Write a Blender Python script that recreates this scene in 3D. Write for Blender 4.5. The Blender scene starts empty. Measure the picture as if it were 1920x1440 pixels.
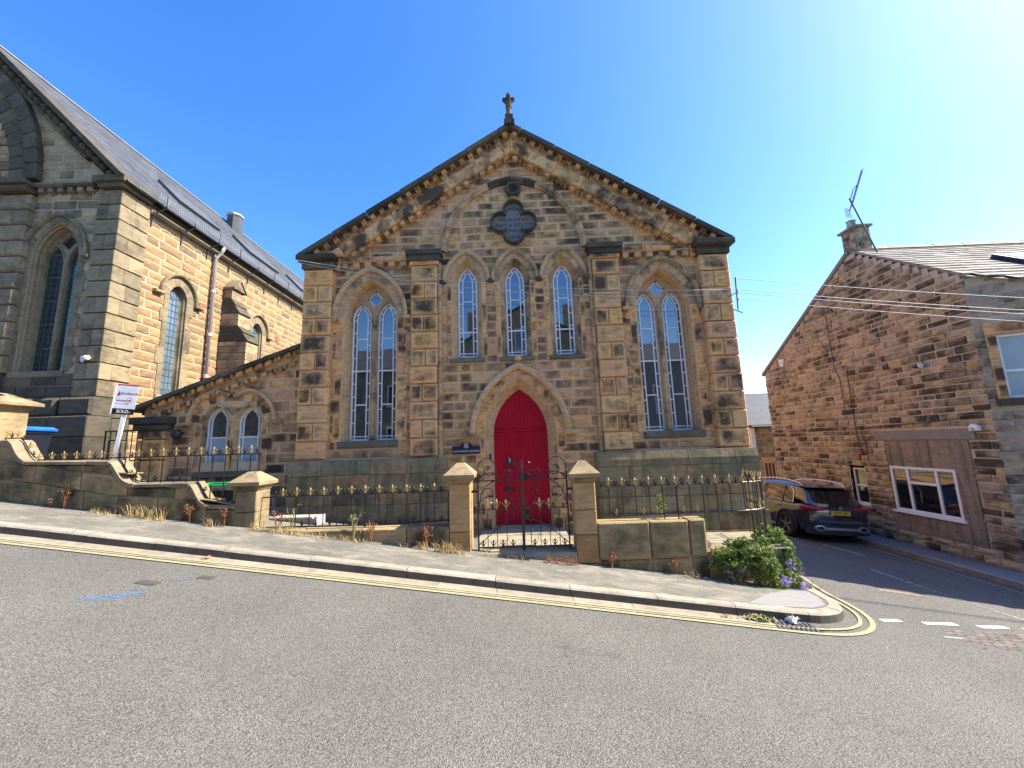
import bpy, math, random
from mathutils import Vector, Matrix
from mathutils.geometry import tessellate_polygon

R = math.radians
rnd = random.Random(11)
scene = bpy.context.scene
col = scene.collection

# ------------------------------------------------------------------ camera
def cam_axes(pitch, yaw, roll):
    cp, sp, cy, sy = math.cos(pitch), math.sin(pitch), math.cos(yaw), math.sin(yaw)
    f = Vector((sy * cp, cy * cp, sp))
    r0 = Vector((cy, -sy, 0))
    u0 = r0.cross(f)
    cr, sr = math.cos(roll), math.sin(roll)
    return cr * r0 + sr * u0, -sr * r0 + cr * u0, f

cam = bpy.data.cameras.new('camera')
cam_ob = bpy.data.objects.new('camera', cam)
col.objects.link(cam_ob)
_r, _u, _f = cam_axes(R(8.706), R(-0.827), R(-1.887))
cam_ob.matrix_world = Matrix(((_r.x, _u.x, -_f.x, -0.019), (_r.y, _u.y, -_f.y, -8.5),
                              (_r.z, _u.z, -_f.z, 1.82), (0, 0, 0, 1)))
cam.sensor_width = 36
cam.lens = 725.2 / 1920 * 36
cam.clip_start = 0.05
cam.clip_end = 2000
scene.camera = cam_ob

# ------------------------------------------------------------------ sky, sun, exposure
SUN_EL, SUN_A = R(46), R(3)          # elevation; azimuth measured from +X towards +Y
to_sun = Vector((math.cos(SUN_EL) * math.cos(SUN_A), math.cos(SUN_EL) * math.sin(SUN_A), math.sin(SUN_EL)))
world = bpy.data.worlds.new('World')
scene.world = world
world.use_nodes = True
wn = world.node_tree.nodes
sky = wn.new('ShaderNodeTexSky')
sky.sky_type = 'NISHITA'
sky.sun_disc = False
sky.sun_elevation = SUN_EL
sky.sun_rotation = R(90) - SUN_A
sky.altitude = 100
sky.air_density = 1.3
sky.dust_density = 1.1
sky.ozone_density = 5.0
bg = wn['Background']
bg.inputs['Strength'].default_value = 0.093
hs = wn.new('ShaderNodeHueSaturation')
hs.inputs['Hue'].default_value = 0.511
hs.inputs['Saturation'].default_value = 1.29
world.node_tree.links.new(sky.outputs[0], hs.inputs['Color'])
world.node_tree.links.new(hs.outputs[0], bg.inputs['Color'])

sun = bpy.data.lights.new('sun', 'SUN')
sun.energy = 3.4
sun.angle = R(0.53)
sun.color = (1.0, 0.91, 0.76)
sun_ob = bpy.data.objects.new('sun', sun)
sun_ob.rotation_euler = to_sun.to_track_quat('Z', 'Y').to_euler()
sun_ob.location = (20, 2, 20)
col.objects.link(sun_ob)

vs = scene.view_settings
vs.view_transform = 'Standard'
vs.look = 'None'
vs.gamma = 1
vs.use_curve_mapping = False
vs.exposure = 1.9

# ------------------------------------------------------------------ materials
def nnode(nt, kind, ins=None, **props):
    n = nt.nodes.new(kind)
    for k, v in props.items():
        setattr(n, k, v)
    for k, v in (ins or {}).items():
        if hasattr(v, 'is_output') or isinstance(v, bpy.types.NodeSocket):
            nt.links.new(v, n.inputs[k])
        else:
            n.inputs[k].default_value = v
    return n

def rgba(c):
    return (c[0], c[1], c[2], 1)

def ramp(nt, fac, stops, interp='LINEAR'):
    n = nt.nodes.new('ShaderNodeValToRGB')
    n.color_ramp.interpolation = interp
    els = n.color_ramp.elements
    while len(els) < len(stops):
        els.new(0.5)
    for e, (p, c) in zip(els, stops):
        e.position = p
        e.color = rgba(c) if len(c) == 3 else c
    nt.links.new(fac, n.inputs[0])
    return n.outputs[0]

def mixc(nt, fac, a, b, mode='MIX'):
    n = nt.nodes.new('ShaderNodeMix')
    n.data_type = 'RGBA'
    n.blend_type = mode
    for i, v in ((0, fac), (6, a), (7, b)):
        if isinstance(v, bpy.types.NodeSocket):
            nt.links.new(v, n.inputs[i])
        else:
            n.inputs[i].default_value = v if i == 0 else rgba(v)
    return n.outputs[2]

def math_n(nt, op, a, b=0.0):
    n = nt.nodes.new('ShaderNodeMath')
    n.operation = op
    for i, v in ((0, a), (1, b)):
        if isinstance(v, bpy.types.NodeSocket):
            nt.links.new(v, n.inputs[i])
        else:
            n.inputs[i].default_value = v
    return n.outputs[0]

def base_mat(name, rough=0.6, metal=0.0, spec=0.5, ior=1.5):
    m = bpy.data.materials.new(name)
    m.use_nodes = True
    nt = m.node_tree
    b = nt.nodes['Principled BSDF']
    b.inputs['Roughness'].default_value = rough
    b.inputs['Metallic'].default_value = metal
    b.inputs['IOR'].default_value = ior
    b.inputs['Specular IOR Level'].default_value = spec
    return m, nt, b

def add_bump(nt, b, height, strength, dist):
    n = nnode(nt, 'ShaderNodeBump', {'Height': height, 'Strength': strength, 'Distance': dist})
    nt.links.new(n.outputs[0], b.inputs['Normal'])

def plain(name, c1, c2=None, rough=0.6, metal=0.0, scale=8.0, bump=0.0, bscale=60.0, spec=0.5, ior=1.5):
    m, nt, b = base_mat(name, rough, metal, spec, ior)
    geo = nnode(nt, 'ShaderNodeNewGeometry')
    nz = nnode(nt, 'ShaderNodeTexNoise', {'Vector': geo.outputs['Position'], 'Scale': scale, 'Detail': 5.0, 'Roughness': 0.65})
    c2 = c2 or tuple(x * 0.75 for x in c1)
    c = ramp(nt, nz.outputs[0], [(0.3, c1), (0.7, c2)])
    nt.links.new(c, b.inputs['Base Color'])
    if bump:
        n2 = nnode(nt, 'ShaderNodeTexNoise', {'Vector': geo.outputs['Position'], 'Scale': bscale, 'Detail': 4.0})
        add_bump(nt, b, n2.outputs[0], bump, 0.01)
    return m

def stone_mat(name, stops, src='object', soot=0.6, sootc=(0.03, 0.028, 0.025), sscale=1.6, lo=0.50, hi=0.66,
              tint=None, tfac=0.0, bump=0.45, streak=0.0, edge=0.0):
    """sandstone: a colour per stone, blotches, soot stains with their own shape, fine relief"""
    m, nt, b = base_mat(name, 0.92, 0, 0.25)
    geo = nnode(nt, 'ShaderNodeNewGeometry')
    if src == 'object':
        rv = nnode(nt, 'ShaderNodeObjectInfo').outputs['Random']
    else:
        rv = geo.outputs['Random Per Island']
    pos = geo.outputs['Position']
    r2 = math_n(nt, 'FRACT', math_n(nt, 'MULTIPLY', rv, 17.31))
    r3 = math_n(nt, 'FRACT', math_n(nt, 'MULTIPLY', rv, 91.7))
    comb = nnode(nt, 'ShaderNodeCombineXYZ', {'X': math_n(nt, 'MULTIPLY', rv, 40.0), 'Y': math_n(nt, 'MULTIPLY', r2, 30.0), 'Z': math_n(nt, 'MULTIPLY', r3, 20.0)})
    shift = nnode(nt, 'ShaderNodeVectorMath', {0: pos, 1: comb.outputs[0]}, operation='ADD').outputs[0]
    c = ramp(nt, r2, stops)
    # bedding: stretched along the bed
    mp = nnode(nt, 'ShaderNodeMapping', {'Vector': shift, 'Scale': (1, 1, 3.2)})
    n1 = nnode(nt, 'ShaderNodeTexNoise', {'Vector': mp.outputs[0], 'Scale': 5.0, 'Detail': 8.0, 'Roughness': 0.68})
    v1 = ramp(nt, n1.outputs[0], [(0.28, (0.60, 0.58, 0.55)), (0.5, (1, 1, 1)), (0.74, (1.3, 1.26, 1.18))])
    c = mixc(nt, 0.9, c, v1, 'MULTIPLY')
    # soot by stone and by place
    n2 = nnode(nt, 'ShaderNodeTexNoise', {'Vector': pos, 'Scale': sscale, 'Detail': 4.0, 'Roughness': 0.6})
    n3 = nnode(nt, 'ShaderNodeTexNoise', {'Vector': shift, 'Scale': 3.4, 'Detail': 6.0, 'Roughness': 0.6})
    s = math_n(nt, 'ADD', math_n(nt, 'MULTIPLY', n2.outputs[0], 0.40), math_n(nt, 'MULTIPLY', n3.outputs[0], 0.45))
    s = math_n(nt, 'ADD', math_n(nt, 'ADD', s, 0.035), math_n(nt, 'MULTIPLY', r3, 0.15))
    if src == 'object' and edge:
        tc = nnode(nt, 'ShaderNodeTexCoord')
        sx = nnode(nt, 'ShaderNodeSeparateXYZ', {0: tc.outputs['Generated']})
        ex_ = math_n(nt, 'ABSOLUTE', math_n(nt, 'SUBTRACT', sx.outputs[0], 0.5))
        ez_ = math_n(nt, 'ABSOLUTE', math_n(nt, 'SUBTRACT', sx.outputs[2], 0.5))
        e_ = math_n(nt, 'MAXIMUM', ex_, ez_)
        ef = ramp(nt, math_n(nt, 'ADD', e_, math_n(nt, 'MULTIPLY', math_n(nt, 'SUBTRACT', n3.outputs[0], 0.5), 0.35)), [(0.30, (1, 1, 1)), (0.50, (0, 0, 0))])
        s = math_n(nt, 'ADD', s, math_n(nt, 'MULTIPLY', math_n(nt, 'SUBTRACT', ef, 0.55), edge))
    sf = ramp(nt, s, [(lo, (0, 0, 0)), (hi, (1, 1, 1))])
    c = mixc(nt, math_n(nt, 'MULTIPLY', sf, soot), c, sootc)
    if tint:
        n4 = nnode(nt, 'ShaderNodeTexNoise', {'Vector': pos, 'Scale': 2.3, 'Detail': 6.0, 'Roughness': 0.62})
        tf = ramp(nt, n4.outputs[0], [(0.42, (0, 0, 0)), (0.62, (1, 1, 1))])
        c = mixc(nt, math_n(nt, 'MULTIPLY', tf, tfac), c, tint)
    if streak:
        mp2 = nnode(nt, 'ShaderNodeMapping', {'Vector': pos, 'Scale': (9, 9, 0.55)})
        n5 = nnode(nt, 'ShaderNodeTexNoise', {'Vector': mp2.outputs[0], 'Scale': 1.0, 'Detail': 4.0})
        st = ramp(nt, n5.outputs[0], [(0.5, (0, 0, 0)), (0.7, (1, 1, 1))])
        c = mixc(nt, math_n(nt, 'MULTIPLY', st, streak), c, sootc)
    nt.links.new(c, b.inputs['Base Color'])
    nb = nnode(nt, 'ShaderNodeTexNoise', {'Vector': shift, 'Scale': 26.0, 'Detail': 7.0, 'Roughness': 0.7})
    hb = math_n(nt, 'ADD', nb.outputs[0], math_n(nt, 'MULTIPLY', n1.outputs[0], 1.2))
    add_bump(nt, b, hb, bump, 0.02)
    return m

def pair(name, *a, **k):
    return stone_mat(name, *a, src='object', **k), stone_mat(name + '_joined', *a, src='island', **k)

TAN = [(0.0, (0.73, 0.42, 0.19)), (0.2, (0.46, 0.275, 0.13)), (0.42, (0.71, 0.38, 0.205)), (0.6, (0.38, 0.23, 0.12)), (0.8, (0.77, 0.43, 0.16)), (1.0, (0.63, 0.335, 0.18))]
M = {}
M['chapel'], M['chapel_j'] = pair('sandstone', TAN, soot=0.88, lo=0.525, hi=0.69, edge=0.12)
M['ashlar'], M['ashlar_j'] = pair('dressed_sandstone', [(0.0, (0.76, 0.45, 0.21)), (0.35, (0.63, 0.37, 0.17)), (0.65, (0.79, 0.43, 0.155)), (1.0, (0.66, 0.35, 0.185))], soot=0.9, lo=0.525, hi=0.68, edge=0.14, sscale=2.3, bump=0.25)
M['trim'], M['trim_j'] = pair('moulded_sandstone', [(0.0, (0.58, 0.385, 0.205)), (0.5, (0.50, 0.335, 0.185)), (1.0, (0.60, 0.37, 0.20))], soot=0.8, lo=0.53, hi=0.68, bump=0.2)
M['dark'], M['dark_j'] = pair('sooty_stone', [(0.0, (0.075, 0.066, 0.05)), (0.6, (0.11, 0.095, 0.068)), (1.0, (0.155, 0.122, 0.08))], soot=0.6, bump=0.3)
M['plinth'], M['plinth_j'] = pair('plinth_stone', [(0.0, (0.40, 0.30, 0.17)), (0.4, (0.24, 0.20, 0.12)), (0.7, (0.46, 0.28, 0.135)), (1.0, (0.20, 0.18, 0.11))], soot=0.75, lo=0.48, hi=0.66, tint=(0.17, 0.175, 0.085), tfac=0.5, bump=0.3, streak=0.45)
M['church'], M['church_j'] = pair('golden_sandstone', [(0.0, (0.38, 0.235, 0.105)), (0.3, (0.25, 0.165, 0.085)), (0.5, (0.36, 0.20, 0.095)), (0.75, (0.20, 0.145, 0.085)), (1.0, (0.40, 0.25, 0.115))], soot=0.35, lo=0.58, hi=0.74)
M['churchq'], M['churchq_j'] = pair('church_quoin_stone', [(0.0, (0.30, 0.235, 0.14)), (0.5, (0.22, 0.18, 0.115)), (1.0, (0.33, 0.255, 0.15))], soot=0.65, lo=0.50, hi=0.70, bump=0.2)
M['churchf'], M['churchf_j'] = pair('church_front_stone', [(0.0, (0.36, 0.265, 0.155)), (0.35, (0.46, 0.34, 0.20)), (0.7, (0.28, 0.21, 0.13)), (1.0, (0.41, 0.30, 0.18))], soot=0.8, lo=0.51, hi=0.72)
M['house'], M['house_j'] = pair('rubble_stone', [(0.0, (0.48, 0.385, 0.26)), (0.3, (0.41, 0.325, 0.225)), (0.55, (0.51, 0.405, 0.265)), (0.8, (0.38, 0.295, 0.21)), (1.0, (0.54, 0.405, 0.215))], soot=0.88, lo=0.49, hi=0.63, sscale=1.1, bump=0.8)
M['garden'], M['garden_j'] = pair('garden_wall_stone', [(0.0, (0.42, 0.295, 0.155)), (0.4, (0.29, 0.225, 0.125)), (0.7, (0.48, 0.325, 0.16)), (1.0, (0.38, 0.23, 0.145))], soot=0.9, lo=0.48, hi=0.66, edge=0.10, tint=(0.19, 0.185, 0.07), tfac=0.4, bump=0.6)
M['pier'], M['pier_j'] = pair('gate_pier_stone', [(0.0, (0.38, 0.285, 0.16)), (0.5, (0.32, 0.24, 0.135)), (1.0, (0.40, 0.295, 0.165))], soot=0.6, lo=0.51, hi=0.70, tint=(0.19, 0.18, 0.095), tfac=0.35, bump=0.5)
M['pierrust'], _ = pair('rust_stained_pier', [(0.0, (0.46, 0.31, 0.15)), (0.5, (0.38, 0.27, 0.14)), (1.0, (0.48, 0.32, 0.15))], soot=0.6, lo=0.51, hi=0.70, tint=(0.48, 0.24, 0.07), tfac=0.55, bump=0.5)
M['sillstone'] = pair('sill_stone', [(0.0, (0.20, 0.17, 0.115)), (1.0, (0.15, 0.135, 0.095))], soot=0.5, bump=0.25)[0]
M['coping'] = pair('weathered_coping', [(0.0, (0.30, 0.24, 0.155)), (0.5, (0.24, 0.20, 0.13)), (1.0, (0.33, 0.25, 0.15))], soot=0.6, lo=0.50, hi=0.72, bump=0.4)[0]
M['kerb'], M['kerb_j'] = pair('gritstone_kerb', [(0.0, (0.34, 0.30, 0.24)), (0.5, (0.27, 0.245, 0.20)), (1.0, (0.37, 0.32, 0.25))], soot=0.35, lo=0.55, hi=0.8, bump=0.4)
M['kerbface'] = plain('kerb_shade_and_dirt', (0.075, 0.068, 0.058), (0.12, 0.108, 0.09), 0.9, scale=7, bump=0.5)  # kerb fronts: shade painted in as a dark colour, along with dirt
M['channel'], M['channel_j'] = pair('channel_slab', [(0.0, (0.30, 0.26, 0.195)), (0.5, (0.25, 0.215, 0.165)), (1.0, (0.32, 0.275, 0.205))], soot=0.3, lo=0.56, hi=0.8, bump=0.3)
M['flag'], M['flag_j'] = pair('flagstone', [(0.0, (0.33, 0.285, 0.205)), (1.0, (0.28, 0.25, 0.185))], soot=0.25, lo=0.6, hi=0.8, bump=0.2)
M['mortar'] = plain('lime_mortar', (0.72, 0.50, 0.29), (0.56, 0.39, 0.225), 0.95, scale=5, bump=0.5, bscale=90)
M['pointing'] = plain('pale_pointing', (0.42, 0.34, 0.225), (0.34, 0.27, 0.175), 0.95, scale=5, bump=0.4, bscale=90)
M['housemortar'] = plain('buff_pointing', (0.56, 0.46, 0.34), (0.45, 0.36, 0.265), 0.95, scale=4, bump=0.5, bscale=90)
M['white'] = plain('white_paint', (0.86, 0.84, 0.80), (0.80, 0.78, 0.74), 0.4, scale=12)
M['glass'] = plain('window_glass', (0.010, 0.013, 0.017), (0.014, 0.018, 0.022), 0.02, ior=2.8)
M['frost'] = plain('frosted_glass', (0.30, 0.38, 0.40), (0.36, 0.44, 0.46), 0.3, ior=1.6)
M['net'] = plain('pane_with_pale_blind', (0.34, 0.44, 0.45), (0.42, 0.52, 0.53), 0.12, scale=2, ior=1.9)
M['leadglass'] = plain('leaded_glass', (0.016, 0.026, 0.034), (0.03, 0.045, 0.05), 0.08, scale=9, ior=1.9)
M['greenglass'] = plain('green_stained_glass', (0.02, 0.085, 0.045), (0.02, 0.05, 0.04), 0.1, scale=20, ior=1.7)
M['lead'] = plain('lead_came', (0.10, 0.105, 0.11), (0.07, 0.07, 0.075), 0.5)
M['paleglass'] = plain('pale_leaded_glass', (0.14, 0.21, 0.26), (0.09, 0.14, 0.18), 0.08, scale=4, ior=2.0)
M['slate'] = None
M['iron'] = plain('black_iron_paint', (0.014, 0.014, 0.016), (0.03, 0.027, 0.025), 0.42, scale=30)
M['gold'] = plain('gold_paint', (0.62, 0.44, 0.17), (0.45, 0.30, 0.11), 0.38, metal=0.35, scale=30)
M['blackplastic'] = plain('black_plastic', (0.02, 0.02, 0.022), (0.03, 0.03, 0.03), 0.5)
M['leadflash'] = plain('lead_flashing', (0.42, 0.44, 0.47), (0.33, 0.35, 0.38), 0.45, scale=5)
M['pvc'] = plain('grey_rainwater_pipe', (0.46, 0.40, 0.38), (0.40, 0.34, 0.32), 0.5, scale=3)
M['asbestos'] = plain('concrete_lintel', (0.27, 0.25, 0.225), (0.20, 0.185, 0.165), 0.9, scale=5, bump=0.4)
M['render'] = stone_mat('cement_render', [(0, (0.31, 0.255, 0.195)), (1, (0.31, 0.255, 0.195))], soot=0.5, lo=0.42, hi=0.62, sscale=3.0, bump=1.0, streak=0.6, tint=(0.36, 0.27, 0.18), tfac=0.6)
M['yellow'] = None

def red_door():
    m, nt, b = base_mat('red_door_paint', 0.45, 0, 0.22)
    geo = nnode(nt, 'ShaderNodeNewGeometry')
    nz = nnode(nt, 'ShaderNodeTexNoise', {'Vector': geo.outputs['Position'], 'Scale': 3.0, 'Detail': 5.0})
    nt.links.new(ramp(nt, nz.outputs[0], [(0.3, (0.50, 0.005, 0.026)), (0.7, (0.40, 0.004, 0.021))]), b.inputs['Base Color'])
    return m
M['red'] = red_door()

def asphalt():
    m, nt, b = base_mat('asphalt', 0.85, 0, 0.3)
    geo = nnode(nt, 'ShaderNodeNewGeometry')
    p = geo.outputs['Position']
    big = nnode(nt, 'ShaderNodeTexNoise', {'Vector': p, 'Scale': 0.55, 'Detail': 6.0, 'Roughness': 0.6})
    c = ramp(nt, big.outputs[0], [(0.3, (0.168, 0.165, 0.150)), (0.7, (0.22, 0.214, 0.194))])
    v = nnode(nt, 'ShaderNodeTexVoronoi', {'Vector': p, 'Scale': 95.0, 'Randomness': 1.0})
    sp = ramp(nt, v.outputs['Color'], [(0.0, (0.55, 0.55, 0.56)), (0.35, (0.85, 0.85, 0.85)), (0.7, (1.12, 1.1, 1.06)), (1.0, (1.6, 1.56, 1.5))])
    c = mixc(nt, 1.0, c, sp, 'MULTIPLY')
    ed = ramp(nt, v.outputs['Distance'], [(0.25, (1, 1, 1)), (0.75, (0.42, 0.42, 0.42))])
    c = mixc(nt, 1.0, c, ed, 'MULTIPLY')
    # tyre-worn bands along the street and dark tar stains
    mp = nnode(nt, 'ShaderNodeMapping', {'Vector': p, 'Scale': (0.12, 1.1, 1)})
    n2 = nnode(nt, 'ShaderNodeTexNoise', {'Vector': mp.outputs[0], 'Scale': 1.0, 'Detail': 3.0})
    c = mixc(nt, ramp(nt, n2.outputs[0], [(0.45, (0, 0, 0)), (0.75, (0.3, 0.3, 0.3))]), c, (0.13, 0.122, 0.112))
    # oil-dark blotches, and cracks that wander
    n3 = nnode(nt, 'ShaderNodeTexNoise', {'Vector': p, 'Scale': 1.7, 'Detail': 8.0, 'Roughness': 0.7})
    c = mixc(nt, ramp(nt, n3.outputs[0], [(0.56, (0, 0, 0)), (0.76, (0.38, 0.38, 0.38))]), c, (0.10, 0.095, 0.09))
    nd = nnode(nt, 'ShaderNodeTexNoise', {'Vector': p, 'Scale': 2.2, 'Detail': 6.0})
    wv = nnode(nt, 'ShaderNodeVectorMath', {0: p, 1: nd.outputs['Color']}, operation='ADD').outputs[0]
    vc = nnode(nt, 'ShaderNodeTexVoronoi', {'Vector': wv, 'Scale': 0.33}, feature='DISTANCE_TO_EDGE')
    nm = nnode(nt, 'ShaderNodeTexNoise', {'Vector': p, 'Scale': 0.45, 'Detail': 2.0})
    ck = math_n(nt, 'MULTIPLY', ramp(nt, vc.outputs['Distance'], [(0.0, (1, 1, 1)), (0.006, (0, 0, 0))]), ramp(nt, nm.outputs[0], [(0.5, (0, 0, 0)), (0.6, (0.7, 0.7, 0.7))]))
    c = mixc(nt, ck, c, (0.05, 0.048, 0.045))
    nt.links.new(c, b.inputs['Base Color'])
    h = math_n(nt, 'SUBTRACT', 1.0, v.outputs['Distance'])
    nf = nnode(nt, 'ShaderNodeTexNoise', {'Vector': p, 'Scale': 60.0, 'Detail': 4.0})
    add_bump(nt, b, math_n(nt, 'ADD', h, nf.outputs[0]), 1.0, 0.007)
    return m
M['asphalt'] = asphalt()

def footway_mat():
    m, nt, b = base_mat('worn_footway', 0.9, 0, 0.25)
    geo = nnode(nt, 'ShaderNodeNewGeometry')
    p = geo.outputs['Position']
    n0 = nnode(nt, 'ShaderNodeTexNoise', {'Vector': p, 'Scale': 1.2, 'Detail': 7.0, 'Roughness': 0.62})
    c = ramp(nt, n0.outputs[0], [(0.3, (0.118, 0.113, 0.097)), (0.7, (0.17, 0.162, 0.138))])
    mp = nnode(nt, 'ShaderNodeMapping', {'Vector': p, 'Scale': (1.0, 2.2, 1)})
    n1 = nnode(nt, 'ShaderNodeTexNoise', {'Vector': mp.outputs[0], 'Scale': 1.9, 'Detail': 10.0, 'Roughness': 0.74, 'Distortion': 0.4})
    f = ramp(nt, n1.outputs[0], [(0.46, (0, 0, 0)), (0.66, (1, 1, 1))])
    v = nnode(nt, 'ShaderNodeTexVoronoi', {'Vector': p, 'Scale': 120.0})
    sp = ramp(nt, v.outputs['Color'], [(0.0, (0.6, 0.6, 0.6)), (1.0, (1.35, 1.33, 1.3))])
    c = mixc(nt, f, c, (0.265, 0.245, 0.195))
    c = mixc(nt, 0.8, c, sp, 'MULTIPLY')
    nt.links.new(c, b.inputs['Base Color'])
    nf = nnode(nt, 'ShaderNodeTexNoise', {'Vector': p, 'Scale': 80.0, 'Detail': 4.0})
    add_bump(nt, b, math_n(nt, 'SUBTRACT', nf.outputs[0], math_n(nt, 'MULTIPLY', f, 0.6)), 0.7, 0.008)
    return m
M['footway'] = footway_mat()

def slate_mat(name, c1, c2, rough=0.5):
    m, nt, b = base_mat(name, rough, 0, 0.4)
    geo = nnode(nt, 'ShaderNodeNewGeometry')
    rv = geo.outputs['Random Per Island']
    n1 = nnode(nt, 'ShaderNodeTexNoise', {'Vector': geo.outputs['Position'], 'Scale': 4.0, 'Detail': 7.0})
    c = ramp(nt, rv, [(0, c1), (1, c2)])
    c = mixc(nt, 0.8, c, ramp(nt, n1.outputs[0], [(0.3, (0.65, 0.65, 0.65)), (0.7, (1.25, 1.25, 1.25))]), 'MULTIPLY')
    nt.links.new(c, b.inputs['Base Color'])
    add_bump(nt, b, n1.outputs[0], 0.4, 0.01)
    return m
M['slate'] = slate_mat('blue_grey_slate', (0.045, 0.05, 0.06), (0.08, 0.087, 0.10), 0.7)
M['stoneslate'] = slate_mat('stone_slate', (0.17, 0.15, 0.125), (0.26, 0.225, 0.18), 0.85)

def paint_mark(name, colr, wear=0.52, scale=16.0):
    """thin worn paint: bare road shows through where it has gone"""
    m, nt, b = base_mat(name, 0.75, 0, 0.25)
    geo = nnode(nt, 'ShaderNodeNewGeometry')
    p = geo.outputs['Position']
    n1 = nnode(nt, 'ShaderNodeTexNoise', {'Vector': p, 'Scale': scale, 'Detail': 9.0, 'Roughness': 0.8})
    f = ramp(nt, n1.outputs[0], [(wear, (0, 0, 0)), (wear + 0.13, (1, 1, 1))])
    n3 = nnode(nt, 'ShaderNodeTexNoise', {'Vector': p, 'Scale': 120.0, 'Detail': 3.0})
    nt.links.new(mixc(nt, ramp(nt, n3.outputs[0], [(0.35, (0.5, 0.5, 0.5)), (0.6, (0, 0, 0))]), colr, tuple(x * 0.6 for x in colr)), b.inputs['Base Color'])
    n2 = nnode(nt, 'ShaderNodeTexVoronoi', {'Vector': p, 'Scale': 95.0})
    add_bump(nt, b, n2.outputs['Distance'], 0.5, 0.005)
    tr = nnode(nt, 'ShaderNodeBsdfTransparent')
    mx = nnode(nt, 'ShaderNodeMixShader', {0: f, 1: b.outputs[0], 2: tr.outputs[0]})
    nt.links.new(mx.outputs[0], nt.nodes['Material Output'].inputs['Surface'])
    return m
M['yellow'] = paint_mark('worn_yellow_paint', (0.38, 0.335, 0.19), 0.54)
M['whiteline'] = paint_mark('worn_white_paint', (0.66, 0.65, 0.60), 0.56)
M['worn_whiteline'] = paint_mark('faded_white_paint', (0.5, 0.5, 0.48), 0.47)
M['bluepaint'] = paint_mark('blue_spray_paint', (0.10, 0.26, 0.46), 0.40, 30.0)

def leaf_mat(name, stops, rough=0.55, trans=0.25):
    m, nt, b = base_mat(name, rough, 0, 0.3)
    geo = nnode(nt, 'ShaderNodeNewGeometry')
    c = ramp(nt, geo.outputs['Random Per Island'], stops)
    nt.links.new(c, b.inputs['Base Color'])
    out = nt.nodes['Material Output']
    tr = nnode(nt, 'ShaderNodeBsdfTranslucent', {'Color': c})
    mx = nnode(nt, 'ShaderNodeMixShader', {0: trans, 1: b.outputs[0], 2: tr.outputs[0]})
    nt.links.new(mx.outputs[0], out.inputs['Surface'])
    return m
M['leaf'] = leaf_mat('creeper_leaf', [(0, (0.055, 0.115, 0.02)), (0.35, (0.10, 0.175, 0.03)), (0.7, (0.17, 0.235, 0.05)), (1, (0.29, 0.32, 0.10))], trans=0.4)
M['purple'] = leaf_mat('purple_petal', [(0, (0.22, 0.12, 0.55)), (0.6, (0.34, 0.22, 0.66)), (1, (0.55, 0.48, 0.75))])
M['straw'] = leaf_mat('dry_grass', [(0, (0.42, 0.30, 0.13)), (0.5, (0.58, 0.44, 0.20)), (1, (0.34, 0.22, 0.10))])
M['rust'] = leaf_mat('dried_dock', [(0, (0.30, 0.12, 0.05)), (0.5, (0.42, 0.20, 0.09)), (1, (0.24, 0.10, 0.05))])
M['weedleaf'] = leaf_mat('weed_leaf', [(0, (0.16, 0.19, 0.06)), (0.6, (0.28, 0.28, 0.10)), (1, (0.42, 0.36, 0.15))])

# ------------------------------------------------------------------ mesh building
class Wall:
    """a vertical plane: x runs along it, out is the distance in front of it"""
    def __init__(s, ox=0.0, oy=0.0, oz=0.0, ang=0.0):
        s.ox, s.oy, s.oz, s.ang = ox, oy, oz, ang
        s.c, s.s = math.cos(ang), math.sin(ang)
    def P(s, x, z, out=0.0):
        return (s.ox + x * s.c + out * s.s, s.oy + x * s.s - out * s.c, s.oz + z)

W0 = Wall()

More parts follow.
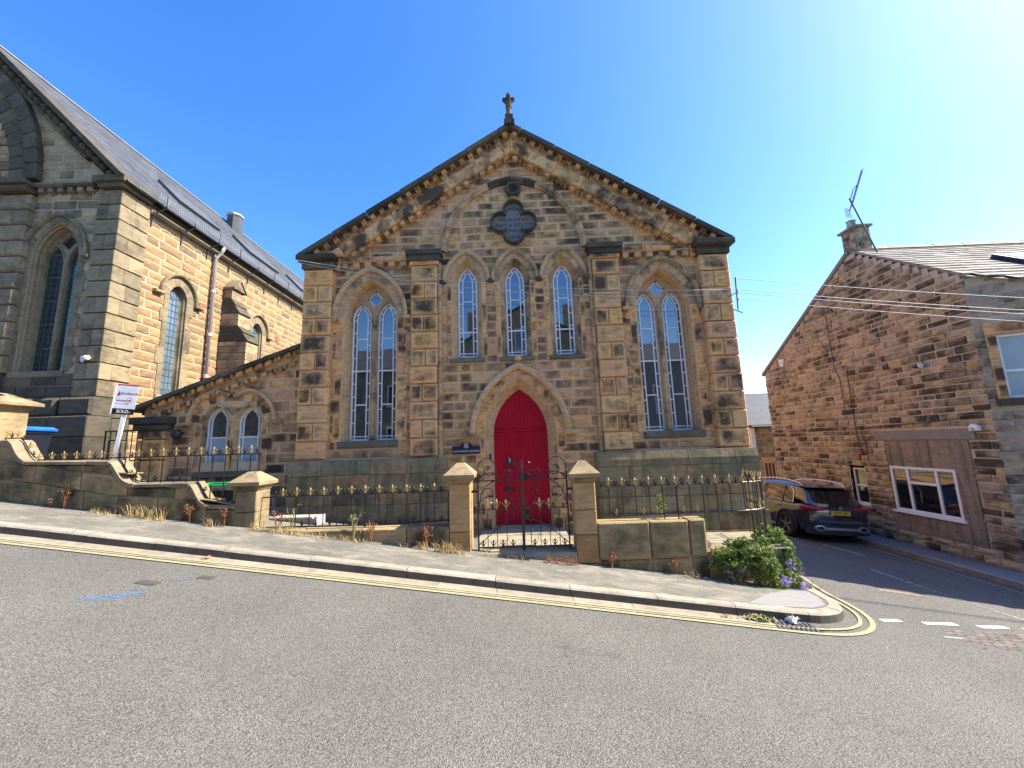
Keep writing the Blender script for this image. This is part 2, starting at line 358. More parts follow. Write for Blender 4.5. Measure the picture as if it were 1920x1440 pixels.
class MB:
    def __init__(s):
        s.v, s.f = [], []
    def add(s, vs_, fs_):
        o = len(s.v)
        s.v += [tuple(p) for p in vs_]
        s.f += [tuple(i + o for i in f) for f in fs_]
        return s
    def box(s, x0, x1, y0, y1, z0, z1):
        return s.add([(x0, y0, z0), (x1, y0, z0), (x1, y1, z0), (x0, y1, z0), (x0, y0, z1), (x1, y0, z1), (x1, y1, z1), (x0, y1, z1)],
                     [(0, 3, 2, 1), (4, 5, 6, 7), (0, 1, 5, 4), (1, 2, 6, 5), (2, 3, 7, 6), (3, 0, 4, 7)])
    def prism(s, W, poly, o0, o1, cham=0.0, z_jit=0.0):
        """poly in (x, z); back at o0, front at o1; the front edge chamfered by cham"""
        n = len(poly)
        rings = [[(x, z, o0) for x, z in poly]]
        if cham:
            cx = sum(p[0] for p in poly) / n
            cz = sum(p[1] for p in poly) / n
            rings.append([(x, z, o1 - cham) for x, z in poly])
            ins = []
            for x, z in poly:
                dx, dz = cx - x, cz - z
                ins.append((x + max(-cham, min(cham, dx)), z + max(-cham, min(cham, dz)), o1))
            rings.append(ins)
        else:
            rings.append([(x, z, o1) for x, z in poly])
        vs_ = [W.P(x, z, o) for r in rings for x, z, o in r]
        fs_ = [tuple(range(n - 1, -1, -1)), tuple(range((len(rings) - 1) * n, len(rings) * n))]
        for k in range(len(rings) - 1):
            for i in range(n):
                j = (i + 1) % n
                fs_.append((k * n + i, k * n + j, (k + 1) * n + j, (k + 1) * n + i))
        return s.add(vs_, fs_)
    def rect(s, W, x0, x1, z0, z1, o0, o1, cham=0.0):
        return s.prism(W, [(x0, z0), (x1, z0), (x1, z1), (x0, z1)], o0, o1, cham)
    def plate(s, W, outline, holes, o0, o1):
        loops = [outline] + list(holes)
        flat = [p for l in loops for p in l]
        tris = tessellate_polygon([[Vector((x, z, 0)) for x, z in l] for l in loops])
        n = len(flat)
        vs_ = [W.P(x, z, o1) for x, z in flat] + [W.P(x, z, o0) for x, z in flat]
        fs_ = [tuple(t) for t in tris] + [tuple(i + n for i in reversed(t)) for t in tris]
        k = 0
        for l in loops:
            m = len(l)
            for i in range(m):
                a, b_ = k + i, k + (i + 1) % m
                fs_.append((a, b_, b_ + n, a + n))
            k += m
        return s.add(vs_, fs_)
    def sweep(s, W, paths, outs):
        """quads between successive outlines (each a list of (x, z)) lying at outs"""
        n = len(paths[0])
        vs_ = [W.P(x, z, o) for p, o in zip(paths, outs) for x, z in p]
        fs_ = []
        for k in range(len(paths) - 1):
            for i in range(n - 1):
                fs_.append((k * n + i, k * n + i + 1, (k + 1) * n + i + 1, (k + 1) * n + i))
        return s.add(vs_, fs_)
    def ribbon(s, W, pts, width, o0, o1):
        for (x0, z0), (x1, z1) in zip(pts[:-1], pts[1:]):
            d = math.hypot(x1 - x0, z1 - z0)
            if d < 1e-6:
                continue
            nx, nz = -(z1 - z0) / d * width / 2, (x1 - x0) / d * width / 2
            s.prism(W, [(x0 + nx, z0 + nz), (x0 - nx, z0 - nz), (x1 - nx, z1 - nz), (x1 + nx, z1 + nz)], o0, o1)
        return s
    def tube(s, pts, r, n=6, r1=None, cap=True):
        pts = [Vector(p) for p in pts]
        m = len(pts)
        vs_, fs_ = [], []
        prev = None
        for i, p in enumerate(pts):
            t = (pts[min(i + 1, m - 1)] - pts[max(i - 1, 0)])
            t = t.normalized() if t.length > 1e-9 else Vector((0, 0, 1))
            if prev is None:
                a = Vector((0, 0, 1)) if abs(t.z) < 0.9 else Vector((1, 0, 0))
                prev = t.cross(a).normalized()
            prev = (prev - t * prev.dot(t)).normalized()
            bno = t.cross(prev)
            rr = r if r1 is None else r + (r1 - r) * i / (m - 1)
            for k in range(n):
                an = 2 * math.pi * k / n
                vs_.append(p + (prev * math.cos(an) + bno * math.sin(an)) * rr)
        for i in range(m - 1):
            for k in range(n):
                k2 = (k + 1) % n
                fs_.append((i * n + k, i * n + k2, (i + 1) * n + k2, (i + 1) * n + k))
        if cap:
            fs_ += [tuple(range(n - 1, -1, -1)), tuple(range((m - 1) * n, m * n))]
        return s.add(vs_, fs_)
    def lathe(s, prof, cx, cy, cz, n=12, axis='z', rot=0.0):
        vs_, fs_ = [], []
        for r, h in prof:
            for k in range(n):
                a = 2 * math.pi * k / n + rot
                u, v = r * math.cos(a), r * math.sin(a)
                vs_.append((cx + u, cy + v, cz + h) if axis == 'z' else ((cx + h, cy + u, cz + v) if axis == 'x' else (cx + u, cy + h, cz + v)))
        m = len(prof)
        for i in range(m - 1):
            for k in range(n):
                k2 = (k + 1) % n
                fs_.append((i * n + k, i * n + k2, (i + 1) * n + k2, (i + 1) * n + k))
        fs_ += [tuple(range(n - 1, -1, -1)), tuple(range((m - 1) * n, m * n))]
        return s.add(vs_, fs_)
    def mesh(s, name, mat=None, smooth=False):
        me = bpy.data.meshes.new(name)
        me.from_pydata(s.v, [], s.f)
        if mat:
            me.materials.append(mat)
        if smooth:
            me.polygons.foreach_set('use_smooth', [True] * len(me.polygons))
        me.update()
        return me
    def build(s, name, mat, parent=None, smooth=False, **tags):
        return link(name, s.mesh(name, mat, smooth), parent, **tags)

def link(name, data, parent=None, loc=None, rot=None, scale=None, **tags):
    o = bpy.data.objects.new(name, data)
    col.objects.link(o)
    if parent:
        o.parent = parent
    if loc:
        o.location = loc
    if rot:
        o.rotation_euler = rot
    if scale:
        o.scale = scale
    for k, v in tags.items():
        if v is not None:
            o[k] = v
    return o

def thing(name, label, category, loc=(0, 0, 0), rotz=0.0, group=None):
    return link(name, None, None, loc, (0, 0, rotz), label=label, category=category, group=group)

def copy_tree(o, parent=None):
    c = o.copy()
    col.objects.link(c)
    if parent:
        c.parent = parent
    for ch in list(o.children):
        copy_tree(ch, c)
    return c

def text_mesh(txt, size, name='lettering', depth=0.004, spacing=1.0):
    cu = bpy.data.curves.new(name, 'FONT')
    cu.body = txt
    cu.size = size
    cu.extrude = depth
    cu.align_x = 'CENTER'
    cu.align_y = 'CENTER'
    cu.space_character = spacing
    cu.resolution_u = 3
    return cu

TEXTS = []
def finish_texts():
    tmp = bpy.data.collections.new('text')
    col.children.link(tmp)
    for t in TEXTS:
        tmp.objects.link(t[0])
    dg = bpy.context.evaluated_depsgraph_get()
    made = [(bpy.data.meshes.new_from_object(t[0].evaluated_get(dg)), t) for t in TEXTS]
    for me, (o, parent, loc, rot, sc) in made:
        link('lettering', me, parent, loc, rot, sc)
        bpy.data.objects.remove(o)
    col.children.unlink(tmp)

def put_text(txt, size, mat, parent, loc, rot, spacing=1.0, depth=0.004, sx=1.0):
    cu = text_mesh(txt, size, 'lettering', depth, spacing)
    cu.materials.append(mat)
    o = bpy.data.objects.new('lettering_outline', cu)
    TEXTS.append((o, parent, loc, rot, (sx, 1, 1)))
    return o

# ---- stones
def unit_stone(seed, rough, nx=4, nz=3, cham=0.06):
    """x and z in -0.5..0.5, front near y = 0, back at y = 1"""
    r = random.Random(seed)
    xs = [-0.5 + cham + (1 - 2 * cham) * i / (nx - 1) for i in range(nx)]
    zs = [-0.5 + 2 * cham + (1 - 4 * cham) * i / (nz - 1) for i in range(nz)]
    m = MB()
    vs_ = []
    for j, z in enumerate(zs):
        for i, x in enumerate(xs):
            edge = i in (0, nx - 1) or j in (0, nz - 1)
            d = (-rough * r.uniform(0.45, 1.0)) if not edge else -rough * r.uniform(0.0, 0.35)
            vs_.append((x + r.uniform(-0.015, 0.015), d, z + r.uniform(-0.03, 0.03)))
    fs_ = []
    for j in range(nz - 1):
        for i in range(nx - 1):
            fs_.append((j * nx + i, j * nx + i + 1, (j + 1) * nx + i + 1, (j + 1) * nx + i))
    ring = [i for i in range(nx)] + [(j + 1) * nx - 1 for j in range(1, nz)] + [(nz - 1) * nx + i for i in range(nx - 2, -1, -1)] + [j * nx for j in range(nz - 2, 0, -1)]
    b0 = len(vs_)
    k = 0
    for idx in ring:
        x, _, z = vs_[idx]
        ox = -0.5 if x < -0.5 + cham * 1.6 else (0.5 if x > 0.5 - cham * 1.6 else x)
        oz = -0.5 if z < -0.5 + cham * 3.2 else (0.5 if z > 0.5 - cham * 3.2 else z)
        vs_.append((ox * (1 - 0.02 * r.random()), 0.12 + 0.1 * r.random(), oz * (1 - 0.05 * r.random())))
    n = len(ring)
    for i in range(n):
        vs_.append((vs_[b0 + i][0], 1.0, vs_[b0 + i][2]))
    for i in range(n):
        j = (i + 1) % n
        fs_.append((ring[j], ring[i], b0 + i, b0 + j))
        fs_.append((b0 + j, b0 + i, b0 + n + i, b0 + n + j))
    m.add(vs_, fs_)
    return m

ROUGH = [unit_stone(i, 0.24) for i in range(8)]
ROUGHER = [unit_stone(50 + i, 0.42, cham=0.05) for i in range(8)]
SMOOTH = [unit_stone(90 + i, 0.07, 3, 3, cham=0.035) for i in range(4)]
_unit_mesh = {}
def unit_mesh(kind, i, mat):
    key = (id(kind), i, mat.name)
    if key not in _unit_mesh:
        _unit_mesh[key] = kind[i].mesh('stone', mat, False)
    return _unit_mesh[key]

def pane_mesh(W, poly, out, mat, parent, thick=0.012, tilt=0.010):
    cx = sum(p[0] for p in poly) / len(poly)
    cz = sum(p[1] for p in poly) / len(poly)
    a, b = rnd.uniform(-tilt, tilt), rnd.uniform(-tilt, tilt)
    n = len(poly)
    vs_ = [W.P(x, z, out - thick) for x, z in poly] + [W.P(x, z, out + a * (x - cx) + b * (z - cz) * 0.6) for x, z in poly]
    fs_ = [tuple(range(n - 1, -1, -1)), tuple(range(n, 2 * n))] + [(i, (i + 1) % n, n + (i + 1) % n, n + i) for i in range(n)]
    return MB().add(vs_, fs_).build('pane', mat, parent)

class Stones:
    """collects the stones of one thing; the ones that show largest become parts, the rest one joined part"""
    def __init__(s, parent, limit=300, name='stone'):
        s.parent, s.limit, s.name, s.rec = parent, limit, name, []
    def put(s, W, x0, x1, z0, z1, out, depth, kind, mo, mj, weight=1.0):
        s.rec.append(((x1 - x0) * (z1 - z0) * weight, W, x0, x1, z0, z1, out, depth, kind, rnd.randrange(len(kind)), mo, mj))
    def finish(s):
        s.rec.sort(key=lambda r: -r[0])
        joined = {}
        for k, (a, W, x0, x1, z0, z1, out, depth, kind, i, mo, mj) in enumerate(s.rec):
            cx, cz, w, h = (x0 + x1) / 2, (z0 + z1) / 2, x1 - x0, z1 - z0
            if k < s.limit:
                link(s.name, unit_mesh(kind, i, mo), s.parent, W.P(cx, cz, out), (0, 0, W.ang), (w, depth, h))
            else:
                mb = joined.setdefault(mj.name, (MB(), mj))[0]
                mb.add([W.P(cx + x * w, cz + z * h, out - y * depth) for x, y, z in kind[i].v], kind[i].f)
        for mb, mj in joined.values():
            mb.build(s.name, mj, s.parent, kind='stuff')

def sub(iv, a, b):
    out = []
    for p, q in iv:
        if b <= p or a >= q:
            out.append((p, q))
        else:
            if a > p:
                out.append((p, a))
            if b < q:
                out.append((b, q))
    return out

def courses(z0, z1, h, jit=0.12):
    zs = [z0]
    while zs[-1] < z1 - h * 0.6:
        zs.append(zs[-1] + h * rnd.uniform(1 - jit, 1 + jit))
    k = (z1 - z0) / (zs[-1] - z0)
    zs = [z0 + (z - z0) * k for z in zs]
    return list(zip(zs[:-1], zs[1:]))

def fill(S, W, cs, ivf, lmin, lmax, kind, mo, mj, out=0.0, depth=0.1, gap=0.012, jout=0.006, weight=1.0, minw=0.05):
    for za, zb in cs:
        for a, b in ivf(za, zb):
            if b - a < minw:
                continue
            xs = [a]
            while b - xs[-1] > lmax:
                xs.append(xs[-1] + rnd.uniform(lmin, lmax))
            if b - xs[-1] < lmin * 0.45 and len(xs) > 1:
                xs.pop()
            xs.append(b)
            for p, q in zip(xs[:-1], xs[1:]):
                S.put(W, p + gap / 2, q - gap / 2, za + gap / 2 + rnd.uniform(0, 0.003), zb - gap / 2, out + rnd.uniform(-jout, jout), depth, kind, mo, mj, weight)

def arch_half(half, cc, zs, z):
    if z <= zs:
        return half
    v = (half + cc) ** 2 - (z - zs) ** 2
    return math.sqrt(v) - cc if v > cc * cc else 0.0

def arch_top(half, cc, zs):
    return zs + math.sqrt((half + cc) ** 2 - cc * cc)

def arch_path(c, half, cc, zs, zb, n=12):
    """left foot, up to the apex, down to the right foot"""
    Rr = half + cc
    th = math.acos(cc / Rr)
    L = [(c - half, zb)] if zb < zs else []
    arc = []
    for i in range(n + 1):
        a = th * i / n
        arc.append((Rr * math.cos(a) - cc, Rr * math.sin(a)))
    L += [(c - x, zs + z) for x, z in arc]
    Rt = [(c + x, zs + z) for x, z in reversed(arc[:-1])]
    if zb < zs:
        Rt.append((c + half, zb))
    return L + Rt

def arch_ring(parent, W, c, h0, h1, cc, zs, nv, o0, o1, mat, name='voussoir', joint=0.008, sides=(-1, 1)):
    """separate arch stones between half widths h0 and h1"""
    for side in sides:
        for k in range(nv):
            pts0, pts1 = [], []
            for h, pts in ((h0, pts0), (h1, pts1)):
                Rr = h + cc
                th = math.acos(cc / Rr)
                ja = joint / Rr
                a0, a1 = th * k / nv + ja / 2, th * (k + 1) / nv - ja / 2
                for i in range(4):
                    a = a0 + (a1 - a0) * i / 3
                    pts.append((c + side * (Rr * math.cos(a) - cc), zs + Rr * math.sin(a)))
            poly = pts0 + pts1[::-1]
            mb = MB()
            mb.prism(W, poly, o0, o1 + rnd.uniform(-0.003, 0.003))
            mb.build(name, mat, parent)

def backing(W, z0, z1, ivf, mat, parent, dz=0.06, out=-0.010, name='wall'):
    """mortar bed behind the stones, open where the windows are"""
    mb = MB()
    n = max(1, int((z1 - z0) / dz))
    for k in range(n):
        za, zb = z0 + (z1 - z0) * k / n, z0 + (z1 - z0) * (k + 1) / n
        for a, b in ivf(za, zb):
            mb.add([W.P(a, za, out), W.P(b, za, out), W.P(b, zb, out), W.P(a, zb, out)], [(0, 1, 2, 3)])
    return mb.build(name, mat, parent)

def glazing(W, win, c, half, cc, zs, zb, out, rails, side_step=0.305, inner=0.10, bar=0.033, glass='glass', frame_mat='white', lower=None, z_in=None):
    """white framed lancet: outer frame, inner margin lights, cross bars; panes as separate sheets"""
    fr = MB()
    outer = arch_path(c, half - bar / 2, cc, zs, zb + bar / 2, 10)
    fr.ribbon(W, outer + [outer[0]], bar, out - 0.03, out + 0.025)
    hi = half - inner
    zi = zs + 0.02 if z_in is None else z_in
    cin = cc * 1.15
    ip = arch_path(c, hi, cin, zi, zb + 0.09, 8)
    fr.ribbon(W, [(c - hi, zb)] + ip + [(c + hi, zb)], bar * 0.8, out - 0.025, out + 0.018)
    fr.ribbon(W, [(c - half, zb + 0.09), (c + half, zb + 0.09)], bar * 0.8, out - 0.025, out + 0.016)
    for z in rails:
        full = z in rails[:1] or len(rails) == 1
        h = half if full else hi
        fr.ribbon(W, [(c - h, z), (c + h, z)], bar * (1.0 if full else 0.8), out - 0.025, out + 0.016)
    z = zb + 0.09 + side_step
    while z < zs + 0.05:
        for sg in (-1, 1):
            fr.ribbon(W, [(c + sg * half, z), (c + sg * hi, z)], bar * 0.7, out - 0.025, out + 0.014)
        z += side_step
    za = arch_top(hi, cin, zi)
    zo = arch_top(half, cc, zs)
    # short spokes between the two arches
    for t in (0.35, 0.75):
        for sg in (-1, 1):
            Ro = half + cc
            th = math.acos(cc / Ro) * t
            po = (c + sg * (Ro * math.cos(th) - cc), zs + Ro * math.sin(th))
            Ri = hi + cin
            th2 = math.acos(cin / Ri) * t
            pi_ = (c + sg * (Ri * math.cos(th2) - cin), zi + Ri * math.sin(th2))
            fr.ribbon(W, [po, pi_], bar * 0.7, out - 0.025, out + 0.014)
    fr.build('frame', M[frame_mat], win)
    # panes
    cuts = [zb] + sorted(rails) + [za]
    for a, b in zip(cuts[:-1], cuts[1:]):
        poly = []
        for x, zz in ip:
            pass
        pts = []
        zz = [a + (b - a) * i / 6 for i in range(7)]
        left = [(c - arch_half(hi, cin, zi, q), q) for q in zz]
        right = [(c + arch_half(hi, cin, zi, q), q) for q in reversed(zz)]
        g = glass
        if lower and b <= lower[0] + 0.01:
            g = lower[1]
        pane_mesh(W, left + right, out, M[g], win)
    bd = MB()
    for sg in (-1, 1):
        q = zb
        zz = []
        while q < zo:
            zz.append(q)
            q += 0.08
        zz.append(zo)
        L_ = [(c + sg * arch_half(half, cc, zs, q), q) for q in zz]
        I_ = [(c + sg * arch_half(hi, cin, zi, q), q) for q in zz]
        bd.sweep(W, [L_, I_], [out - 0.006, out - 0.006])
    bd.build('pane', M[glass], win, kind='stuff')

def stained(W, win, c, half, cc, zs, zb, out, glass='leadglass', border='greenglass', step=0.16, cols=3):
    fr = MB()
    pts = arch_path(c, half, cc, zs, zb, 8)
    zt = arch_top(half, cc, zs)
    z = zb
    while z < zt - 0.03:
        h = arch_half(half, cc, zs, z)
        fr.ribbon(W, [(c - h, z), (c + h, z)], 0.012 if (int(round((z - zb) / step)) % 4) else 0.03, out, out + 0.012)
        z += step
    for k in range(1, cols):
        x = -half + 2 * half * k / cols
        zz = zb
        while zz < zt and arch_half(half, cc, zs, zz) > abs(x):
            zz += 0.05
        fr.ribbon(W, [(c + x, zb), (c + x, zz)], 0.012, out, out + 0.01)
    for r in (0.10, 0.17):                      # traceried head
        ring = [(c + r * math.cos(a * 0.5236), zs + 0.12 + r * math.sin(a * 0.5236)) for a in range(13)]
        if r < half:
            fr.ribbon(W, ring, 0.010, out, out + 0.011)
    for k in range(3):                           # scrolled foot panel
        ring = [(c + (k - 1) * half * 0.5 + 0.07 * math.cos(a * 0.698), zb + 0.13 + 0.09 * math.sin(a * 0.698)) for a in range(10)]
        fr.ribbon(W, ring, 0.010, out, out + 0.011)
    fr.build('leading', M['lead'], win)
    hb = half * 0.72
    n = 6
    zs_l = [zb + (zt - zb) * i / n for i in range(n + 1)]
    for a, b in zip(zs_l[:-1], zs_l[1:]):
        zz = [a + (b - a) * i / 6 for i in range(7)]
        left = [(c - arch_half(half, cc, zs, q), q) for q in zz]
        right = [(c + arch_half(half, cc, zs, q), q) for q in reversed(zz)]
        pane_mesh(W, left + right, out, M[glass], win)
    if border:
        MB().rect(W, c - half, c - hb, zb, zs, out - 0.004, out + 0.004).build('border_pane', M[border], win)

def two_light_window(parent, W, c, zs, zsill, glass='clear', mat='trim', dm='trim', jamb='ashlar', lower=None):
    """pointed two-light window with hood mould, ring of arch stones, splayed jambs and a diamond over the lights"""
    cc = 0.379
    # hood mould with stops
    hood = MB()
    prof = [(0.775, 0.0), (0.775, 0.05), (0.80, 0.085), (0.845, 0.10), (0.87, 0.085), (0.87, 0.0)]
    hood.sweep(W, [arch_path(c, h, cc, zs, zs - 0.06, 14) for h, _ in prof], [o for _, o in prof])
    for sg in (-1, 1):
        hood.rect(W, c + sg * 0.86 - 0.085, c + sg * 0.86 + 0.085, zs - 0.11, zs - 0.03, 0, 0.11, 0.012)
    hood.build('hood_mould', M[mat], parent)
    arch_ring(parent, W, c, 0.615, 0.772, cc, zs, 5, -0.06, 0.014, M[dm])
    # jamb stones, long and short
    z = zsill - 0.02
    k = 0
    while z < zs - 0.02:
        h = min((0.62, 0.36, 0.5, 0.4)[k % 4], zs - z)
        if zs - z - h < 0.15:
            h = zs - z
        for sg in (-1, 1):
            a, b = 0.615, (0.775, 0.86, 0.79, 0.85)[(k + (sg > 0)) % 4]
            x0, x1 = sorted((c + sg * a, c + sg * b))
            MB().rect(W, x0, x1, z + 0.004, z + h - 0.004, -0.06, 0.013 + rnd.uniform(-0.003, 0.003)).build('jamb_stone', M[jamb], parent)
        z += h
        k += 1
    # splay: chamfer, fillet, hollow
    prof = [(0.62, 0.0), (0.595, -0.02), (0.595, -0.075), (0.58, -0.08), (0.565, -0.10), (0.575, -0.14), (0.59, -0.15), (0.59, -0.175), (0.55, -0.19), (0.55, -0.42)]
    MB().sweep(W, [arch_path(c, h, cc, zs, zsill, 14) for h, _ in prof], [o for _, o in prof]).build('window_reveal', M[mat], parent)
    sl = MB()
    sl.prism(Wall(*W.P(0, 0, 0), W.ang), [(c - 0.66, zsill - 0.15), (c + 0.66, zsill - 0.15), (c + 0.66, zsill), (c - 0.66, zsill)], -0.40, 0.055, 0.02)
    sl.build('window_sill', M['sillstone'] if mat == 'trim' else M[mat], parent)
    # tracery plate with its openings
    lh, lcc, lzs = 0.228, 0.26, zs + 0.0
    lc = (c - 0.305, c + 0.305)
    out = -0.27
    outline = arch_path(c, 0.55, cc, zs, zsill, 14)
    holes = [arch_path(x, lh, lcc, lzs, zsill + 0.015, 10) for x in lc]
    dz = zs + 0.505
    dia = [(c, dz + 0.215), (c + 0.09, dz + 0.12), (c + 0.195, dz), (c + 0.10, dz - 0.10), (c, dz - 0.205), (c - 0.10, dz - 0.10), (c - 0.195, dz), (c - 0.09, dz + 0.12)]
    win = MB().plate(W, outline, holes + [dia], out - 0.12, out).build('window', M[mat], parent)
    # raised roll along the mullion and over the lights
    roll = MB()
    roll.rect(W, c - 0.05, c + 0.05, zsill + 0.02, zs + 0.1, out - 0.02, out + 0.05, 0.03)
    for x in lc:
        pr = [(lh + 0.035, 0.0), (lh + 0.03, 0.03), (lh + 0.005, 0.03), (lh, 0.0)]
        roll.sweep(W, [arch_path(x, h, lcc, lzs, lzs - 0.05, 10) for h, _ in pr], [out + o for _, o in pr])
    roll.build('mullion', M[mat], win)
    go = out - 0.07
    if glass == 'clear':
        for x in lc:
            glazing(W, win, x, lh, lcc, lzs, zsill + 0.015, go, [zsill + (zs - zsill) * k for k in (0.57, 0.84, 0.292)], lower=lower)
        fr = MB().ribbon(W, dia + [dia[0]], 0.075, go - 0.02, go + 0.02)
        fr.build('frame', M['white'], win)
        pane_mesh(W, dia[::-1], go, M['glass'], win)
    else:
        for x in lc:
            stained(W, win, x, lh, lcc, lzs, zsill + 0.015, go)
        MB().prism(W, dia[::-1], go - 0.012, go).build('pane', M['leadglass'], win)
    return win

# ------------------------------------------------------------------ ground
def gz(x, y=0.0):
    k = 0.35
    t = (x - 4.3) / k
    sp = k * (t if t > 30 else math.log1p(math.exp(t)))
    z = -0.18 - 0.13 * x + 0.045 * sp
    if y < -3.1:                                 # the crown of the street
        z += 0.012 * min(-3.1 - y, 4.0)
    return z

def sheet(name, xs, ys, zf, mat, **tags):
    vs_ = [(x, y, zf(x, y)) for y in ys for x in xs]
    n = len(xs)
    fs_ = [(j * n + i, j * n + i + 1, (j + 1) * n + i + 1, (j + 1) * n + i) for j in range(len(ys) - 1) for i in range(n - 1)]
    mb = MB().add(vs_, fs_)
    return mb.build(name, mat, None, True, **tags)

def frange(a, b, s):
    n = max(1, int(round((b - a) / s)))
    return [a + (b - a) * i / n for i in range(n + 1)]

sheet('ground', [-700, -200, -60, -20, 0, 20, 60, 200, 700], [-700, -200, -60, -20, 0, 20, 60, 200, 700],
      lambda x, y: gz(max(-22, min(30, x)), 0) - 0.7, plain('rough_grass', (0.07, 0.10, 0.03), (0.10, 0.11, 0.04), 0.95, scale=0.5), kind='structure')
sheet('road', frange(-22, 30, 0.5), [-24, -16, -10, -7.1, -5, -3.1, -2, -1, 0, 2, 4, 8, 14, 24, 40], gz, M['asphalt'], kind='structure')

# kerb line of the chapel corner: outer edge
KPATH = [(-22.0, -2.90), (3.55, -2.90), (3.95, -2.86), (4.25, -2.74), (4.45, -2.56), (4.57, -2.32), (4.60, -2.05), (4.60, -1.6), (4.68, -1.15), (4.86, -0.5), (4.95, 0.2)]
def path_len(P):
    L = [0.0]
    for a, b in zip(P[:-1], P[1:]):
        L.append(L[-1] + math.hypot(b[0] - a[0], b[1] - a[1]))
    return L
def path_at(P, L, s):
    s = max(0, min(L[-1] - 1e-6, s))
    for i in range(len(P) - 1):
        if s <= L[i + 1]:
            t = (s - L[i]) / (L[i + 1] - L[i])
            d = ((P[i + 1][0] - P[i][0]) / (L[i + 1] - L[i]), (P[i + 1][1] - P[i][1]) / (L[i + 1] - L[i]))
            return (P[i][0] + (P[i + 1][0] - P[i][0]) * t, P[i][1] + (P[i + 1][1] - P[i][1]) * t), d

def path_block(P, L, s0, s1, off0, off1, top, bot, n=1, cham=0.0, zfun=gz):
    """a block laid along a path between two offsets to its left"""
    mb = MB()
    secs = []
    for i in range(n + 1):
        (x, y), (dx, dy) = path_at(P, L, s0 + (s1 - s0) * i / n)
        a = (x - dy * off0, y + dx * off0)
        b = (x - dy * off1, y + dx * off1)
        za, zb = zfun(*a), zfun(*b)
        if cham:
            a2 = (x - dy * (off0 + cham), y + dx * (off0 + cham))
            secs.append([(a[0], a[1], za + bot), (a[0], a[1], za + top - cham), (a2[0], a2[1], za + top), (b[0], b[1], zb + top), (b[0], b[1], zb + bot)])
        else:
            secs.append([(a[0], a[1], za + bot), (a[0], a[1], za + top), (b[0], b[1], zb + top), (b[0], b[1], zb + bot)])
    m = len(secs[0])
    vs_ = [p for s_ in secs for p in s_]
    fs_ = [tuple(range(m - 1, -1, -1)), tuple(n * m + i for i in range(m))]
    for k in range(n):
        for i in range(m):
            j = (i + 1) % m
            fs_.append((k * m + i, k * m + j, (k + 1) * m + j, (k + 1) * m + i))
    return mb.add(vs_, fs_)

flat = lambda x, y=0.0: -0.18 - 0.13 * x + 0.045 * 0.35 * math.log1p(math.exp(min(80, (x - 4.3) / 0.35)))
KL = path_len(KPATH)
kerb = link('kerb', None, None, (0, 0, 0), kind='structure')
chan = link('gutter_channel', None, None, (0, 0, 0), kind='structure')
s = 10.0
while s < KL[-1] - 0.2:
    l = rnd.uniform(0.95, 1.35) if s < 25.3 else 0.62
    e = min(s + l, KL[-1])
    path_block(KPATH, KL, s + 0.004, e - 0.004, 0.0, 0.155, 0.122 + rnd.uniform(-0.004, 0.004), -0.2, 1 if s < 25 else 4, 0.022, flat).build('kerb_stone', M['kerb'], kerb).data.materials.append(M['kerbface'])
    s = e
for o in kerb.children:                              # upright faces take the darker colour: mostly painted shade, some dirt
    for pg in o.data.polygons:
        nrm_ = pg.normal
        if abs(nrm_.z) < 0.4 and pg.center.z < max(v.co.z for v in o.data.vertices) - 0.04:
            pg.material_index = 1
s = 10.0
while s < 24.6:
    l = rnd.uniform(0.75, 1.1)
    path_block(KPATH, KL, s + 0.003, s + l - 0.003, -0.27, -0.005, 0.010 + rnd.uniform(-0.002, 0.002), -0.1, 1, 0, flat).build('channel_slab', M['channel'], chan)
    s += l

# footway surface up to the wall and round the corner
def kerb_inner(x):
    if x < 3.5:
        return -2.76
    best = None
    for i in range(200):
        (px, py), (dx, dy) = path_at(KPATH, KL, 25 + i * 0.02)
        q = (px - dy * 0.15, py + dx * 0.15)
        if q[1] < -1.7 and abs(q[0] - x) < 0.02:
            best = q[1] if best is None else min(best, q[1])
    return best if best is not None else -2.0
fw = MB()
xs = frange(-22, 3.4, 0.6) + frange(3.45, 4.43, 0.07)
rows = 5
pts = []
for x in xs:
    y0 = kerb_inner(x)
    for j in range(rows):
        y = y0 + (-0.8 - y0) * j / (rows - 1)
        pts.append((x, y, flat(x) + 0.118))
fs_ = [(i * rows + j, (i + 1) * rows + j, (i + 1) * rows + j + 1, i * rows + j + 1) for i in range(len(xs) - 1) for j in range(rows - 1)]
fw.add(pts, fs_).build('pavement', M['footway'], None, False, kind='structure')

# a newer dark patch in the footway at the corner
pp = MB()
poly = [(3.05, -2.72), (3.5, -2.73), (3.95, -2.66), (4.25, -2.5), (4.38, -2.2), (4.4, -1.95), (4.05, -1.98), (3.6, -2.25)]
pp.add([(x, y, flat(x) + 0.122) for x, y in poly], [tuple(range(len(poly)))]).build('pavement_patch', plain('newer_tarmac', (0.20, 0.20, 0.195), (0.25, 0.245, 0.235), 0.9, scale=9, bump=0.5, bscale=120), None, False, kind='structure')

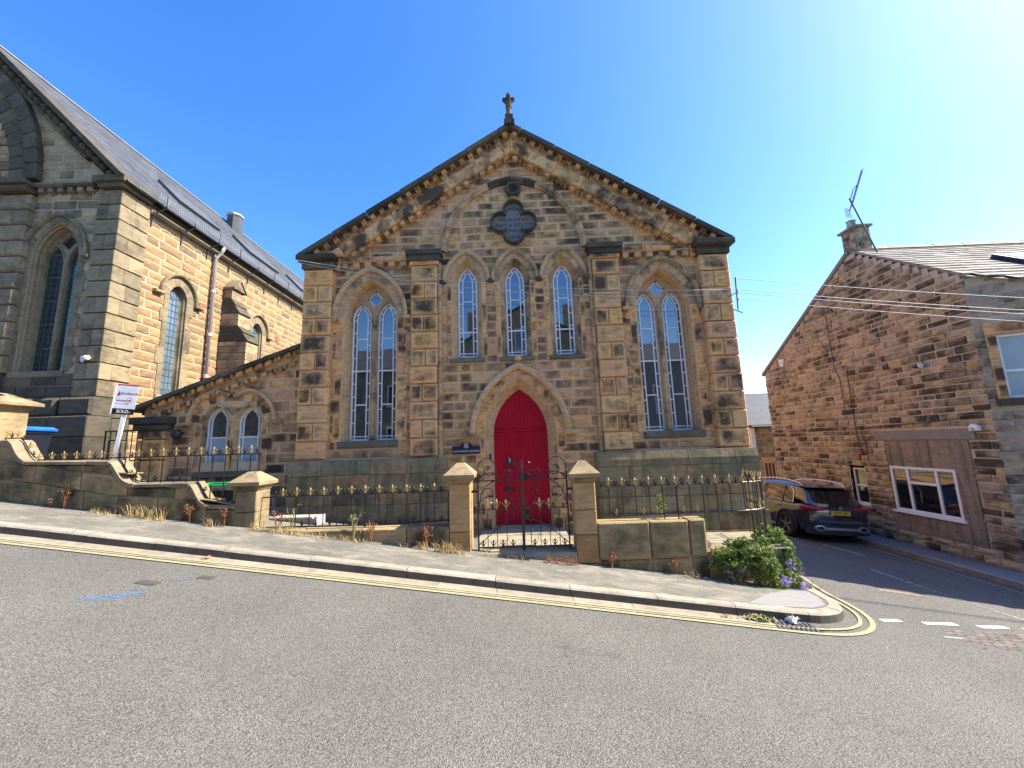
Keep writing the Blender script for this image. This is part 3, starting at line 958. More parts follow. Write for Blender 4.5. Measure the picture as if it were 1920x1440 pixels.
# right-hand pavement under the house
RP = [(9.15, -1.6), (9.15, 12.0)]
RPK = [(9.0, -30.0), (9.15, -1.6), (9.15, 14.0)]
RL = path_len(RPK)
kerb2 = link('kerb', None, None, (0, 0, 0), kind='structure')
s = 22.0
while s < RL[-1]:
    l = rnd.uniform(0.8, 1.1)
    path_block(RPK, RL, s + 0.004, min(s + l, RL[-1]) - 0.004, -0.15, 0.0, 0.10, -0.2, 1, 0, flat).build('kerb_stone', M['kerb'], kerb2)
    s += l
sheet('pavement', [9.14, 9.6, 10.0, 10.5, 11, 13, 16, 22], frange(-12, 14, 1.0), lambda x, y: flat(x) + 0.096, plain('grey_footway', (0.17, 0.165, 0.16), (0.22, 0.21, 0.20), 0.9, scale=6, bump=0.6, bscale=90), kind='structure')

# road markings
def stripe(P, w, mat, name, lift=0.006, step=0.25, zf=gz):
    Ls = path_len(P)
    n = max(1, int(Ls[-1] / step))
    vs_ = []
    for i in range(n + 1):
        (x, y), (dx, dy) = path_at(P, Ls, Ls[-1] * i / n)
        for o in (-w / 2, w / 2):
            a, b = x - dy * o, y + dx * o
            vs_.append((a, b, zf(a, b) + lift))
    fs_ = [(2 * i, 2 * i + 2, 2 * i + 3, 2 * i + 1) for i in range(n)]
    return MB().add(vs_, fs_).build(name, mat, None, False, kind='structure')
def offs(d):
    out = []
    for s_ in frange(0, KL[-1], 0.12):
        (x, y), (dx, dy) = path_at(KPATH, KL, s_)
        out.append((x + dy * d, y - dx * d))
    return out
def smooth_path(P, it=4):
    for _ in range(it):
        P = [P[0]] + [((a[0] + 2 * b[0] + c_[0]) / 4, (a[1] + 2 * b[1] + c_[1]) / 4) for a, b, c_ in zip(P[:-2], P[1:-1], P[2:])] + [P[-1]]
    return P
stripe(smooth_path([(x, y) for x, y in offs(0.20) if y < 0]), 0.042, M['yellow'], 'yellow_line', 0.016, 0.12, flat)
stripe(smooth_path([(x, y) for x, y in offs(0.33) if y < 0]), 0.06, M['yellow'], 'yellow_line', 0.012, 0.12)
stripe([(8.86, -2.2), (8.84, 0.0), (8.86, 3.2)], 0.05, M['yellow'], 'yellow_line')
stripe([(8.9, -3.6), (8.86, -2.2)], 0.05, M['worn_whiteline'], 'white_line')
for a, b in ((4.93, 5.22), (5.50, 5.98), (6.24, 6.66), (6.86, 7.3), (7.5, 7.95), (8.15, 8.6)):
    stripe([(a, -2.58), (b, -2.54)], 0.085, M['whiteline'], 'give_way_line')
stripe([(7.09, 0.05), (7.14, -1.15)], 0.05, M['worn_whiteline'], 'centre_line')
stripe([(7.14, -1.2), (7.3, -2.3)], 0.06, paint_mark('ghost_white_paint', (0.34, 0.335, 0.32), 0.45), 'centre_line')
stripe([(7.70, 2.3), (7.95, 1.2)], 0.07, M['worn_whiteline'], 'centre_line')
stripe([(6.9, 2.6), (7.25, 1.35)], 0.02, M['worn_whiteline'], 'centre_line')
stripe([(5.35, -2.98), (5.62, -3.0)], 0.03, M['worn_whiteline'], 'white_line')

# path and forecourt
def court_z(x, y=0.0):
    P = [(-22, 2.9), (-9.5, 1.45), (-7, 1.0), (-5.0, 0.44), (-3, 0.26), (-1.2, 0.03), (1.2, -0.05), (4.9, -0.10)]
    for (a, za), (b, zb) in zip(P[:-1], P[1:]):
        if x <= b:
            return za + (zb - za) * (x - a) / (b - a)
    return -0.10
sheet('forecourt', frange(-22, 4.55, 0.35), [-1.5, -1.2, -0.9, -0.6, -0.3, 0.0, 0.4, 0.9], lambda x, y: court_z(x), plain('forecourt_gravel', (0.25, 0.22, 0.17), (0.17, 0.15, 0.11), 0.95, scale=14, bump=1.0, bscale=70), kind='structure')
path = link('path', None, None, (0, 0, 0), kind='structure')
for j in range(4):
    y0, y1 = -1.44 + j * 0.44, -1.44 + (j + 1) * 0.44
    cut = sorted([-0.86, 0.86] + ([-0.3, 0.28] if j % 2 else [-0.05]))
    for a, b in zip(cut[:-1], cut[1:]):
        MB().box(a + 0.004, b - 0.004, y0 + 0.004, y1 - 0.004, -0.1, 0.046 + rnd.uniform(-0.003, 0.003)).build('flagstone', M['flag'], path)
flags = link('forecourt_paving', None, None, (0, 0, 0), kind='structure')
for j in range(2):
    y0 = -1.42 + j * 0.55
    x = 1.25
    while x < 4.4:
        l = rnd.uniform(0.5, 0.85)
        MB().box(x + 0.004, min(x + l, 4.42) - 0.004, y0 + 0.004, y0 + 0.546, -0.3, -0.052 + rnd.uniform(-0.003, 0.003)).build('flagstone', M['flag'], flags)
        x += l

# ------------------------------------------------------------------ the chapel school
chapel = thing('chapel', 'symmetrical stone chapel with red pointed door, quatrefoil datestone and three central lancets', 'chapel')
EAVE_X, EAVE_Z, APEX_Z = 4.955, 6.24, 9.405
SL = (APEX_Z - EAVE_Z) / EAVE_X
TH = math.atan(SL)
CS = Stones(chapel, 300, 'wall_stone')
OPEN = [(-3.345, 0.735, 0.379, 4.82, 1.80), (3.345, 0.735, 0.379, 4.82, 1.80), (0.0, 0.865, 0.585, 2.0, -2),
        (-1.12, 0.44, 0.29, 5.55, 3.66), (0.0, 0.44, 0.29, 5.55, 3.66), (1.12, 0.44, 0.29, 5.55, 3.66)]
HOLE = [(-3.345, 0.62, 0.379, 4.82, 1.85), (3.345, 0.62, 0.379, 4.82, 1.85), (0.0, 0.79, 0.585, 2.0, -2),
        (-1.12, 0.35, 0.29, 5.55, 3.70), (0.0, 0.35, 0.29, 5.55, 3.70), (1.12, 0.35, 0.29, 5.55, 3.70)]
def front_iv(opens, lim, zoff):
    def f(za, zb):
        xm = min(lim, (APEX_Z - zoff - za) / SL)
        iv = [(-xm, xm)] if xm > 0.05 else []
        for c, h, cc, zs, zl in opens:
            if zb <= zl:
                continue
            w = arch_half(h, cc, zs, max(za, zl))
            if w > 0.01:
                iv = sub(iv, c - w, c + w)
        return iv
    return f
stone_iv = front_iv(OPEN, 4.8, 0.45)
def stone_iv2(za, zb):
    iv = stone_iv(za, zb)
    if zb < 6.1:                                   # behind the pilasters
        for a, b in ((-4.86, -4.2), (-2.4, -1.72), (1.72, 2.4), (4.2, 4.86)):
            iv = sub(iv, a, b)
    return iv
mid = lambda iv: [(max(a, -1.6), min(b, 1.6)) for a, b in iv if b > -1.6 and a < 1.6]
fill(CS, W0, courses(-0.3, 1.6, 0.20), lambda a, b: mid(stone_iv2(a, b)), 0.26, 0.62, ROUGH, M['chapel'], M['chapel_j'], 0.0, 0.08, 0.014)
fill(CS, W0, courses(1.6, 5.98, 0.205), stone_iv2, 0.24, 0.60, ROUGH, M['chapel'], M['chapel_j'], 0.0, 0.08, 0.014)
fill(CS, W0, courses(5.98, 9.0, 0.205), stone_iv2, 0.30, 0.72, ROUGH, M['chapel'], M['chapel_j'], 0.0, 0.08, 0.014, weight=0.9)
backing(W0, -0.8, 9.25, front_iv(HOLE, 4.82, 0.12), M['mortar'], chapel)

# side walls and rear (joined stonework, seen only from aside)
for sx, W in ((1, Wall(4.82, 0.02, 0, R(90))), (-1, Wall(-4.82, 14.0, 0, R(-90)))):
    CSS = Stones(chapel, 0, 'side_stone')
    fill(CSS, W, courses(-1.2, 6.1, 0.26), lambda a, b: [(0.25, 13.9)], 0.4, 0.8, ROUGH, M['chapel'], M['chapel_j'], 0.0, 0.06, 0.016)
    CSS.finish()
    MB().add([W.P(0, -1.6, -0.02), W.P(14, -1.6, -0.02), W.P(14, 6.2, -0.02), W.P(0, 6.2, -0.02)], [(0, 1, 2, 3)]).build('wall', M['mortar'], chapel)
MB().add([(-4.8, 14, -1.6), (4.8, 14, -1.6), (4.8, 14, 6.2), (0, 14, 9.2), (-4.8, 14, 6.2)], [(0, 1, 2, 3, 4)]).build('wall', M['mortar'], chapel)
rf = MB()
for sg in (-1, 1):
    rf.add([(sg * 4.98, 0.1, 6.16), (0, 0.1, 9.33), (0, 14.1, 9.33), (sg * 4.98, 14.1, 6.16), (sg * 4.98, 0.1, 6.08), (0, 0.1, 9.25), (0, 14.1, 9.25), (sg * 4.98, 14.1, 6.08)],
           [(0, 1, 2, 3), (7, 6, 5, 4), (0, 4, 5, 1), (3, 2, 6, 7), (0, 3, 7, 4)])
rf.build('roof', M['slate'], chapel)
# dark room inside, so that nothing shows through
MB().box(-4.6, 4.6, 0.62, 0.70, -0.5, 6.1).build('inner_wall', M['blackplastic'], chapel)

# pilasters of channelled blocks
def pilaster(x0, x1, out, first_single, ret=0.3):
    n = 11
    z0, z1 = 1.60, 5.945
    p = (z1 - z0) / n
    MB().rect(W0, x0 + 0.02, x1 - 0.02, 1.3, 6.0, -0.02, out - 0.045).build('pilaster_core', M['trim'], chapel)
    for i in range(n):
        single = (i % 2 == 0)
        za, zb = z1 - (i + 1) * p + 0.011, z1 - i * p - 0.011
        j = rnd.uniform(-0.008, 0.008)
        if single:
            cuts = [x0 + j, x1 + j]
        else:
            m = (x0 + x1) / 2 + rnd.uniform(-0.04, 0.04)
            cuts = [x0 + j, m, x1 + j]
        for k in range(len(cuts) - 1):
            a, b = cuts[k] + (0.008 if k else 0), cuts[k + 1] - (0.008 if k < len(cuts) - 2 else 0)
            MB().rect(W0, a, b, za, zb, -ret, out + rnd.uniform(-0.004, 0.004), 0.022).build('quoin_block', M['ashlar'], chapel)
pilaster(-4.86, -4.22, 0.15, True)
pilaster(4.22, 4.86, 0.15, True)
pilaster(-2.38, -1.79, 0.14, True, 0.02)
pilaster(1.79, 2.38, 0.14, True, 0.02)
for sg in (-1, 1):                                  # slender rolls beside the inner pilasters
    x = sorted((sg * 1.70, sg * 1.785))
    z = 1.55
    while z < 6.1:
        e = min(z + rnd.uniform(0.7, 1.1), 6.1)
        MB().rect(W0, x[0], x[1], z + 0.003, e - 0.003, -0.02, 0.075, 0.02).build('shaft_stone', M['trim'], chapel)
        z = e

# plinth with sloping top course
for sg in (-1, 1):
    for (za, zb, oa, ob, l0, l1) in ((-0.75, -0.02, 0.40, 0.40, 0.7, 1.1), (-0.02, 0.34, 0.36, 0.36, 0.55, 0.95), (0.34, 0.66, 0.33, 0.33, 0.5, 0.9), (0.66, 0.98, 0.32, 0.32, 0.6, 1.0), (0.98, 1.27, 0.31, 0.31, 0.6, 1.0), (1.27, 1.575, 0.31, 0.27, 0.7, 1.1)):
        a, b = 1.56 + rnd.uniform(0, 0.01), 4.90 + (oa - 0.31)
        x = a
        while x < b - 0.02:
            e = x + rnd.uniform(l0, l1)
            if b - e < 0.35:
                e = b
            xa, xb = sorted((sg * (x + 0.004), sg * (e - 0.004)))
            mb = MB()
            zt = zb - 0.004
            oo = oa + rnd.uniform(-0.004, 0.004)
            sl_ = ob < oa
            mb.add([W0.P(xa, za + 0.003, 0.0), W0.P(xb, za + 0.003, 0.0), W0.P(xb, za + 0.003, oo), W0.P(xa, za + 0.003, oo),
                    W0.P(xa, zt, 0.0), W0.P(xb, zt, 0.0), W0.P(xb, zt, ob if sl_ else oo), W0.P(xa, zt, ob if sl_ else oo)],
                   [(0, 1, 2, 3), (4, 7, 6, 5), (3, 2, 6, 7), (0, 3, 7, 4), (1, 5, 6, 2), (0, 4, 5, 1)]) if not sl_ else \
                mb.add([W0.P(xa, za + 0.003, 0.0), W0.P(xb, za + 0.003, 0.0), W0.P(xb, za + 0.003, oo), W0.P(xa, za + 0.003, oo),
                        W0.P(xa, za + 0.14, oo), W0.P(xb, za + 0.14, oo), W0.P(xb, zt, ob), W0.P(xa, zt, ob), W0.P(xa, zt, 0), W0.P(xb, zt, 0)],
                       [(0, 1, 2, 3), (3, 2, 5, 4), (4, 5, 6, 7), (7, 6, 9, 8), (0, 3, 4, 7, 8), (1, 9, 6, 5, 2)])
            mb.build('plinth_block', M['plinth'], chapel)
            x = e
# returned plinth along the lane
for k in range(8):
    MB().box(4.84, 5.0 + 0.09, 0.02 + k * 1.7, 0.02 + (k + 1) * 1.7 - 0.008, -1.6, 1.27).build('plinth_block', M['plinth'], chapel)

# capitals, string course, dentils
for sg in (-1, 1):
    def rx(a, b, *r, name, mat, cham=0.012):
        x0, x1 = sorted((sg * a, sg * b))
        return MB().rect(W0, x0, x1, *r, cham).build(name, M[mat], chapel)
    rx(1.66, 2.48, 6.165, 6.28, 0, 0.27, name='capital', mat='dark')
    rx(1.70, 2.44, 6.04, 6.165, 0, 0.22, name='capital', mat='dark')
    rx(1.74, 2.41, 5.95, 6.04, 0, 0.175, name='capital', mat='ashlar')
    rx(4.10, 4.97, 6.115, 6.235, -0.3, 0.34, name='capital', mat='dark')
    rx(4.16, 4.90, 5.95, 6.115, -0.3, 0.20, name='capital', mat='dark')
    rx(4.05, 4.155, 5.95, 6.10, 0, 0.13, name='corbel', mat='ashlar')
    for a, b in ((2.485, 3.02), (3.025, 3.6), (3.605, 4.095)):
        rx(a, b, 6.10, 6.215, 0, 0.14, name='string_course', mat='ashlar', cham=0.03)
    for k in range(6):
        a = 2.50 + k * 0.275
        rx(a, a + 0.145, 5.965, 6.095, 0, 0.11, name='dentil', mat='trim')

def rake_poly(sg, u0, u1, p0, p1):
    ct, st = math.cos(TH), math.sin(TH)
    out = []
    for u, p in ((u0, p0), (u1, p0), (u1, p1), (u0, p1)):
        um = (EAVE_X - p * st) / ct
        lo = max(0.0, (p * ct) / st - 0.02)
        u = max(min(u, um - 0.003), lo)
        out.append((sg * (EAVE_X - u * ct - p * st), EAVE_Z + u * st - p * ct))
    return out
LR = EAVE_X / math.cos(TH)
def rake_row(p0, p1, o0, o1, l, gap, name, mat, cham=0.0, start=0.0, jit=0.0, jout=0.004, mats=None):
    for sg in (-1, 1):
        u = start
        while u < LR - 0.02:
            ll = l * rnd.uniform(1 - jit, 1 + jit)
            e = min(u + ll, LR)
            poly = rake_poly(sg, u + gap / 2, e - gap / 2, p0, p1)
            w = math.hypot(poly[0][0] - poly[1][0], poly[0][1] - poly[1][1])
            w2 = math.hypot(poly[2][0] - poly[3][0], poly[2][1] - poly[3][1])
            if max(w, w2) > 0.05:
                MB().prism(W0, poly if sg < 0 else poly, o0, o1 + rnd.uniform(-jout, jout), cham).build(name, M[mat], chapel)
            u = e
bed_ = [(0, APEX_Z - 0.02), (-EAVE_X + 0.05, EAVE_Z + 0.012), (-EAVE_X + 0.05, EAVE_Z - 0.06), (0, APEX_Z - 0.40), (EAVE_X - 0.05, EAVE_Z - 0.06), (EAVE_X - 0.05, EAVE_Z + 0.012)]
MB().prism(W0, [bed_[0], bed_[1], bed_[2], bed_[3]], -0.12, 0.06).build('coping_bed', M['dark'], chapel)
MB().prism(W0, [bed_[0], bed_[3], bed_[4], bed_[5]], -0.12, 0.06).build('coping_bed', M['dark'], chapel)
rake_row(0.0, 0.095, -0.05, 0.33, 0.92, 0.008, 'coping_stone', 'dark', 0.018)
rake_row(0.095, 0.30, -0.02, 0.13, 0.62, 0.006, 'cornice_stone', 'chapel', 0.0, jit=0.25, jout=0.012)
rake_row(0.30, 0.56, -0.02, 0.19, 0.74, 0.007, 'frieze_stone', 'ashlar', 0.03, jit=0.2)
rake_row(0.56, 0.61, -0.02, 0.07, 0.9, 0.006, 'cornice_stone', 'trim', 0.0)
for (p0, p1, out_, pitch, w, off) in ((0.097, 0.185, 0.25, 0.25, 0.115, 0.34), (0.562, 0.655, 0.14, 0.225, 0.115, 1.02)):
    for sg in (-1, 1):
        u = off
        while u < LR - 0.1:
            poly = rake_poly(sg, u, u + w, p0, p1)
            if math.hypot(poly[0][0] - poly[1][0], poly[0][1] - poly[1][1]) > 0.08:
                MB().prism(W0, poly, 0.0, out_ + rnd.uniform(-0.008, 0.008), 0.01).build('dentil', M['ashlar' if rnd.random() < 0.7 else 'trim'], chapel)
            u += pitch * rnd.uniform(0.97, 1.03)
# coping corbels down to the cornice
for sg in (-1, 1):
    for u in frange(0.7, 5.3, 0.78):
        poly = rake_poly(sg, u, u + 0.17, 0.187, 0.30)
        MB().prism(W0, poly, 0.1, 0.20, 0.03).build('corbel', M['chapel'], chapel)

# finial
fb = MB()
fb.box(-0.095, 0.095, -0.37, -0.18, 9.34, 9.58)
fb.box(-0.125, 0.125, -0.40, -0.15, 9.30, 9.42)
fin = fb.build('finial', M['dark'], chapel)
sh = MB()
sh.lathe([(0.085, 9.58), (0.075, 9.62), (0.062, 9.80), (0.08, 9.82), (0.08, 9.85), (0.05, 9.88)], 0, -0.275, 0, 8, rot=R(22.5))
sh.build('finial_shaft', M['dark'], fin)
hd = MB()
prof = [(0.035, 9.86), (0.05, 9.92), (0.10, 10.0), (0.15, 10.05), (0.135, 10.085), (0.075, 10.085), (0.05, 10.11), (0.055, 10.16), (0.035, 10.20), (0.0, 10.24)]
pl = [(x, z) for x, z in prof] + [(-x, z) for x, z in reversed(prof[:-1])]
hd.prism(Wall(0, -0.275, 0, 0), pl, -0.05, 0.05, 0.02)
hd.prism(Wall(0, -0.275, 0, R(90)), pl, -0.049, 0.049, 0.02)
hd.build('finial_head', M['dark'], fin)

# big relieving arch
cc_b = 0.156
prof = [(1.555, 0.0), (1.56, 0.05), (1.60, 0.06), (1.63, 0.10), (1.68, 0.11), (1.70, 0.085), (1.70, 0.0)]
nb = 9
for side in (-1, 1):
    for k in range(nb):
        mb = MB()
        paths = []
        for h, o in prof:
            Rr = h + cc_b
            th = math.acos(cc_b / Rr)
            a0, a1 = th * (k + 0.012) / nb, th * (k + 1 - 0.012) / nb
            paths.append([(side * (Rr * math.cos(a0 + (a1 - a0) * i / 4) - cc_b), 6.30 + (Rr * math.sin(a0 + (a1 - a0) * i / 4))) for i in range(5)])
        mb.sweep(W0, paths, [o for _, o in prof])
        mb.build('hood_mould', M['trim' if k < 7 else 'dark'], chapel)

# quatrefoil datestone and little round light
def quatre(cx, cz, r, d, n=10):
    pts = []
    for q in range(4):
        a0 = q * math.pi / 2
        lx, lz = cx + d * math.cos(a0), cz + d * math.sin(a0)
        m = (2 * d + math.sqrt(max(0.0, 8 * r * r - 4 * d * d))) / 4      # where it meets its neighbour
        lim = math.atan2(m, m - d)
        for i in range(n + 1):
            a = a0 - lim + 2 * lim * i / n
            pts.append((lx + r * math.cos(a), lz + r * math.sin(a)))
    return pts
QX, QZ = 0.02, 6.965
QD = 0.300
q_ = lambda r: quatre(QX, QZ, r, QD) + [quatre(QX, QZ, r, QD)[0]]
ds = MB()
ds.plate(W0, quatre(QX, QZ, 0.255, QD), [quatre(QX, QZ, 0.214, QD)], -0.02, 0.12)
ds.sweep(W0, [q_(0.255), q_(0.243)], [0.121, 0.155])
ds.sweep(W0, [q_(0.243), q_(0.226), q_(0.214)], [0.155, 0.15, 0.121])
date = ds.build('datestone', M['dark'], chapel)
dp = MB()
dp.plate(W0, quatre(QX, QZ, 0.222, QD), [], -0.02, 0.035)
M['tablet'] = plain('tablet_stone', (0.16, 0.15, 0.145), (0.24, 0.20, 0.16), 0.7, scale=5, bump=0.3)
dp.build('tablet', M['tablet'], date)
tm = M['blackplastic']
for txt, z, s_ in (('PRIMITIVE', 7.035, 0.125), ('METHODIST', 6.90, 0.13), ('SCHOOL', 6.77, 0.12), ('1878', 6.60, 0.115)):
    put_text(txt, s_, tm, date, (QX, -0.037, z), (R(90), 0, 0), 1.25)
for txt, r, sz, a0, st, up in (('SUNDAY', 0.26, 0.11, 142, -21, 1),):
    for i, ch in enumerate(txt):
        a = R(a0 + st * i)
        cz = 7.165 if up > 0 else 6.72
        px, pz = QX + r * math.cos(a) * 0.8, cz + (r * math.sin(a) * 0.62 if up > 0 else r * math.sin(a) * 0.45 + 0.10)
        tilt = (a - math.pi / 2) if up > 0 else (a + math.pi / 2)
        put_text(ch, sz, tm, date, (px, -0.037, pz), (R(90), -tilt * 0.7 if up > 0 else -tilt * 0.7, 0))
oc = MB()
ring = lambda r, cx=0.03, cz=7.83, n=18: [(cx + r * math.cos(2 * math.pi * i / n), cz + r * math.sin(2 * math.pi * i / n)) for i in range(n + 1)]
oc.sweep(W0, [ring(0.185), ring(0.185), ring(0.16), ring(0.12), ring(0.11), ring(0.075), ring(0.075)], [0.0, 0.09, 0.13, 0.11, 0.05, 0.03, -0.02])
ocl = oc.build('round_light', M['dark'], chapel)
MB().prism(W0, ring(0.075)[:-1], 0.0, 0.02).build('pane', M['blackplastic'], ocl)
MB().rect(W0, -0.03, 0.09, 7.60, 7.66, 0, 0.05, 0.01).build('boss', M['trim'], chapel)

# windows
for sg in (-1, 1):
    two_light_window(chapel, W0, sg * 3.345, 4.82, 1.975)
for c in (-1.12, 0.0, 1.12):
    cc, zs = 0.29, 5.55
    prof = [(0.465, 0.0), (0.465, 0.05), (0.49, 0.08), (0.535, 0.095), (0.557, 0.08), (0.557, 0.0)]
    MB().sweep(W0, [arch_path(c, h, cc, zs, zs + 0.02, 10) for h, _ in prof], [o for _, o in prof]).build('hood_mould', M['trim'], chapel)
    arch_ring(chapel, W0, c, 0.345, 0.462, cc, zs, 3, -0.05, 0.013, M['trim'])
    z = 3.73
    k = 0
    while z < zs - 0.02:
        h = min((0.55, 0.3, 0.45)[k % 3], zs - z)
        if zs - z - h < 0.15:
            h = zs - z
        for sg in (-1, 1):
            b = 0.465 if (k + (sg > 0)) % 2 else 0.445
            x0, x1 = sorted((c + sg * 0.345, c + sg * b))
            MB().rect(W0, x0, x1, z + 0.004, z + h - 0.004, -0.05, 0.013).build('jamb_stone', M['ashlar'], chapel)
        z += h
        k += 1
    prof = [(0.35, 0.0), (0.325, -0.03), (0.325, -0.07), (0.30, -0.08), (0.25, -0.18), (0.226, -0.20), (0.226, -0.34)]
    MB().sweep(W0, [arch_path(c, h, cc, zs, 3.74, 10) for h, _ in prof], [o for _, o in prof]).build('window_reveal', M['trim'], chapel)
    MB().prism(W0, [(c - 0.40, 3.645), (c + 0.40, 3.645), (c + 0.40, 3.735), (c - 0.40, 3.735)], -0.3, 0.06, 0.02).build('window_sill', M['sillstone'], chapel)
    win = link('window', None, chapel)
    glazing(W0, win, c, 0.222, cc, zs, 3.80, -0.22, [4.40, 5.15], inner=0.105, side_step=0.3)
for x in (-0.56, 0.56, -1.68, 1.68):
    MB().rect(W0, x - 0.055, x + 0.055, 5.50, 5.60, 0.0, 0.105, 0.02).build('label_stop', M['dark'], chapel)

# doorway
cc, zs = 0.585, 2.0
prof = [(0.985, 0.0), (0.985, 0.06), (1.02, 0.10), (1.075, 0.115), (1.11, 0.09), (1.11, 0.0)]
MB().sweep(W0, [arch_path(0.01, h, cc, zs, zs + 0.06, 14) for h, _ in prof], [o for _, o in prof]).build('hood_mould', M['trim'], chapel)
for sg in (-1, 1):
    x0, x1 = sorted((0.01 + sg * 0.96, 0.01 + sg * 1.26))
    MB().rect(W0, x0, x1, 1.985, 2.075, 0, 0.12, 0.02).build('label_stop', M['trim'], chapel)
MB().lathe([(0.03, -0.06), (0.075, -0.03), (0.085, 0.02), (0.05, 0.06), (0.0, 0.075)], 0.01, -0.09, 3.68, 8).build('boss', M['trim'], chapel)
arch_ring(chapel, W0, 0.01, 0.785, 0.98, cc, zs, 5, -0.06, 0.016, M['ashlar'])
z = -0.1
k = 0
while z < zs - 0.02:
    h = min((0.42, 0.3, 0.38, 0.25)[k % 4], zs - z)
    if zs - z - h < 0.12:
        h = zs - z
    for sg in (-1, 1):
        b = (0.98, 0.90)[(k + (sg > 0)) % 2]
        x0, x1 = sorted((0.01 + sg * 0.785, 0.01 + sg * b))
        MB().rect(W0, x0, x1, z + 0.004, z + h - 0.004, -0.06, 0.016).build('jamb_stone', M['ashlar'], chapel)
    z += h
    k += 1
prof = [(0.79, 0.0), (0.765, -0.015), (0.765, -0.05), (0.735, -0.06), (0.70, -0.11), (0.715, -0.14), (0.665, -0.17), (0.665, -0.2), (0.635, -0.21), (0.605, -0.26), (0.605, -0.4)]
MB().sweep(W0, [arch_path(0.01, h, cc, zs, 0.02, 14) for h, _ in prof], [o for _, o in prof]).build('door_reveal', M['trim'], chapel)
for sg in (-1, 1):                                    # moulded bases of the jamb shafts
    x0, x1 = sorted((0.01 + sg * 0.64, 0.01 + sg * 0.86))
    MB().rect(W0, x0, x1, -0.05, 0.30, -0.25, 0.06, 0.03).build('shaft_base', M['ashlar'], chapel)
MB().box(-0.7, 0.72, -0.02, 0.4, -0.05, 0.062).build('threshold', M['flag'], chapel)

# red door: two leaves of boards under a boarded head
def boards(name, x0, x1, z0, zf, out, parent, n):
    leaf = None
    w = (x1 - x0) / n
    for i in range(n):
        a, b = x0 + i * w + 0.0006, x0 + (i + 1) * w - 0.0006
        za, zb2 = zf(a), zf(b)
        mb = MB()
        mb.prism(W0, [(a, z0), (b, z0), (b, zb2), ((a + b) / 2, zf((a + b) / 2)), (a, za)], out - 0.035, out, 0.0032)
        if leaf is None:
            lb = MB().rect(W0, x0 + 0.01, x1 - 0.01, z0 + 0.01, min(za, zb2, zf(x0 + 0.012), zf(x1 - 0.012)) - 0.01, out - 0.06, out - 0.034)
            leaf = lb.build(name, M['red'], parent)
        mb.build('board', M['red'], leaf)
    return leaf
def door_top(x):
    d = abs(x - 0.01)
    v = (0.605 + cc) ** 2 - (min(d, 0.604) + cc) ** 2
    return zs + math.sqrt(max(v, 0.0))
lf = boards('door_leaf', -0.595, 0.007, 0.07, lambda x: 2.075, -0.30, chapel, 7)
rl = boards('door_leaf', 0.013, 0.615, 0.07, lambda x: 2.075, -0.30, chapel, 7)
hl = boards('door_head', -0.59, 0.61, 2.125, lambda x: max(2.13, door_top(x) - 0.004), -0.29, chapel, 14)
MB().rect(W0, -0.6, 0.62, 2.078, 2.124, -0.34, -0.262, 0.008).build('transom', M['red'], chapel)
MB().rect(W0, -0.006, 0.026, 0.08, 2.07, -0.30, -0.285, 0.004).build('cover_strip', M['red'], rl)
lb = MB().rect(W0, -0.39, -0.17, 0.79, 0.87, -0.30, -0.285, 0.006)
lb.build('letter_plate', M['iron'], lf)
kn = MB()
kn.tube([(-0.26 + 0.07 * math.cos(a * 0.628), 0.27, 1.40 + 0.085 * math.sin(a * 0.628)) for a in range(11)], 0.012, 6)
kn.box(-0.29, -0.23, 0.265, 0.30, 1.45, 1.53)
kn.build('door_knocker', M['iron'], lf)
MB().rect(W0, 0.05, 0.13, 0.28, 0.40, -0.30, -0.28, 0.006).build('lock', M['iron'], rl)
MB().rect(W0, 0.05, 0.16, 1.02, 1.13, -0.30, -0.275, 0.01).build('door_handle', M['iron'], rl)
CS.finish()

# name plate beside the door
plq = thing('name_plate', 'navy house name plate with rounded top on the wall left of the red door', 'sign', (-1.18, -0.03, 1.71))
Wp = Wall(0, 0, 0, 0)
out_l = [(-0.295, -0.08), (0.295, -0.08), (0.295, 0.075), (0.12, 0.075)] + [(0.12 * math.cos(a * 0.2618), 0.075 + 0.085 * math.sin(a * 0.2618)) for a in range(1, 12)] + [(-0.12, 0.075), (-0.295, 0.075)]
MB().prism(Wp, out_l, -0.03, 0.006, 0.004).build('plate', plain('navy_enamel', (0.010, 0.016, 0.045), (0.014, 0.02, 0.05), 0.25), plq)
rim = MB().ribbon(Wp, out_l + [out_l[0]], 0.012, 0.0, 0.012)
rim.build('rim', M['iron'], plq)
put_text('THE', 0.055, M['white'], plq, (0, -0.0075, 0.055), (R(90), 0, 0), 1.1, 0.002)
put_text('OLD SUNDAY SCHOOL', 0.056, M['white'], plq, (0, -0.0075, -0.028), (R(90), 0, 0), 1.0, 0.002)
MB().lathe([(0.05, 0), (0.045, -0.008), (0.0, -0.009)], 0, -0.006, 0.11, 10, 'y').build('crest', plain('rosy_enamel', (0.5, 0.32, 0.36)), plq)
cal = thing('door_bell', 'small black entry box on the stone jamb left of the red door', 'door bell', (-0.66, -0.0, 1.55))
MB().box(-0.025, 0.025, -0.035, 0.0, -0.06, 0.06).build('case', M['blackplastic'], cal)
MB().lathe([(0.012, 0), (0.01, -0.006)], 0, -0.035, 0.01, 8, 'y').build('button', M['lead'], cal)

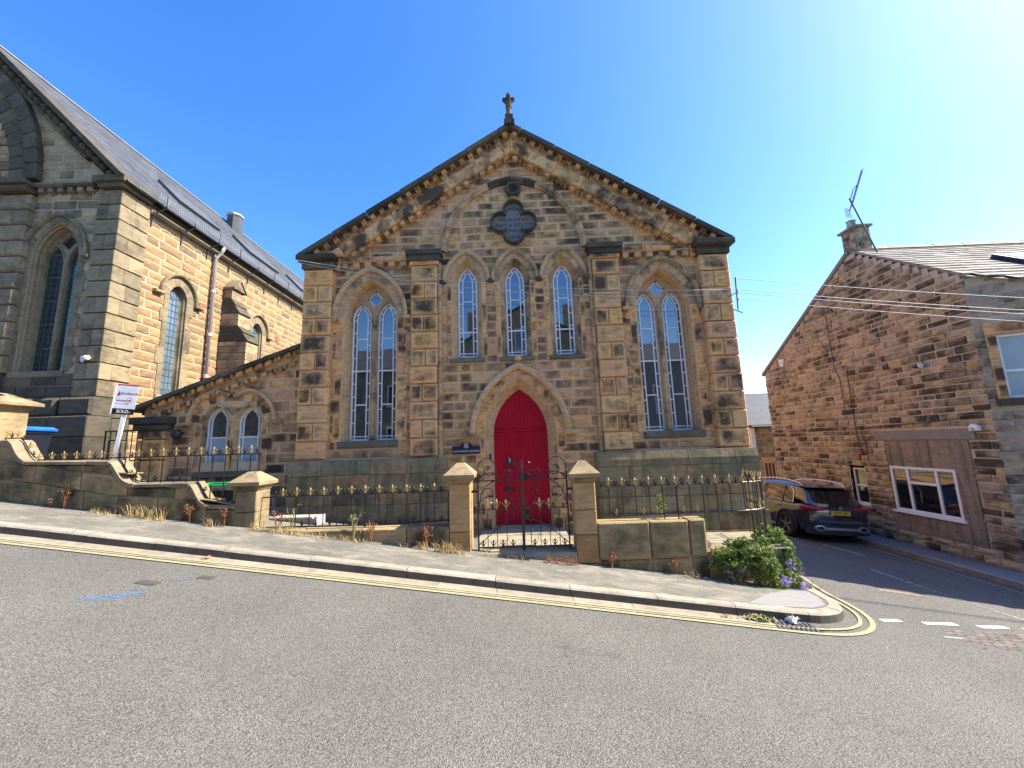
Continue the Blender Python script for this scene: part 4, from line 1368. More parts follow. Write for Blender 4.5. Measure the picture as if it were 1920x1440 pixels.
# ------------------------------------------------------------------ lean-to beside it
AX, AY = -8.6, 0.15
annex = thing('annex', 'low stone lean-to with rising coping and paired pointed windows, between church and chapel', 'lean-to', (AX, AY, 0))
WA = Wall(0, 0, 0, 0)
AS = Stones(annex, 300, 'wall_stone')
roof_z = lambda x: 2.867 + 0.355 * (x - (-8.725 - AX))      # local x
def an_iv(h):
    def f(za, zb):
        x0 = max(0.06, (zb + 0.30 - 2.867) / 0.355 + (-8.725 - AX))
        iv = [(x0, 3.72)] if x0 < 3.7 else []
        for c in (1.735, 2.47):
            if zb > 1.40:
                w = arch_half(h, 0.12, 2.48, max(za, 1.4))
                if w > 0.01:
                    iv = sub(iv, c - w, c + w)
        return iv
    return f
def an_iv2(za, zb):
    iv = an_iv(0.40)(za, zb)
    return sub(iv, -1, 0.73) if zb < 2.5 else iv
fill(AS, WA, courses(0.1, 4.1, 0.225), an_iv2, 0.28, 0.62, ROUGH, M['chapel'], M['chapel_j'], 0.0, 0.08, 0.014)
AS.finish()
backing(WA, -0.2, 4.1, lambda a, b: an_iv(0.30)(a, b - 0.25), M['mortar'], annex)
# end wall towards the church and the roof
MB().add([(0.06, 0.02, -0.3), (0.06, 6, -0.3), (0.06, 6, 2.7), (0.06, 0.02, 2.7)], [(0, 1, 2, 3)]).build('wall', M['mortar'], annex)
ES = Stones(annex, 0, 'end_stone')
fill(ES, Wall(0.04, 6.0, 0, R(-90)), courses(0.2, 2.7, 0.24), lambda a, b: [(0, 5.7)], 0.3, 0.6, ROUGH, M['chapel'], M['chapel_j'], 0.0, 0.05, 0.014)
ES.finish()
rz = lambda x, d=0.0: roof_z(x) - d
MB().add([(-0.10, 0.1, rz(-0.1, 0.05)), (3.78, 0.1, rz(3.78, 0.05)), (3.78, 6, rz(3.78, 0.05)), (-0.10, 6, rz(-0.1, 0.05)),
          (-0.10, 0.1, rz(-0.1, 0.14)), (3.78, 0.1, rz(3.78, 0.14)), (3.78, 6, rz(3.78, 0.14)), (-0.10, 6, rz(-0.1, 0.14))],
         [(0, 1, 2, 3), (7, 6, 5, 4), (0, 4, 5, 1), (1, 5, 6, 2), (3, 2, 6, 7), (0, 3, 7, 4)]).build('roof', M['slate'], annex)
x = -0.13
while x < 3.72:
    e = min(x + rnd.uniform(0.5, 0.7), 3.74)
    MB().prism(WA, [(x + 0.003, rz(x, 0.085)), (e - 0.003, rz(e, 0.085)), (e - 0.003, rz(e)), (x + 0.003, rz(x))], -0.4, 0.22, 0.012).build('coping_stone', M['dark'], annex)
    x = e
x = 0.30
while x < 3.7:
    e = min(x + rnd.uniform(0.45, 0.65), 3.74)
    MB().prism(WA, [(x + 0.003, rz(x, 0.31)), (e - 0.003, rz(e, 0.31)), (e - 0.003, rz(e, 0.088)), (x + 0.003, rz(x, 0.088))], -0.05, 0.07).build('cornice_stone', M['chapel'], annex)
    x = e
for k in range(17):
    for (d0, d1, o, sh_) in ((0.09, 0.19, 0.16, 0.0), (0.31, 0.41, 0.10, 0.09)):
        x = 0.28 + k * 0.215 + sh_
        if x < 3.6:
            MB().prism(WA, [(x, rz(x, d1)), (x + 0.12, rz(x + 0.12, d1)), (x + 0.12, rz(x + 0.12, d0)), (x, rz(x, d0))], 0.0, o + rnd.uniform(-0.008, 0.008), 0.012).build('dentil', M['ashlar'], annex)
# corner pilaster
for za, zb, a, b in ((0.0, 0.62, 0.02, 0.70), (0.63, 1.13, 0.04, 0.69), (1.14, 1.70, 0.07, 0.68), (1.71, 2.16, 0.07, 0.68), (2.17, 2.36, 0.07, 0.68)):
    MB().rect(WA, a, b, za + 0.006, zb - 0.006, -0.5, 0.13 + rnd.uniform(-0.005, 0.005), 0.03).build('quoin_block', M['ashlar'], annex)
MB().rect(WA, 0.0, 0.78, 2.36, 2.50, -0.5, 0.20, 0.03).build('capital', M['dark'], annex)
MB().rect(WA, -0.06, 0.82, 2.50, 2.66, -0.5, 0.24, 0.02).build('capital', M['dark'], annex)
for c in (1.735, 2.47):
    cc, zs = 0.12, 2.48
    prof = [(0.60, 0.0), (0.60, 0.04), (0.62, 0.08), (0.655, 0.095), (0.68, 0.08), (0.68, 0.0)]
    side = -1 if c < 2 else 1
    full = [arch_path(c, h - 0.02, cc, zs, zs + 0.02, 12) for h, _ in prof]
    cut = [[p for p in pth if side * (p[0] - 2.1025) > -0.001] for pth in full]
    m = min(len(q) for q in cut)
    cut = [(q[:m] if side < 0 else q[len(q) - m:]) for q in cut]
    MB().sweep(WA, cut, [o for _, o in prof]).build('hood_mould', M['trim'], annex)
    xs_ = c + side * 0.68
    MB().rect(WA, min(xs_ - 0.12, xs_ + 0.04), max(xs_ + 0.12, xs_ - 0.04), 2.43, 2.52, 0, 0.11, 0.02).build('label_stop', M['trim'], annex)
    arch_ring(annex, WA, c, 0.30, 0.36, cc, zs, 3, -0.04, 0.018, M['trim'])
    arch_ring(annex, WA, c, 0.36, 0.575, cc, zs, 4, -0.05, 0.012, M['ashlar'], sides=(side,))
    z = 1.42
    k = 0
    while z < zs - 0.02:
        h = min((0.42, 0.3, 0.36)[k % 3], zs - z)
        if zs - z - h < 0.12:
            h = zs - z
        for sg in (-1, 1):
            b = (0.47, 0.58)[k % 2] if sg == side else 0.365
            x0, x1 = sorted((c + sg * 0.30, c + sg * b))
            MB().rect(WA, x0, x1, z + 0.004, z + h - 0.004, -0.05, 0.014).build('jamb_stone', M['ashlar'], annex)
        z += h
        k += 1
    prof = [(0.30, 0.018), (0.285, -0.02), (0.27, -0.08), (0.262, -0.10), (0.262, -0.26)]
    MB().sweep(WA, [arch_path(c, h, cc, zs, 1.42, 10) for h, _ in prof], [o for _, o in prof]).build('window_reveal', M['trim'], annex)
    win = link('window', None, annex)
    glazing(WA, win, c, 0.262, cc, zs, 1.42, -0.13, [2.16], inner=0.085, side_step=0.36, lower=(2.16, 'frost'))
MB().prism(WA, [(2.1025 + q_ * 0.30, 2.62) if False else p_ for q_, p_ in ((0, (2.035, 2.50)), (0, (2.17, 2.50)), (0, (2.20, 2.66)), (0, (2.34, 2.86)), (0, (2.1025, 2.90)), (0, (1.865, 2.86)), (0, (2.005, 2.66)))], -0.05, 0.010).build('spandrel_stone', M['ashlar'], annex)
MB().rect(WA, 1.36, 2.84, 1.27, 1.415, -0.2, 0.05, 0.02).build('window_sill', M['sillstone'], annex)
MB().box(0.3, 3.6, 0.45, 0.5, 0.3, 2.7).build('inner_wall', M['blackplastic'], annex)
lamp = thing('wall_lamp', 'round black outside lamp on the lean-to wall left of its windows', 'lamp', (-7.62, 0.13, 2.28))
lm = MB().lathe([(0.05, 0), (0.05, -0.03), (0.035, -0.05)], 0, 0, 0, 12, 'y')
lm.build('base', M['blackplastic'], lamp)
MB().lathe([(0.0, -0.23), (0.06, -0.22), (0.10, -0.17), (0.11, -0.10), (0.08, -0.05), (0.03, -0.045)], 0, 0, -0.02, 14, 'y').build('lamp_shade', M['blackplastic'], lamp, True)

# ------------------------------------------------------------------ the church on the left
church = thing('church', 'golden stone church with steep slate roof, snow rail and buttress, left of the chapel', 'church', (-10.22, 0.60, 0), R(1.0))
WF = Wall(0, 0, 0, 0)                       # front, x runs from negative to the corner at 0
WS = Wall(0, 0, 0, R(90))                   # long side, x runs back from the corner
RX, RZ = -4.0, 13.3                         # ridge
VS = (RZ - 9.03) / (0.21 - RX)              # verge slope
verge = lambda x: RZ - VS * abs(x - RX)
KS = Stones(church, 300, 'wall_stone')
def chf_iv(h, lim=-0.45):
    def f(za, zb):
        if zb > 8.85:
            x1 = min(lim, RX + (RZ - 0.55 - zb) / VS)
            iv = [(2 * RX - x1, x1)] if x1 > RX + 0.1 else []
            w = arch_half(1.75 if h > 0.6 else 1.2, 2.75, 9.05, max(za, 9.05))
            if w > 0.02:
                iv = sub(iv, RX - w, RX + w)
            return iv
        iv = [(-6.4, lim)]
        iv = sub(iv, -2.98, -2.30)
        if zb > 3.85:
            w = arch_half(h, 0.379, 6.95, max(za, 3.85))
            if w > 0.01:
                iv = sub(iv, -1.53 - w, -1.53 + w)
        return iv
    return f
fill(KS, WF, courses(3.85, 8.75, 0.245), chf_iv(0.735), 0.32, 0.7, ROUGH, M['churchf'], M['churchf_j'], 0.0, 0.08, 0.018, weight=1.3)
fill(KS, WF, courses(8.9, 13.0, 0.235), chf_iv(0.735, -0.2), 0.32, 0.7, ROUGH, M['churchf'], M['churchf_j'], 0.0, 0.08, 0.018, weight=1.1)
fill(KS, WF, courses(3.26, 3.85, 0.29), lambda a, b: [(-6.4, -0.45)], 0.5, 0.9, SMOOTH, M['dark'], M['dark_j'], 0.02, 0.08, 0.012, weight=1.3)
backing(WF, 0.4, 12.9, lambda a, b: ([(-6.4, -0.1)] if b < 3.9 else chf_iv(0.62, -0.1)(a, b)) if b < 8.85 else chf_iv(0.3, 0.0)(a, b), M['pointing'], church)
SIDE_W = [1.95, 5.62, 9.3, 13.0]
def chs_iv(h):
    def f(za, zb):
        iv = [(0.60, 17.8)]
        for c in SIDE_W:
            if zb > 3.45:
                w = arch_half(h, 0.10, 6.50, max(za, 3.45))
                if w > 0.01:
                    iv = sub(iv, c - w, c + w)
        return iv
    return f
for a, b, wgt in ((1.2, 3.4, 0.5), (3.4, 8.65, 1.0)):
    for za, zb in courses(a, b, 0.235, 0.22):
        for p, q in ((0.60, 4.0), (4.0, 9.0), (9.0, 17.8)):
            ivf = lambda x0, x1, p=p, q=q: [(max(s_, p), min(e_, q)) for s_, e_ in chs_iv(0.42)(x0, x1) if s_ < q and e_ > p]
            fill(KS, WS, [(za, zb)], ivf, 0.26, 0.82, ROUGH, M['church'], M['church_j'], 0.0, 0.07, 0.026, weight=wgt * (1.4 if p < 4 else (0.55 if p < 9 else 0.2)))
KS.finish()
backing(WS, 0.4, 8.9, chs_iv(0.30), M['pointing'], church)
# corner quoins
n = 13
p = (8.72 - 3.26) / n
for i in range(n):
    za, zb = 8.72 - (i + 1) * p + 0.016, 8.72 - i * p - 0.016
    j = rnd.uniform(-0.006, 0.006)
    x0 = -0.545
    def qb(xa, xb, ya, yb):
        c = 0.012
        return MB().prism(WF, [(xa, za), (xb, za), (xb, zb), (xa, zb)], -yb, -ya, c).build('quoin_block', M['churchq'], church)
    if i % 2 == 0:
        qb(x0, 0.075 + j, -0.075 + j, 0.30)
        MB().prism(WS, [(0.305, za), (0.72, za), (0.72, zb), (0.305, zb)], -0.3, 0.075 + j, 0.012).build('quoin_block', M['churchq'], church)
    else:
        MB().prism(WF, [(x0, za), (-0.26, za), (-0.26, zb), (x0, zb)], -0.2, 0.075 + j, 0.012).build('quoin_block', M['churchq'], church)
        MB().prism(WF, [(-0.253, za), (0.075 + j, za), (0.075 + j, zb), (-0.253, zb)], -0.2, 0.075 + j, 0.012).build('quoin_block', M['churchq'], church)
        MB().prism(WS, [(0.205, za), (0.72, za), (0.72, zb), (0.205, zb)], -0.3, 0.075 + j, 0.012).build('quoin_block', M['churchq'], church)
MB().box(-0.50, 0.035, -0.035, 0.7, 3.2, 8.75).build('pilaster_core', M['dark'], church)
# left pilaster
n = 11
p = (8.62 - 3.9) / n
MB().rect(WF, -2.90, -2.30, 3.3, 8.65, 0, 0.12).build('pilaster_core', M['dark'], church)
for i in range(n):
    za, zb = 8.62 - (i + 1) * p + 0.012, 8.62 - i * p - 0.012
    cuts = [-2.97, -2.24] if i % 2 == 0 else [-2.97, -2.62, -2.24]
    for a, b in zip(cuts[:-1], cuts[1:]):
        MB().rect(WF, a + 0.003, b - 0.003, za, zb, 0, 0.165 + rnd.uniform(-0.004, 0.004), 0.04).build('quoin_block', M['churchq'], church)
# string course, dentils, caps
for a, b in ((-6.4, -4.6), (-4.59, -3.05), (-2.2, -1.45), (-1.44, -0.62)):
    MB().rect(WF, a, b, 8.79, 8.90, 0, 0.16, 0.03).build('string_course', M['dark'], church)
MB().rect(WF, -3.06, -2.20, 8.63, 8.79, 0, 0.32, 0.04).build('capital', M['dark'], church)
MB().rect(WF, -3.10, -2.16, 8.79, 8.90, 0, 0.38, 0.02).build('capital', M['dark'], church)
for k in range(7):
    a = -2.10 + k * 0.255
    if a < -0.6:
        MB().rect(WF, a, a + 0.13, 8.66, 8.785, 0, 0.13, 0.012).build('dentil', M['churchq'], church)
MB().box(-0.50, 0.17, -0.17, 0.66, 8.74, 8.86).build('capital', M['dark'], church)
MB().box(-0.60, 0.24, -0.24, 0.72, 8.865, 9.02).build('capital', M['dark'], church)
# plinth
x = 0.12
while x > -6.4:
    l = rnd.uniform(0.7, 1.2)
    for za, zb, o in ((2.80, 3.25, 0.20), (2.30, 2.795, 0.24), (1.75, 2.295, 0.25), (0.6, 1.745, 0.27)):
        sh_ = rnd.uniform(-0.1, 0.1)
        MB().rect(WF, max(-6.4, x - l + sh_) + 0.004, (x if x > 0.1 else x + sh_) - 0.004, za + 0.003, zb - 0.003, -0.3, o, 0.02 if zb < 3.2 else 0.06).build('plinth_block', M['dark'], church)
    x -= l
for k in range(14):
    a, b = (0.29 if k == 0 else 0.12 + k * 0.95), 0.12 + (k + 1) * 0.95
    for za, zb, o in ((2.75, 3.25, 0.20), (2.2, 2.745, 0.22), (0.6, 2.195, 0.25)):
        if k == 0:
            MB().rect(WS, 0.30, 0.78, za + 0.003, zb - 0.003, -0.2, o - 0.08, 0.02).build('plinth_block', M['dark'], church)
# verge with dark bobbins
A0, B0 = (RX, RZ), (0.21, 9.03)
LV = math.hypot(B0[0] - A0[0], B0[1] - A0[1])
dx, dz = (B0[0] - A0[0]) / LV, (B0[1] - A0[1]) / LV
nx, nz = dz, -dx                                # down and inwards
def vp(u, p, sg=1):
    x, z = A0[0] + dx * u + nx * p, A0[1] + dz * u + nz * p
    return (x, z) if sg > 0 else (2 * RX - x, z)
def vblock(u0, u1, p0, p1, o0, o1, sg, name, mat, ch=0.0):
    poly = [vp(max(u, (0 if p == 0 else p * 1.0)), p, sg) for u, p in ((u0, p0), (u1, p0), (u1, p1), (u0, p1))]
    return MB().prism(WF, poly, o0, o1, ch).build(name, M[mat], church)
for sg in (1, -1):
    u = 0.0
    while u < LV - 0.1:
        e = min(u + 0.95, LV)
        vblock(u + 0.004, e - 0.004, 0, 0.12, -0.15, 0.34, sg, 'verge_stone', 'dark', 0.015)
        vblock(max(u, 0.5) + 0.003, e - 0.003, 0.122, 0.36, -0.05, 0.06, sg, 'verge_stone', 'dark')
        if e < LV - 0.3:
            vblock(max(u, 0.5) + 0.003, e - 0.003, 0.362, 0.46, -0.05, 0.12, sg, 'verge_stone', 'dark', 0.02)
        u = e
    for u in frange(0.55, LV - 0.3, 0.29):
        x, z = vp(u, 0.24, sg)
        m = MB().lathe([(0.0, -0.27), (0.07, -0.25), (0.105, -0.18), (0.105, -0.10), (0.07, -0.04)], x, 0, z, 10, 'y')
        m.build('ball_flower', M['dark'], church, True)
# great arch of the front
for h0, h1, o, nm, mt in ((1.46, 1.82, 0.16, 'hood_mould', 'dark'), (0.95, 1.44, 0.05, 'voussoir', 'dark')):
    for side in (-1, 1):
        nv = 9
        for k in range(nv):
            pts0, pts1 = [], []
            for h, pts in ((h0, pts0), (h1, pts1)):
                Rr = h + 2.75
                th = math.acos(2.75 / (h1 + 2.75))
                for i in range(6):
                    a = th * (k + 0.012 + 0.976 * i / 5) / nv
                    pts.append((RX + side * max(0.003, Rr * math.cos(a) - 2.75), 9.05 + Rr * math.sin(a)))
            MB().prism(WF, pts0 + pts1[::-1], -0.05, o, 0.02).build(nm, M[mt], church)
G = Stones(church, 0, 'arch_infill')
fill(G, WF, courses(9.0, 11.4, 0.24), lambda a, b: [(RX - arch_half(0.95, 2.75, 9.05, max(b, 9.05)), RX + arch_half(0.95, 2.75, 9.05, max(b, 9.05)))], 0.3, 0.6, ROUGH, M['churchf'], M['churchf_j'], -0.03, 0.06, 0.018)
G.finish()
# front window
two_light_window(church, WF, -1.53, 6.95, 3.93, glass='stained', mat='churchq', dm='churchq', jamb='churchq')
# side windows
for i, c in enumerate(SIDE_W[:3]):
    cc, zs = 0.10, 6.50
    prof = [(0.575, 0.0), (0.575, 0.06), (0.60, 0.10), (0.645, 0.115), (0.67, 0.09), (0.67, 0.0)]
    MB().sweep(WS, [arch_path(c, h, cc, zs, zs - 0.04, 12) for h, _ in prof], [o for _, o in prof]).build('hood_mould', M['churchq'], church)
    for sg in (-1, 1):
        xs_ = c + sg * 0.70
        MB().rect(WS, xs_ - 0.14, xs_ + 0.14, 6.40, 6.49, 0, 0.13, 0.02).build('label_stop', M['churchq'], church)
    arch_ring(church, WS, c, 0.30, 0.57, cc, zs, 4, -0.05, 0.018, M['churchq'])
    z = 3.50
    k = 0
    while z < zs - 0.02:
        h = min((0.9, 0.5, 0.75, 0.4)[k % 4], zs - z)
        if zs - z - h < 0.15:
            h = zs - z
        for sg in (-1, 1):
            b = (0.46, 0.56)[(k + (sg > 0)) % 2]
            x0, x1 = sorted((c + sg * 0.30, c + sg * b))
            MB().rect(WS, x0, x1, z + 0.004, z + h - 0.004, -0.05, 0.018).build('jamb_stone', M['churchq'], church)
        z += h
        k += 1
    prof = [(0.31, 0.018), (0.295, -0.04), (0.27, -0.06), (0.26, -0.12), (0.235, -0.16), (0.235, -0.30)]
    MB().sweep(WS, [arch_path(c, h, cc, zs, 3.52, 10) for h, _ in prof], [o for _, o in prof]).build('window_reveal', M['churchq'], church)
    MB().rect(WS, c - 0.46, c + 0.46, 3.38, 3.515, -0.2, 0.07, 0.03).build('window_sill', M['churchq'], church)
    win = link('window', None, church)
    stained(WS, win, c, 0.24, cc, zs, 3.52, -0.16, glass='paleglass', border=None, step=0.2, cols=4)
MB().box(-6.2, -0.7, 0.7, 0.75, 2.0, 8.7).build('inner_wall', M['blackplastic'], church)
MB().box(-0.75, -0.70, 0.7, 17.5, 2.0, 8.7).build('inner_wall', M['blackplastic'], church)
# roof in slate courses
def roof_side(sg):
    mb = MB()
    nrow = 22
    slope_len = math.hypot(RX, RZ - 8.80)
    for r in range(nrow):
        t0, t1 = r / nrow, (r + 1.12) / nrow
        xa, za = (0.30 + (RX - 0.30) * t0), 8.86 + (RZ - 8.86) * t0
        xb, zb = (0.30 + (RX - 0.30) * min(t1, 1)), 8.86 + (RZ - 8.86) * min(t1, 1)
        y = -0.18
        ofs = (r % 2) * 0.2
        k = 0
        while y < 17.9:
            e = min(y + (0.4 if y > -0.18 or not ofs else 0.2), 18.0)
            l = 0.018 + rnd.uniform(-0.003, 0.004)
            pa = [(xa, y, za + l), (xa, e - 0.006, za + l), (xb, e - 0.006, zb + 0.002), (xb, y, zb + 0.002)]
            pb = [(xa, y, za + l - 0.016), (xa, e - 0.006, za + l - 0.016)]
            q = [(2 * RX - a, b, c_) for a, b, c_ in pa + pb] if sg < 0 else pa + pb
            mb.add(q, [(0, 1, 2, 3), (4, 5, 1, 0)])
            y = e
    return mb
roof_side(1).build('slate', M['slate'], church, kind='stuff')
MB().add([(2 * RX - 0.30, -0.18, 8.86), (RX, -0.18, RZ), (RX, 18, RZ), (2 * RX - 0.30, 18, 8.86)], [(0, 1, 2, 3)]).build('roof', M['slate'], church)
MB().add([(0.29, 0.0, 8.83), (RX, 0.0, RZ - 0.03), (RX, 18, RZ - 0.03), (0.29, 18, 8.83)], [(0, 1, 2, 3)]).build('roof', M['slate'], church)
y = -0.2
while y < 17.8:
    MB().prism(Wall(RX, y + 0.3, 0, R(0)), [(-0.13, RZ - 0.08), (0, RZ + 0.06), (0.13, RZ - 0.08)], -0.295, 0.295).build('ridge_tile', M['stoneslate'], church)
    y += 0.6
def on_roof(x, y, h=0.03):
    return Vector((x, y, 8.86 + (RZ - 8.86) * (0.30 - x) / (0.30 - RX) + h))
rn = Vector((RZ - 8.86, 0, 0.30 - RX)).normalized()
for y0, y1 in ((2.75, 4.6), (6.3, 8.4), (10.3, 12.6)):
    sk = MB()
    a, b, c_, d = on_roof(-1.05, y0), on_roof(-1.05, y1), on_roof(-1.85, y1), on_roof(-1.85, y0)
    def slab(pts, h):
        vs_ = [tuple(p_) for p_ in pts] + [tuple(p_ + rn * h) for p_ in pts]
        return vs_, [(3, 2, 1, 0), (4, 5, 6, 7), (0, 1, 5, 4), (1, 2, 6, 5), (2, 3, 7, 6), (3, 0, 4, 7)]
    sk.add(*slab([a, b, c_, d], 0.09))
    so = sk.build('skylight', M['lead'], church)
    s2 = 0.07
    a, b, c_, d = on_roof(-1.05 - s2, y0 + s2, 0.09), on_roof(-1.05 - s2, y1 - s2, 0.09), on_roof(-1.85 + s2, y1 - s2, 0.09), on_roof(-1.85 + s2, y0 + s2, 0.09)
    MB().add(*slab([a, b, c_, d], 0.045)).build('pane', M['glass'], so)
# vent turret on the ridge
tu = MB().lathe([(0.38, 12.4), (0.33, 13.42)], RX + 0.5, 8.6, 0, 8, rot=R(22.5))
tob = tu.build('vent_turret', M['slate'], church)
MB().lathe([(0.33, 13.425), (0.38, 13.46), (0.38, 13.54), (0.28, 13.60), (0.0, 13.63)], RX + 0.5, 8.6, 0, 8, rot=R(22.5)).build('turret_cap', M['leadflash'], tob)
# gutter, snow rail and its brackets
gt = MB()
gt.tube([(0.36, 0.75, 8.80), (0.36, 18, 8.80)], 0.04, 8)
gt.build('gutter', M['lead'], church)
MB().rect(WS, 0.72, 17.8, 8.55, 8.70, 0, 0.14, 0.04).build('eaves_course', M['churchq'], church)
for y in [0.84 + 1.0 * k for k in range(16)]:
    br = MB()
    br.tube([(0.03, y, 8.22), (0.05, y, 8.60), (0.36, y, 8.72), (0.42, y, 8.78), (0.43, y, 9.10)], 0.022, 5)
    br.build('snow_bracket', M['lead'], church)
gr = MB()
for z in (8.90, 9.08):
    gr.tube([(0.42, 0.6, z), (0.42, 17.9, z)], 0.008, 4)
y = 0.62
while y < 17.9:
    gr.tube([(0.42, y, 8.90), (0.42, y, 9.08)], 0.005, 4, cap=False)
    y += 0.075
gr.build('snow_guard', M['leadflash'], church)
dpipe = MB()
dpipe.tube([(0.36, 3.12, 8.78), (0.30, 3.12, 8.62), (0.11, 3.12, 8.40), (0.11, 3.12, 1.6)], 0.055, 10)
dob = dpipe.build('downpipe', M['pvc'], church, True)
for z in (8.45, 7.2, 5.7, 4.3):
    MB().lathe([(0.075, z - 0.05), (0.075, z + 0.05)], 0.11, 3.12, 0, 10).build('pipe_collar', M['pvc'], dob)
# buttresses
for yb in (4.0, 11.4):
    def bb(z0, z1, o0, o1, name, mat, w=0.62):
        mb = MB()
        y0, y1 = yb - w / 2, yb + w / 2
        mb.add([(0, y0, z0), (o0, y0, z0), (o0, y1, z0), (0, y1, z0), (0, y0, z1), (o1, y0, z1), (o1, y1, z1), (0, y1, z1)],
               [(0, 1, 5, 4), (1, 2, 6, 5), (2, 3, 7, 6), (4, 5, 6, 7), (3, 0, 4, 7)])
        return mb.build(name, M[mat], church)
    z = 1.2
    while z < 5.6:
        e = min(z + rnd.uniform(0.24, 0.32), 5.62)
        if yb < 5:
            m_ = rnd.uniform(0.25, 0.7)
            for xa, xb in ((0.0, m_ - 0.006), (m_ + 0.006, 0.95)):
                MB().box(xa, xb, yb - 0.31, yb + 0.31, z, e - 0.014).build('buttress_stone', M['churchf'], church)
        else:
            MB().box(0, 0.95, yb - 0.31, yb + 0.31, z, e - 0.014).build('buttress_stone', M['churchf'], church)
        z = e
    bb(5.62, 5.92, 1.0, 0.80, 'weathering', 'dark', 0.66)
    bb(5.925, 6.18, 0.84, 0.62, 'weathering', 'dark', 0.66)
    z = 6.18
    while z < 6.62:
        e = min(z + 0.23, 6.64)
        MB().box(0, 0.60, yb - 0.29, yb + 0.29, z, e - 0.014).build('buttress_stone', M['churchf'], church)
        z = e
    bb(6.64, 6.95, 0.65, 0.45, 'weathering', 'dark', 0.62)
    bb(6.955, 7.20, 0.48, 0.30, 'weathering', 'dark', 0.62)
    z = 7.2
    while z < 7.6:
        e = min(z + 0.21, 7.62)
        MB().box(0, 0.30, yb - 0.27, yb + 0.27, z, e - 0.014).build('buttress_stone', M['churchf'], church)
        z = e
    g = MB()
    for y0_, y1_ in ((yb - 0.33, yb), (yb, yb + 0.33)):
        za, zb = (7.60, 7.98) if y1_ == yb else (7.98, 7.60)
        g.add([(0, y0_, za), (0.42, y0_, za), (0.42, y1_, zb), (0, y1_, zb), (0, y0_, za - 0.07), (0.42, y0_, za - 0.07), (0.42, y1_, zb - 0.07), (0, y1_, zb - 0.07)],
              [(0, 1, 2, 3), (7, 6, 5, 4), (1, 5, 6, 2), (0, 4, 5, 1), (2, 6, 7, 3)])
    g.add([(0.38, yb - 0.30, 7.56), (0.38, yb + 0.30, 7.56), (0.38, yb, 7.9)], [(0, 1, 2)])
    g.build('gablet', M['churchq'], church)
for y, z in ((2.85, 6.55), (6.95, 6.6)):
    v = MB().rect(WS, y - 0.11, y + 0.11, z - 0.14, z + 0.14, 0, 0.016)
    vo = v.build('air_brick', plain('terracotta', (0.36, 0.15, 0.09)), church)
    for k in range(5):
        MB().rect(WS, y - 0.10, y + 0.10, z - 0.12 + k * 0.055, z - 0.10 + k * 0.055, 0.016, 0.022).build('louvre', M['rust'], vo)

floodlight = thing('floodlight', 'small white floodlight with sensor on the dark front of the church', 'floodlight', (-10.53, 0.50, 4.20), R(1.0))
MB().box(-0.05, 0.05, -0.04, 0.02, -0.05, 0.05).build('base', M['white'], floodlight)
MB().lathe([(0.05, 0.0), (0.062, 0.10), (0.055, 0.13), (0.0, 0.135)], 0.02, -0.05, 0.0, 12, 'x').build('lamp_head', M['white'], floodlight, True)
MB().lathe([(0.028, -0.10), (0.03, -0.06), (0.02, -0.03)], 0, -0.03, 0, 10).build('sensor', M['white'], floodlight)

# ------------------------------------------------------------------ houses across the street, behind the camera: they stand in the window reflections
def opposite(label, x0, x1, eave, ridge, gable, mat, wins, seed):
    z0 = gz((x0 + x1) / 2) - 1.2
    t = thing('house', label, 'house', ((x0 + x1) / 2, -14.0, z0), R(180), 'houses across the street')
    w, h, r_ = (x1 - x0) / 2, eave - z0, ridge - z0
    MB().box(-w, w, 0, 7, 0, h).build('wall', M[mat], t)
    if gable:
        MB().add([(-w, 0.0, h), (w, 0.0, h), (0, 0.0, r_), (-w, 7, h), (w, 7, h), (0, 7, r_)], [(0, 1, 2), (5, 4, 3)]).build('gable', M[mat], t)
        MB().add([(-w - 0.2, -0.2, h - 0.1), (0, -0.2, r_ + 0.08), (0, 7.2, r_ + 0.08), (-w - 0.2, 7.2, h - 0.1), (w + 0.2, -0.2, h - 0.1), (w + 0.2, 7.2, h - 0.1)], [(0, 1, 2, 3), (1, 4, 5, 2)]).build('roof', M['slate'], t)
    else:
        MB().add([(-w, -0.25, h - 0.05), (w, -0.25, h - 0.05), (w, 3.5, r_), (-w, 3.5, r_), (-w, 7.2, h), (w, 7.2, h)], [(0, 1, 2, 3), (3, 2, 5, 4)]).build('roof', M['slate'], t)
    for x in (-w * 0.7, w * 0.6):
        MB().box(x - 0.4, x + 0.4, 3.2, 3.8, h, r_ + 1.0).build('chimney', M[mat], t)
    for x, z in wins:
        f_ = MB().rect(W0, x - 0.5, x + 0.5, z - z0 - 0.75, z - z0 + 0.75, 0.0, 0.04).build('window', M['white'], t)
        for k in (-1, 1):
            MB().rect(W0, x + k * 0.23 - 0.19, x + k * 0.23 + 0.19, z - z0 - 0.66, z - z0 + 0.66, 0.0, 0.05).build('pane', M['glass'], f_)
opposite('stone house with level eaves across the street, mirrored in the left paired window', -22, -5.2, 6.5, 8.6, False, 'render', [(-6, 4.9), (-3, 4.9), (0.5, 4.9), (3.5, 4.9), (-6, 2.2), (-3, 2.2), (0.5, 2.2), (3.5, 2.2)], 1)
opposite('tall gabled house across the street, mirrored in the central lancets', -5.1, 5.6, 7.2, 10.2, True, 'churchf_j', [(-3, 5.4), (0, 5.4), (3, 5.4), (-3, 2.2), (3, 2.2), (0, 8.0)], 2)
opposite('pale rendered house across the street, mirrored in the right paired window', 5.8, 17, 6.6, 8.6, False, 'asbestos', [(-3.5, 4.2), (-0.5, 4.2), (3, 4.2), (-3.5, 1.2), (3, 1.2)], 3)

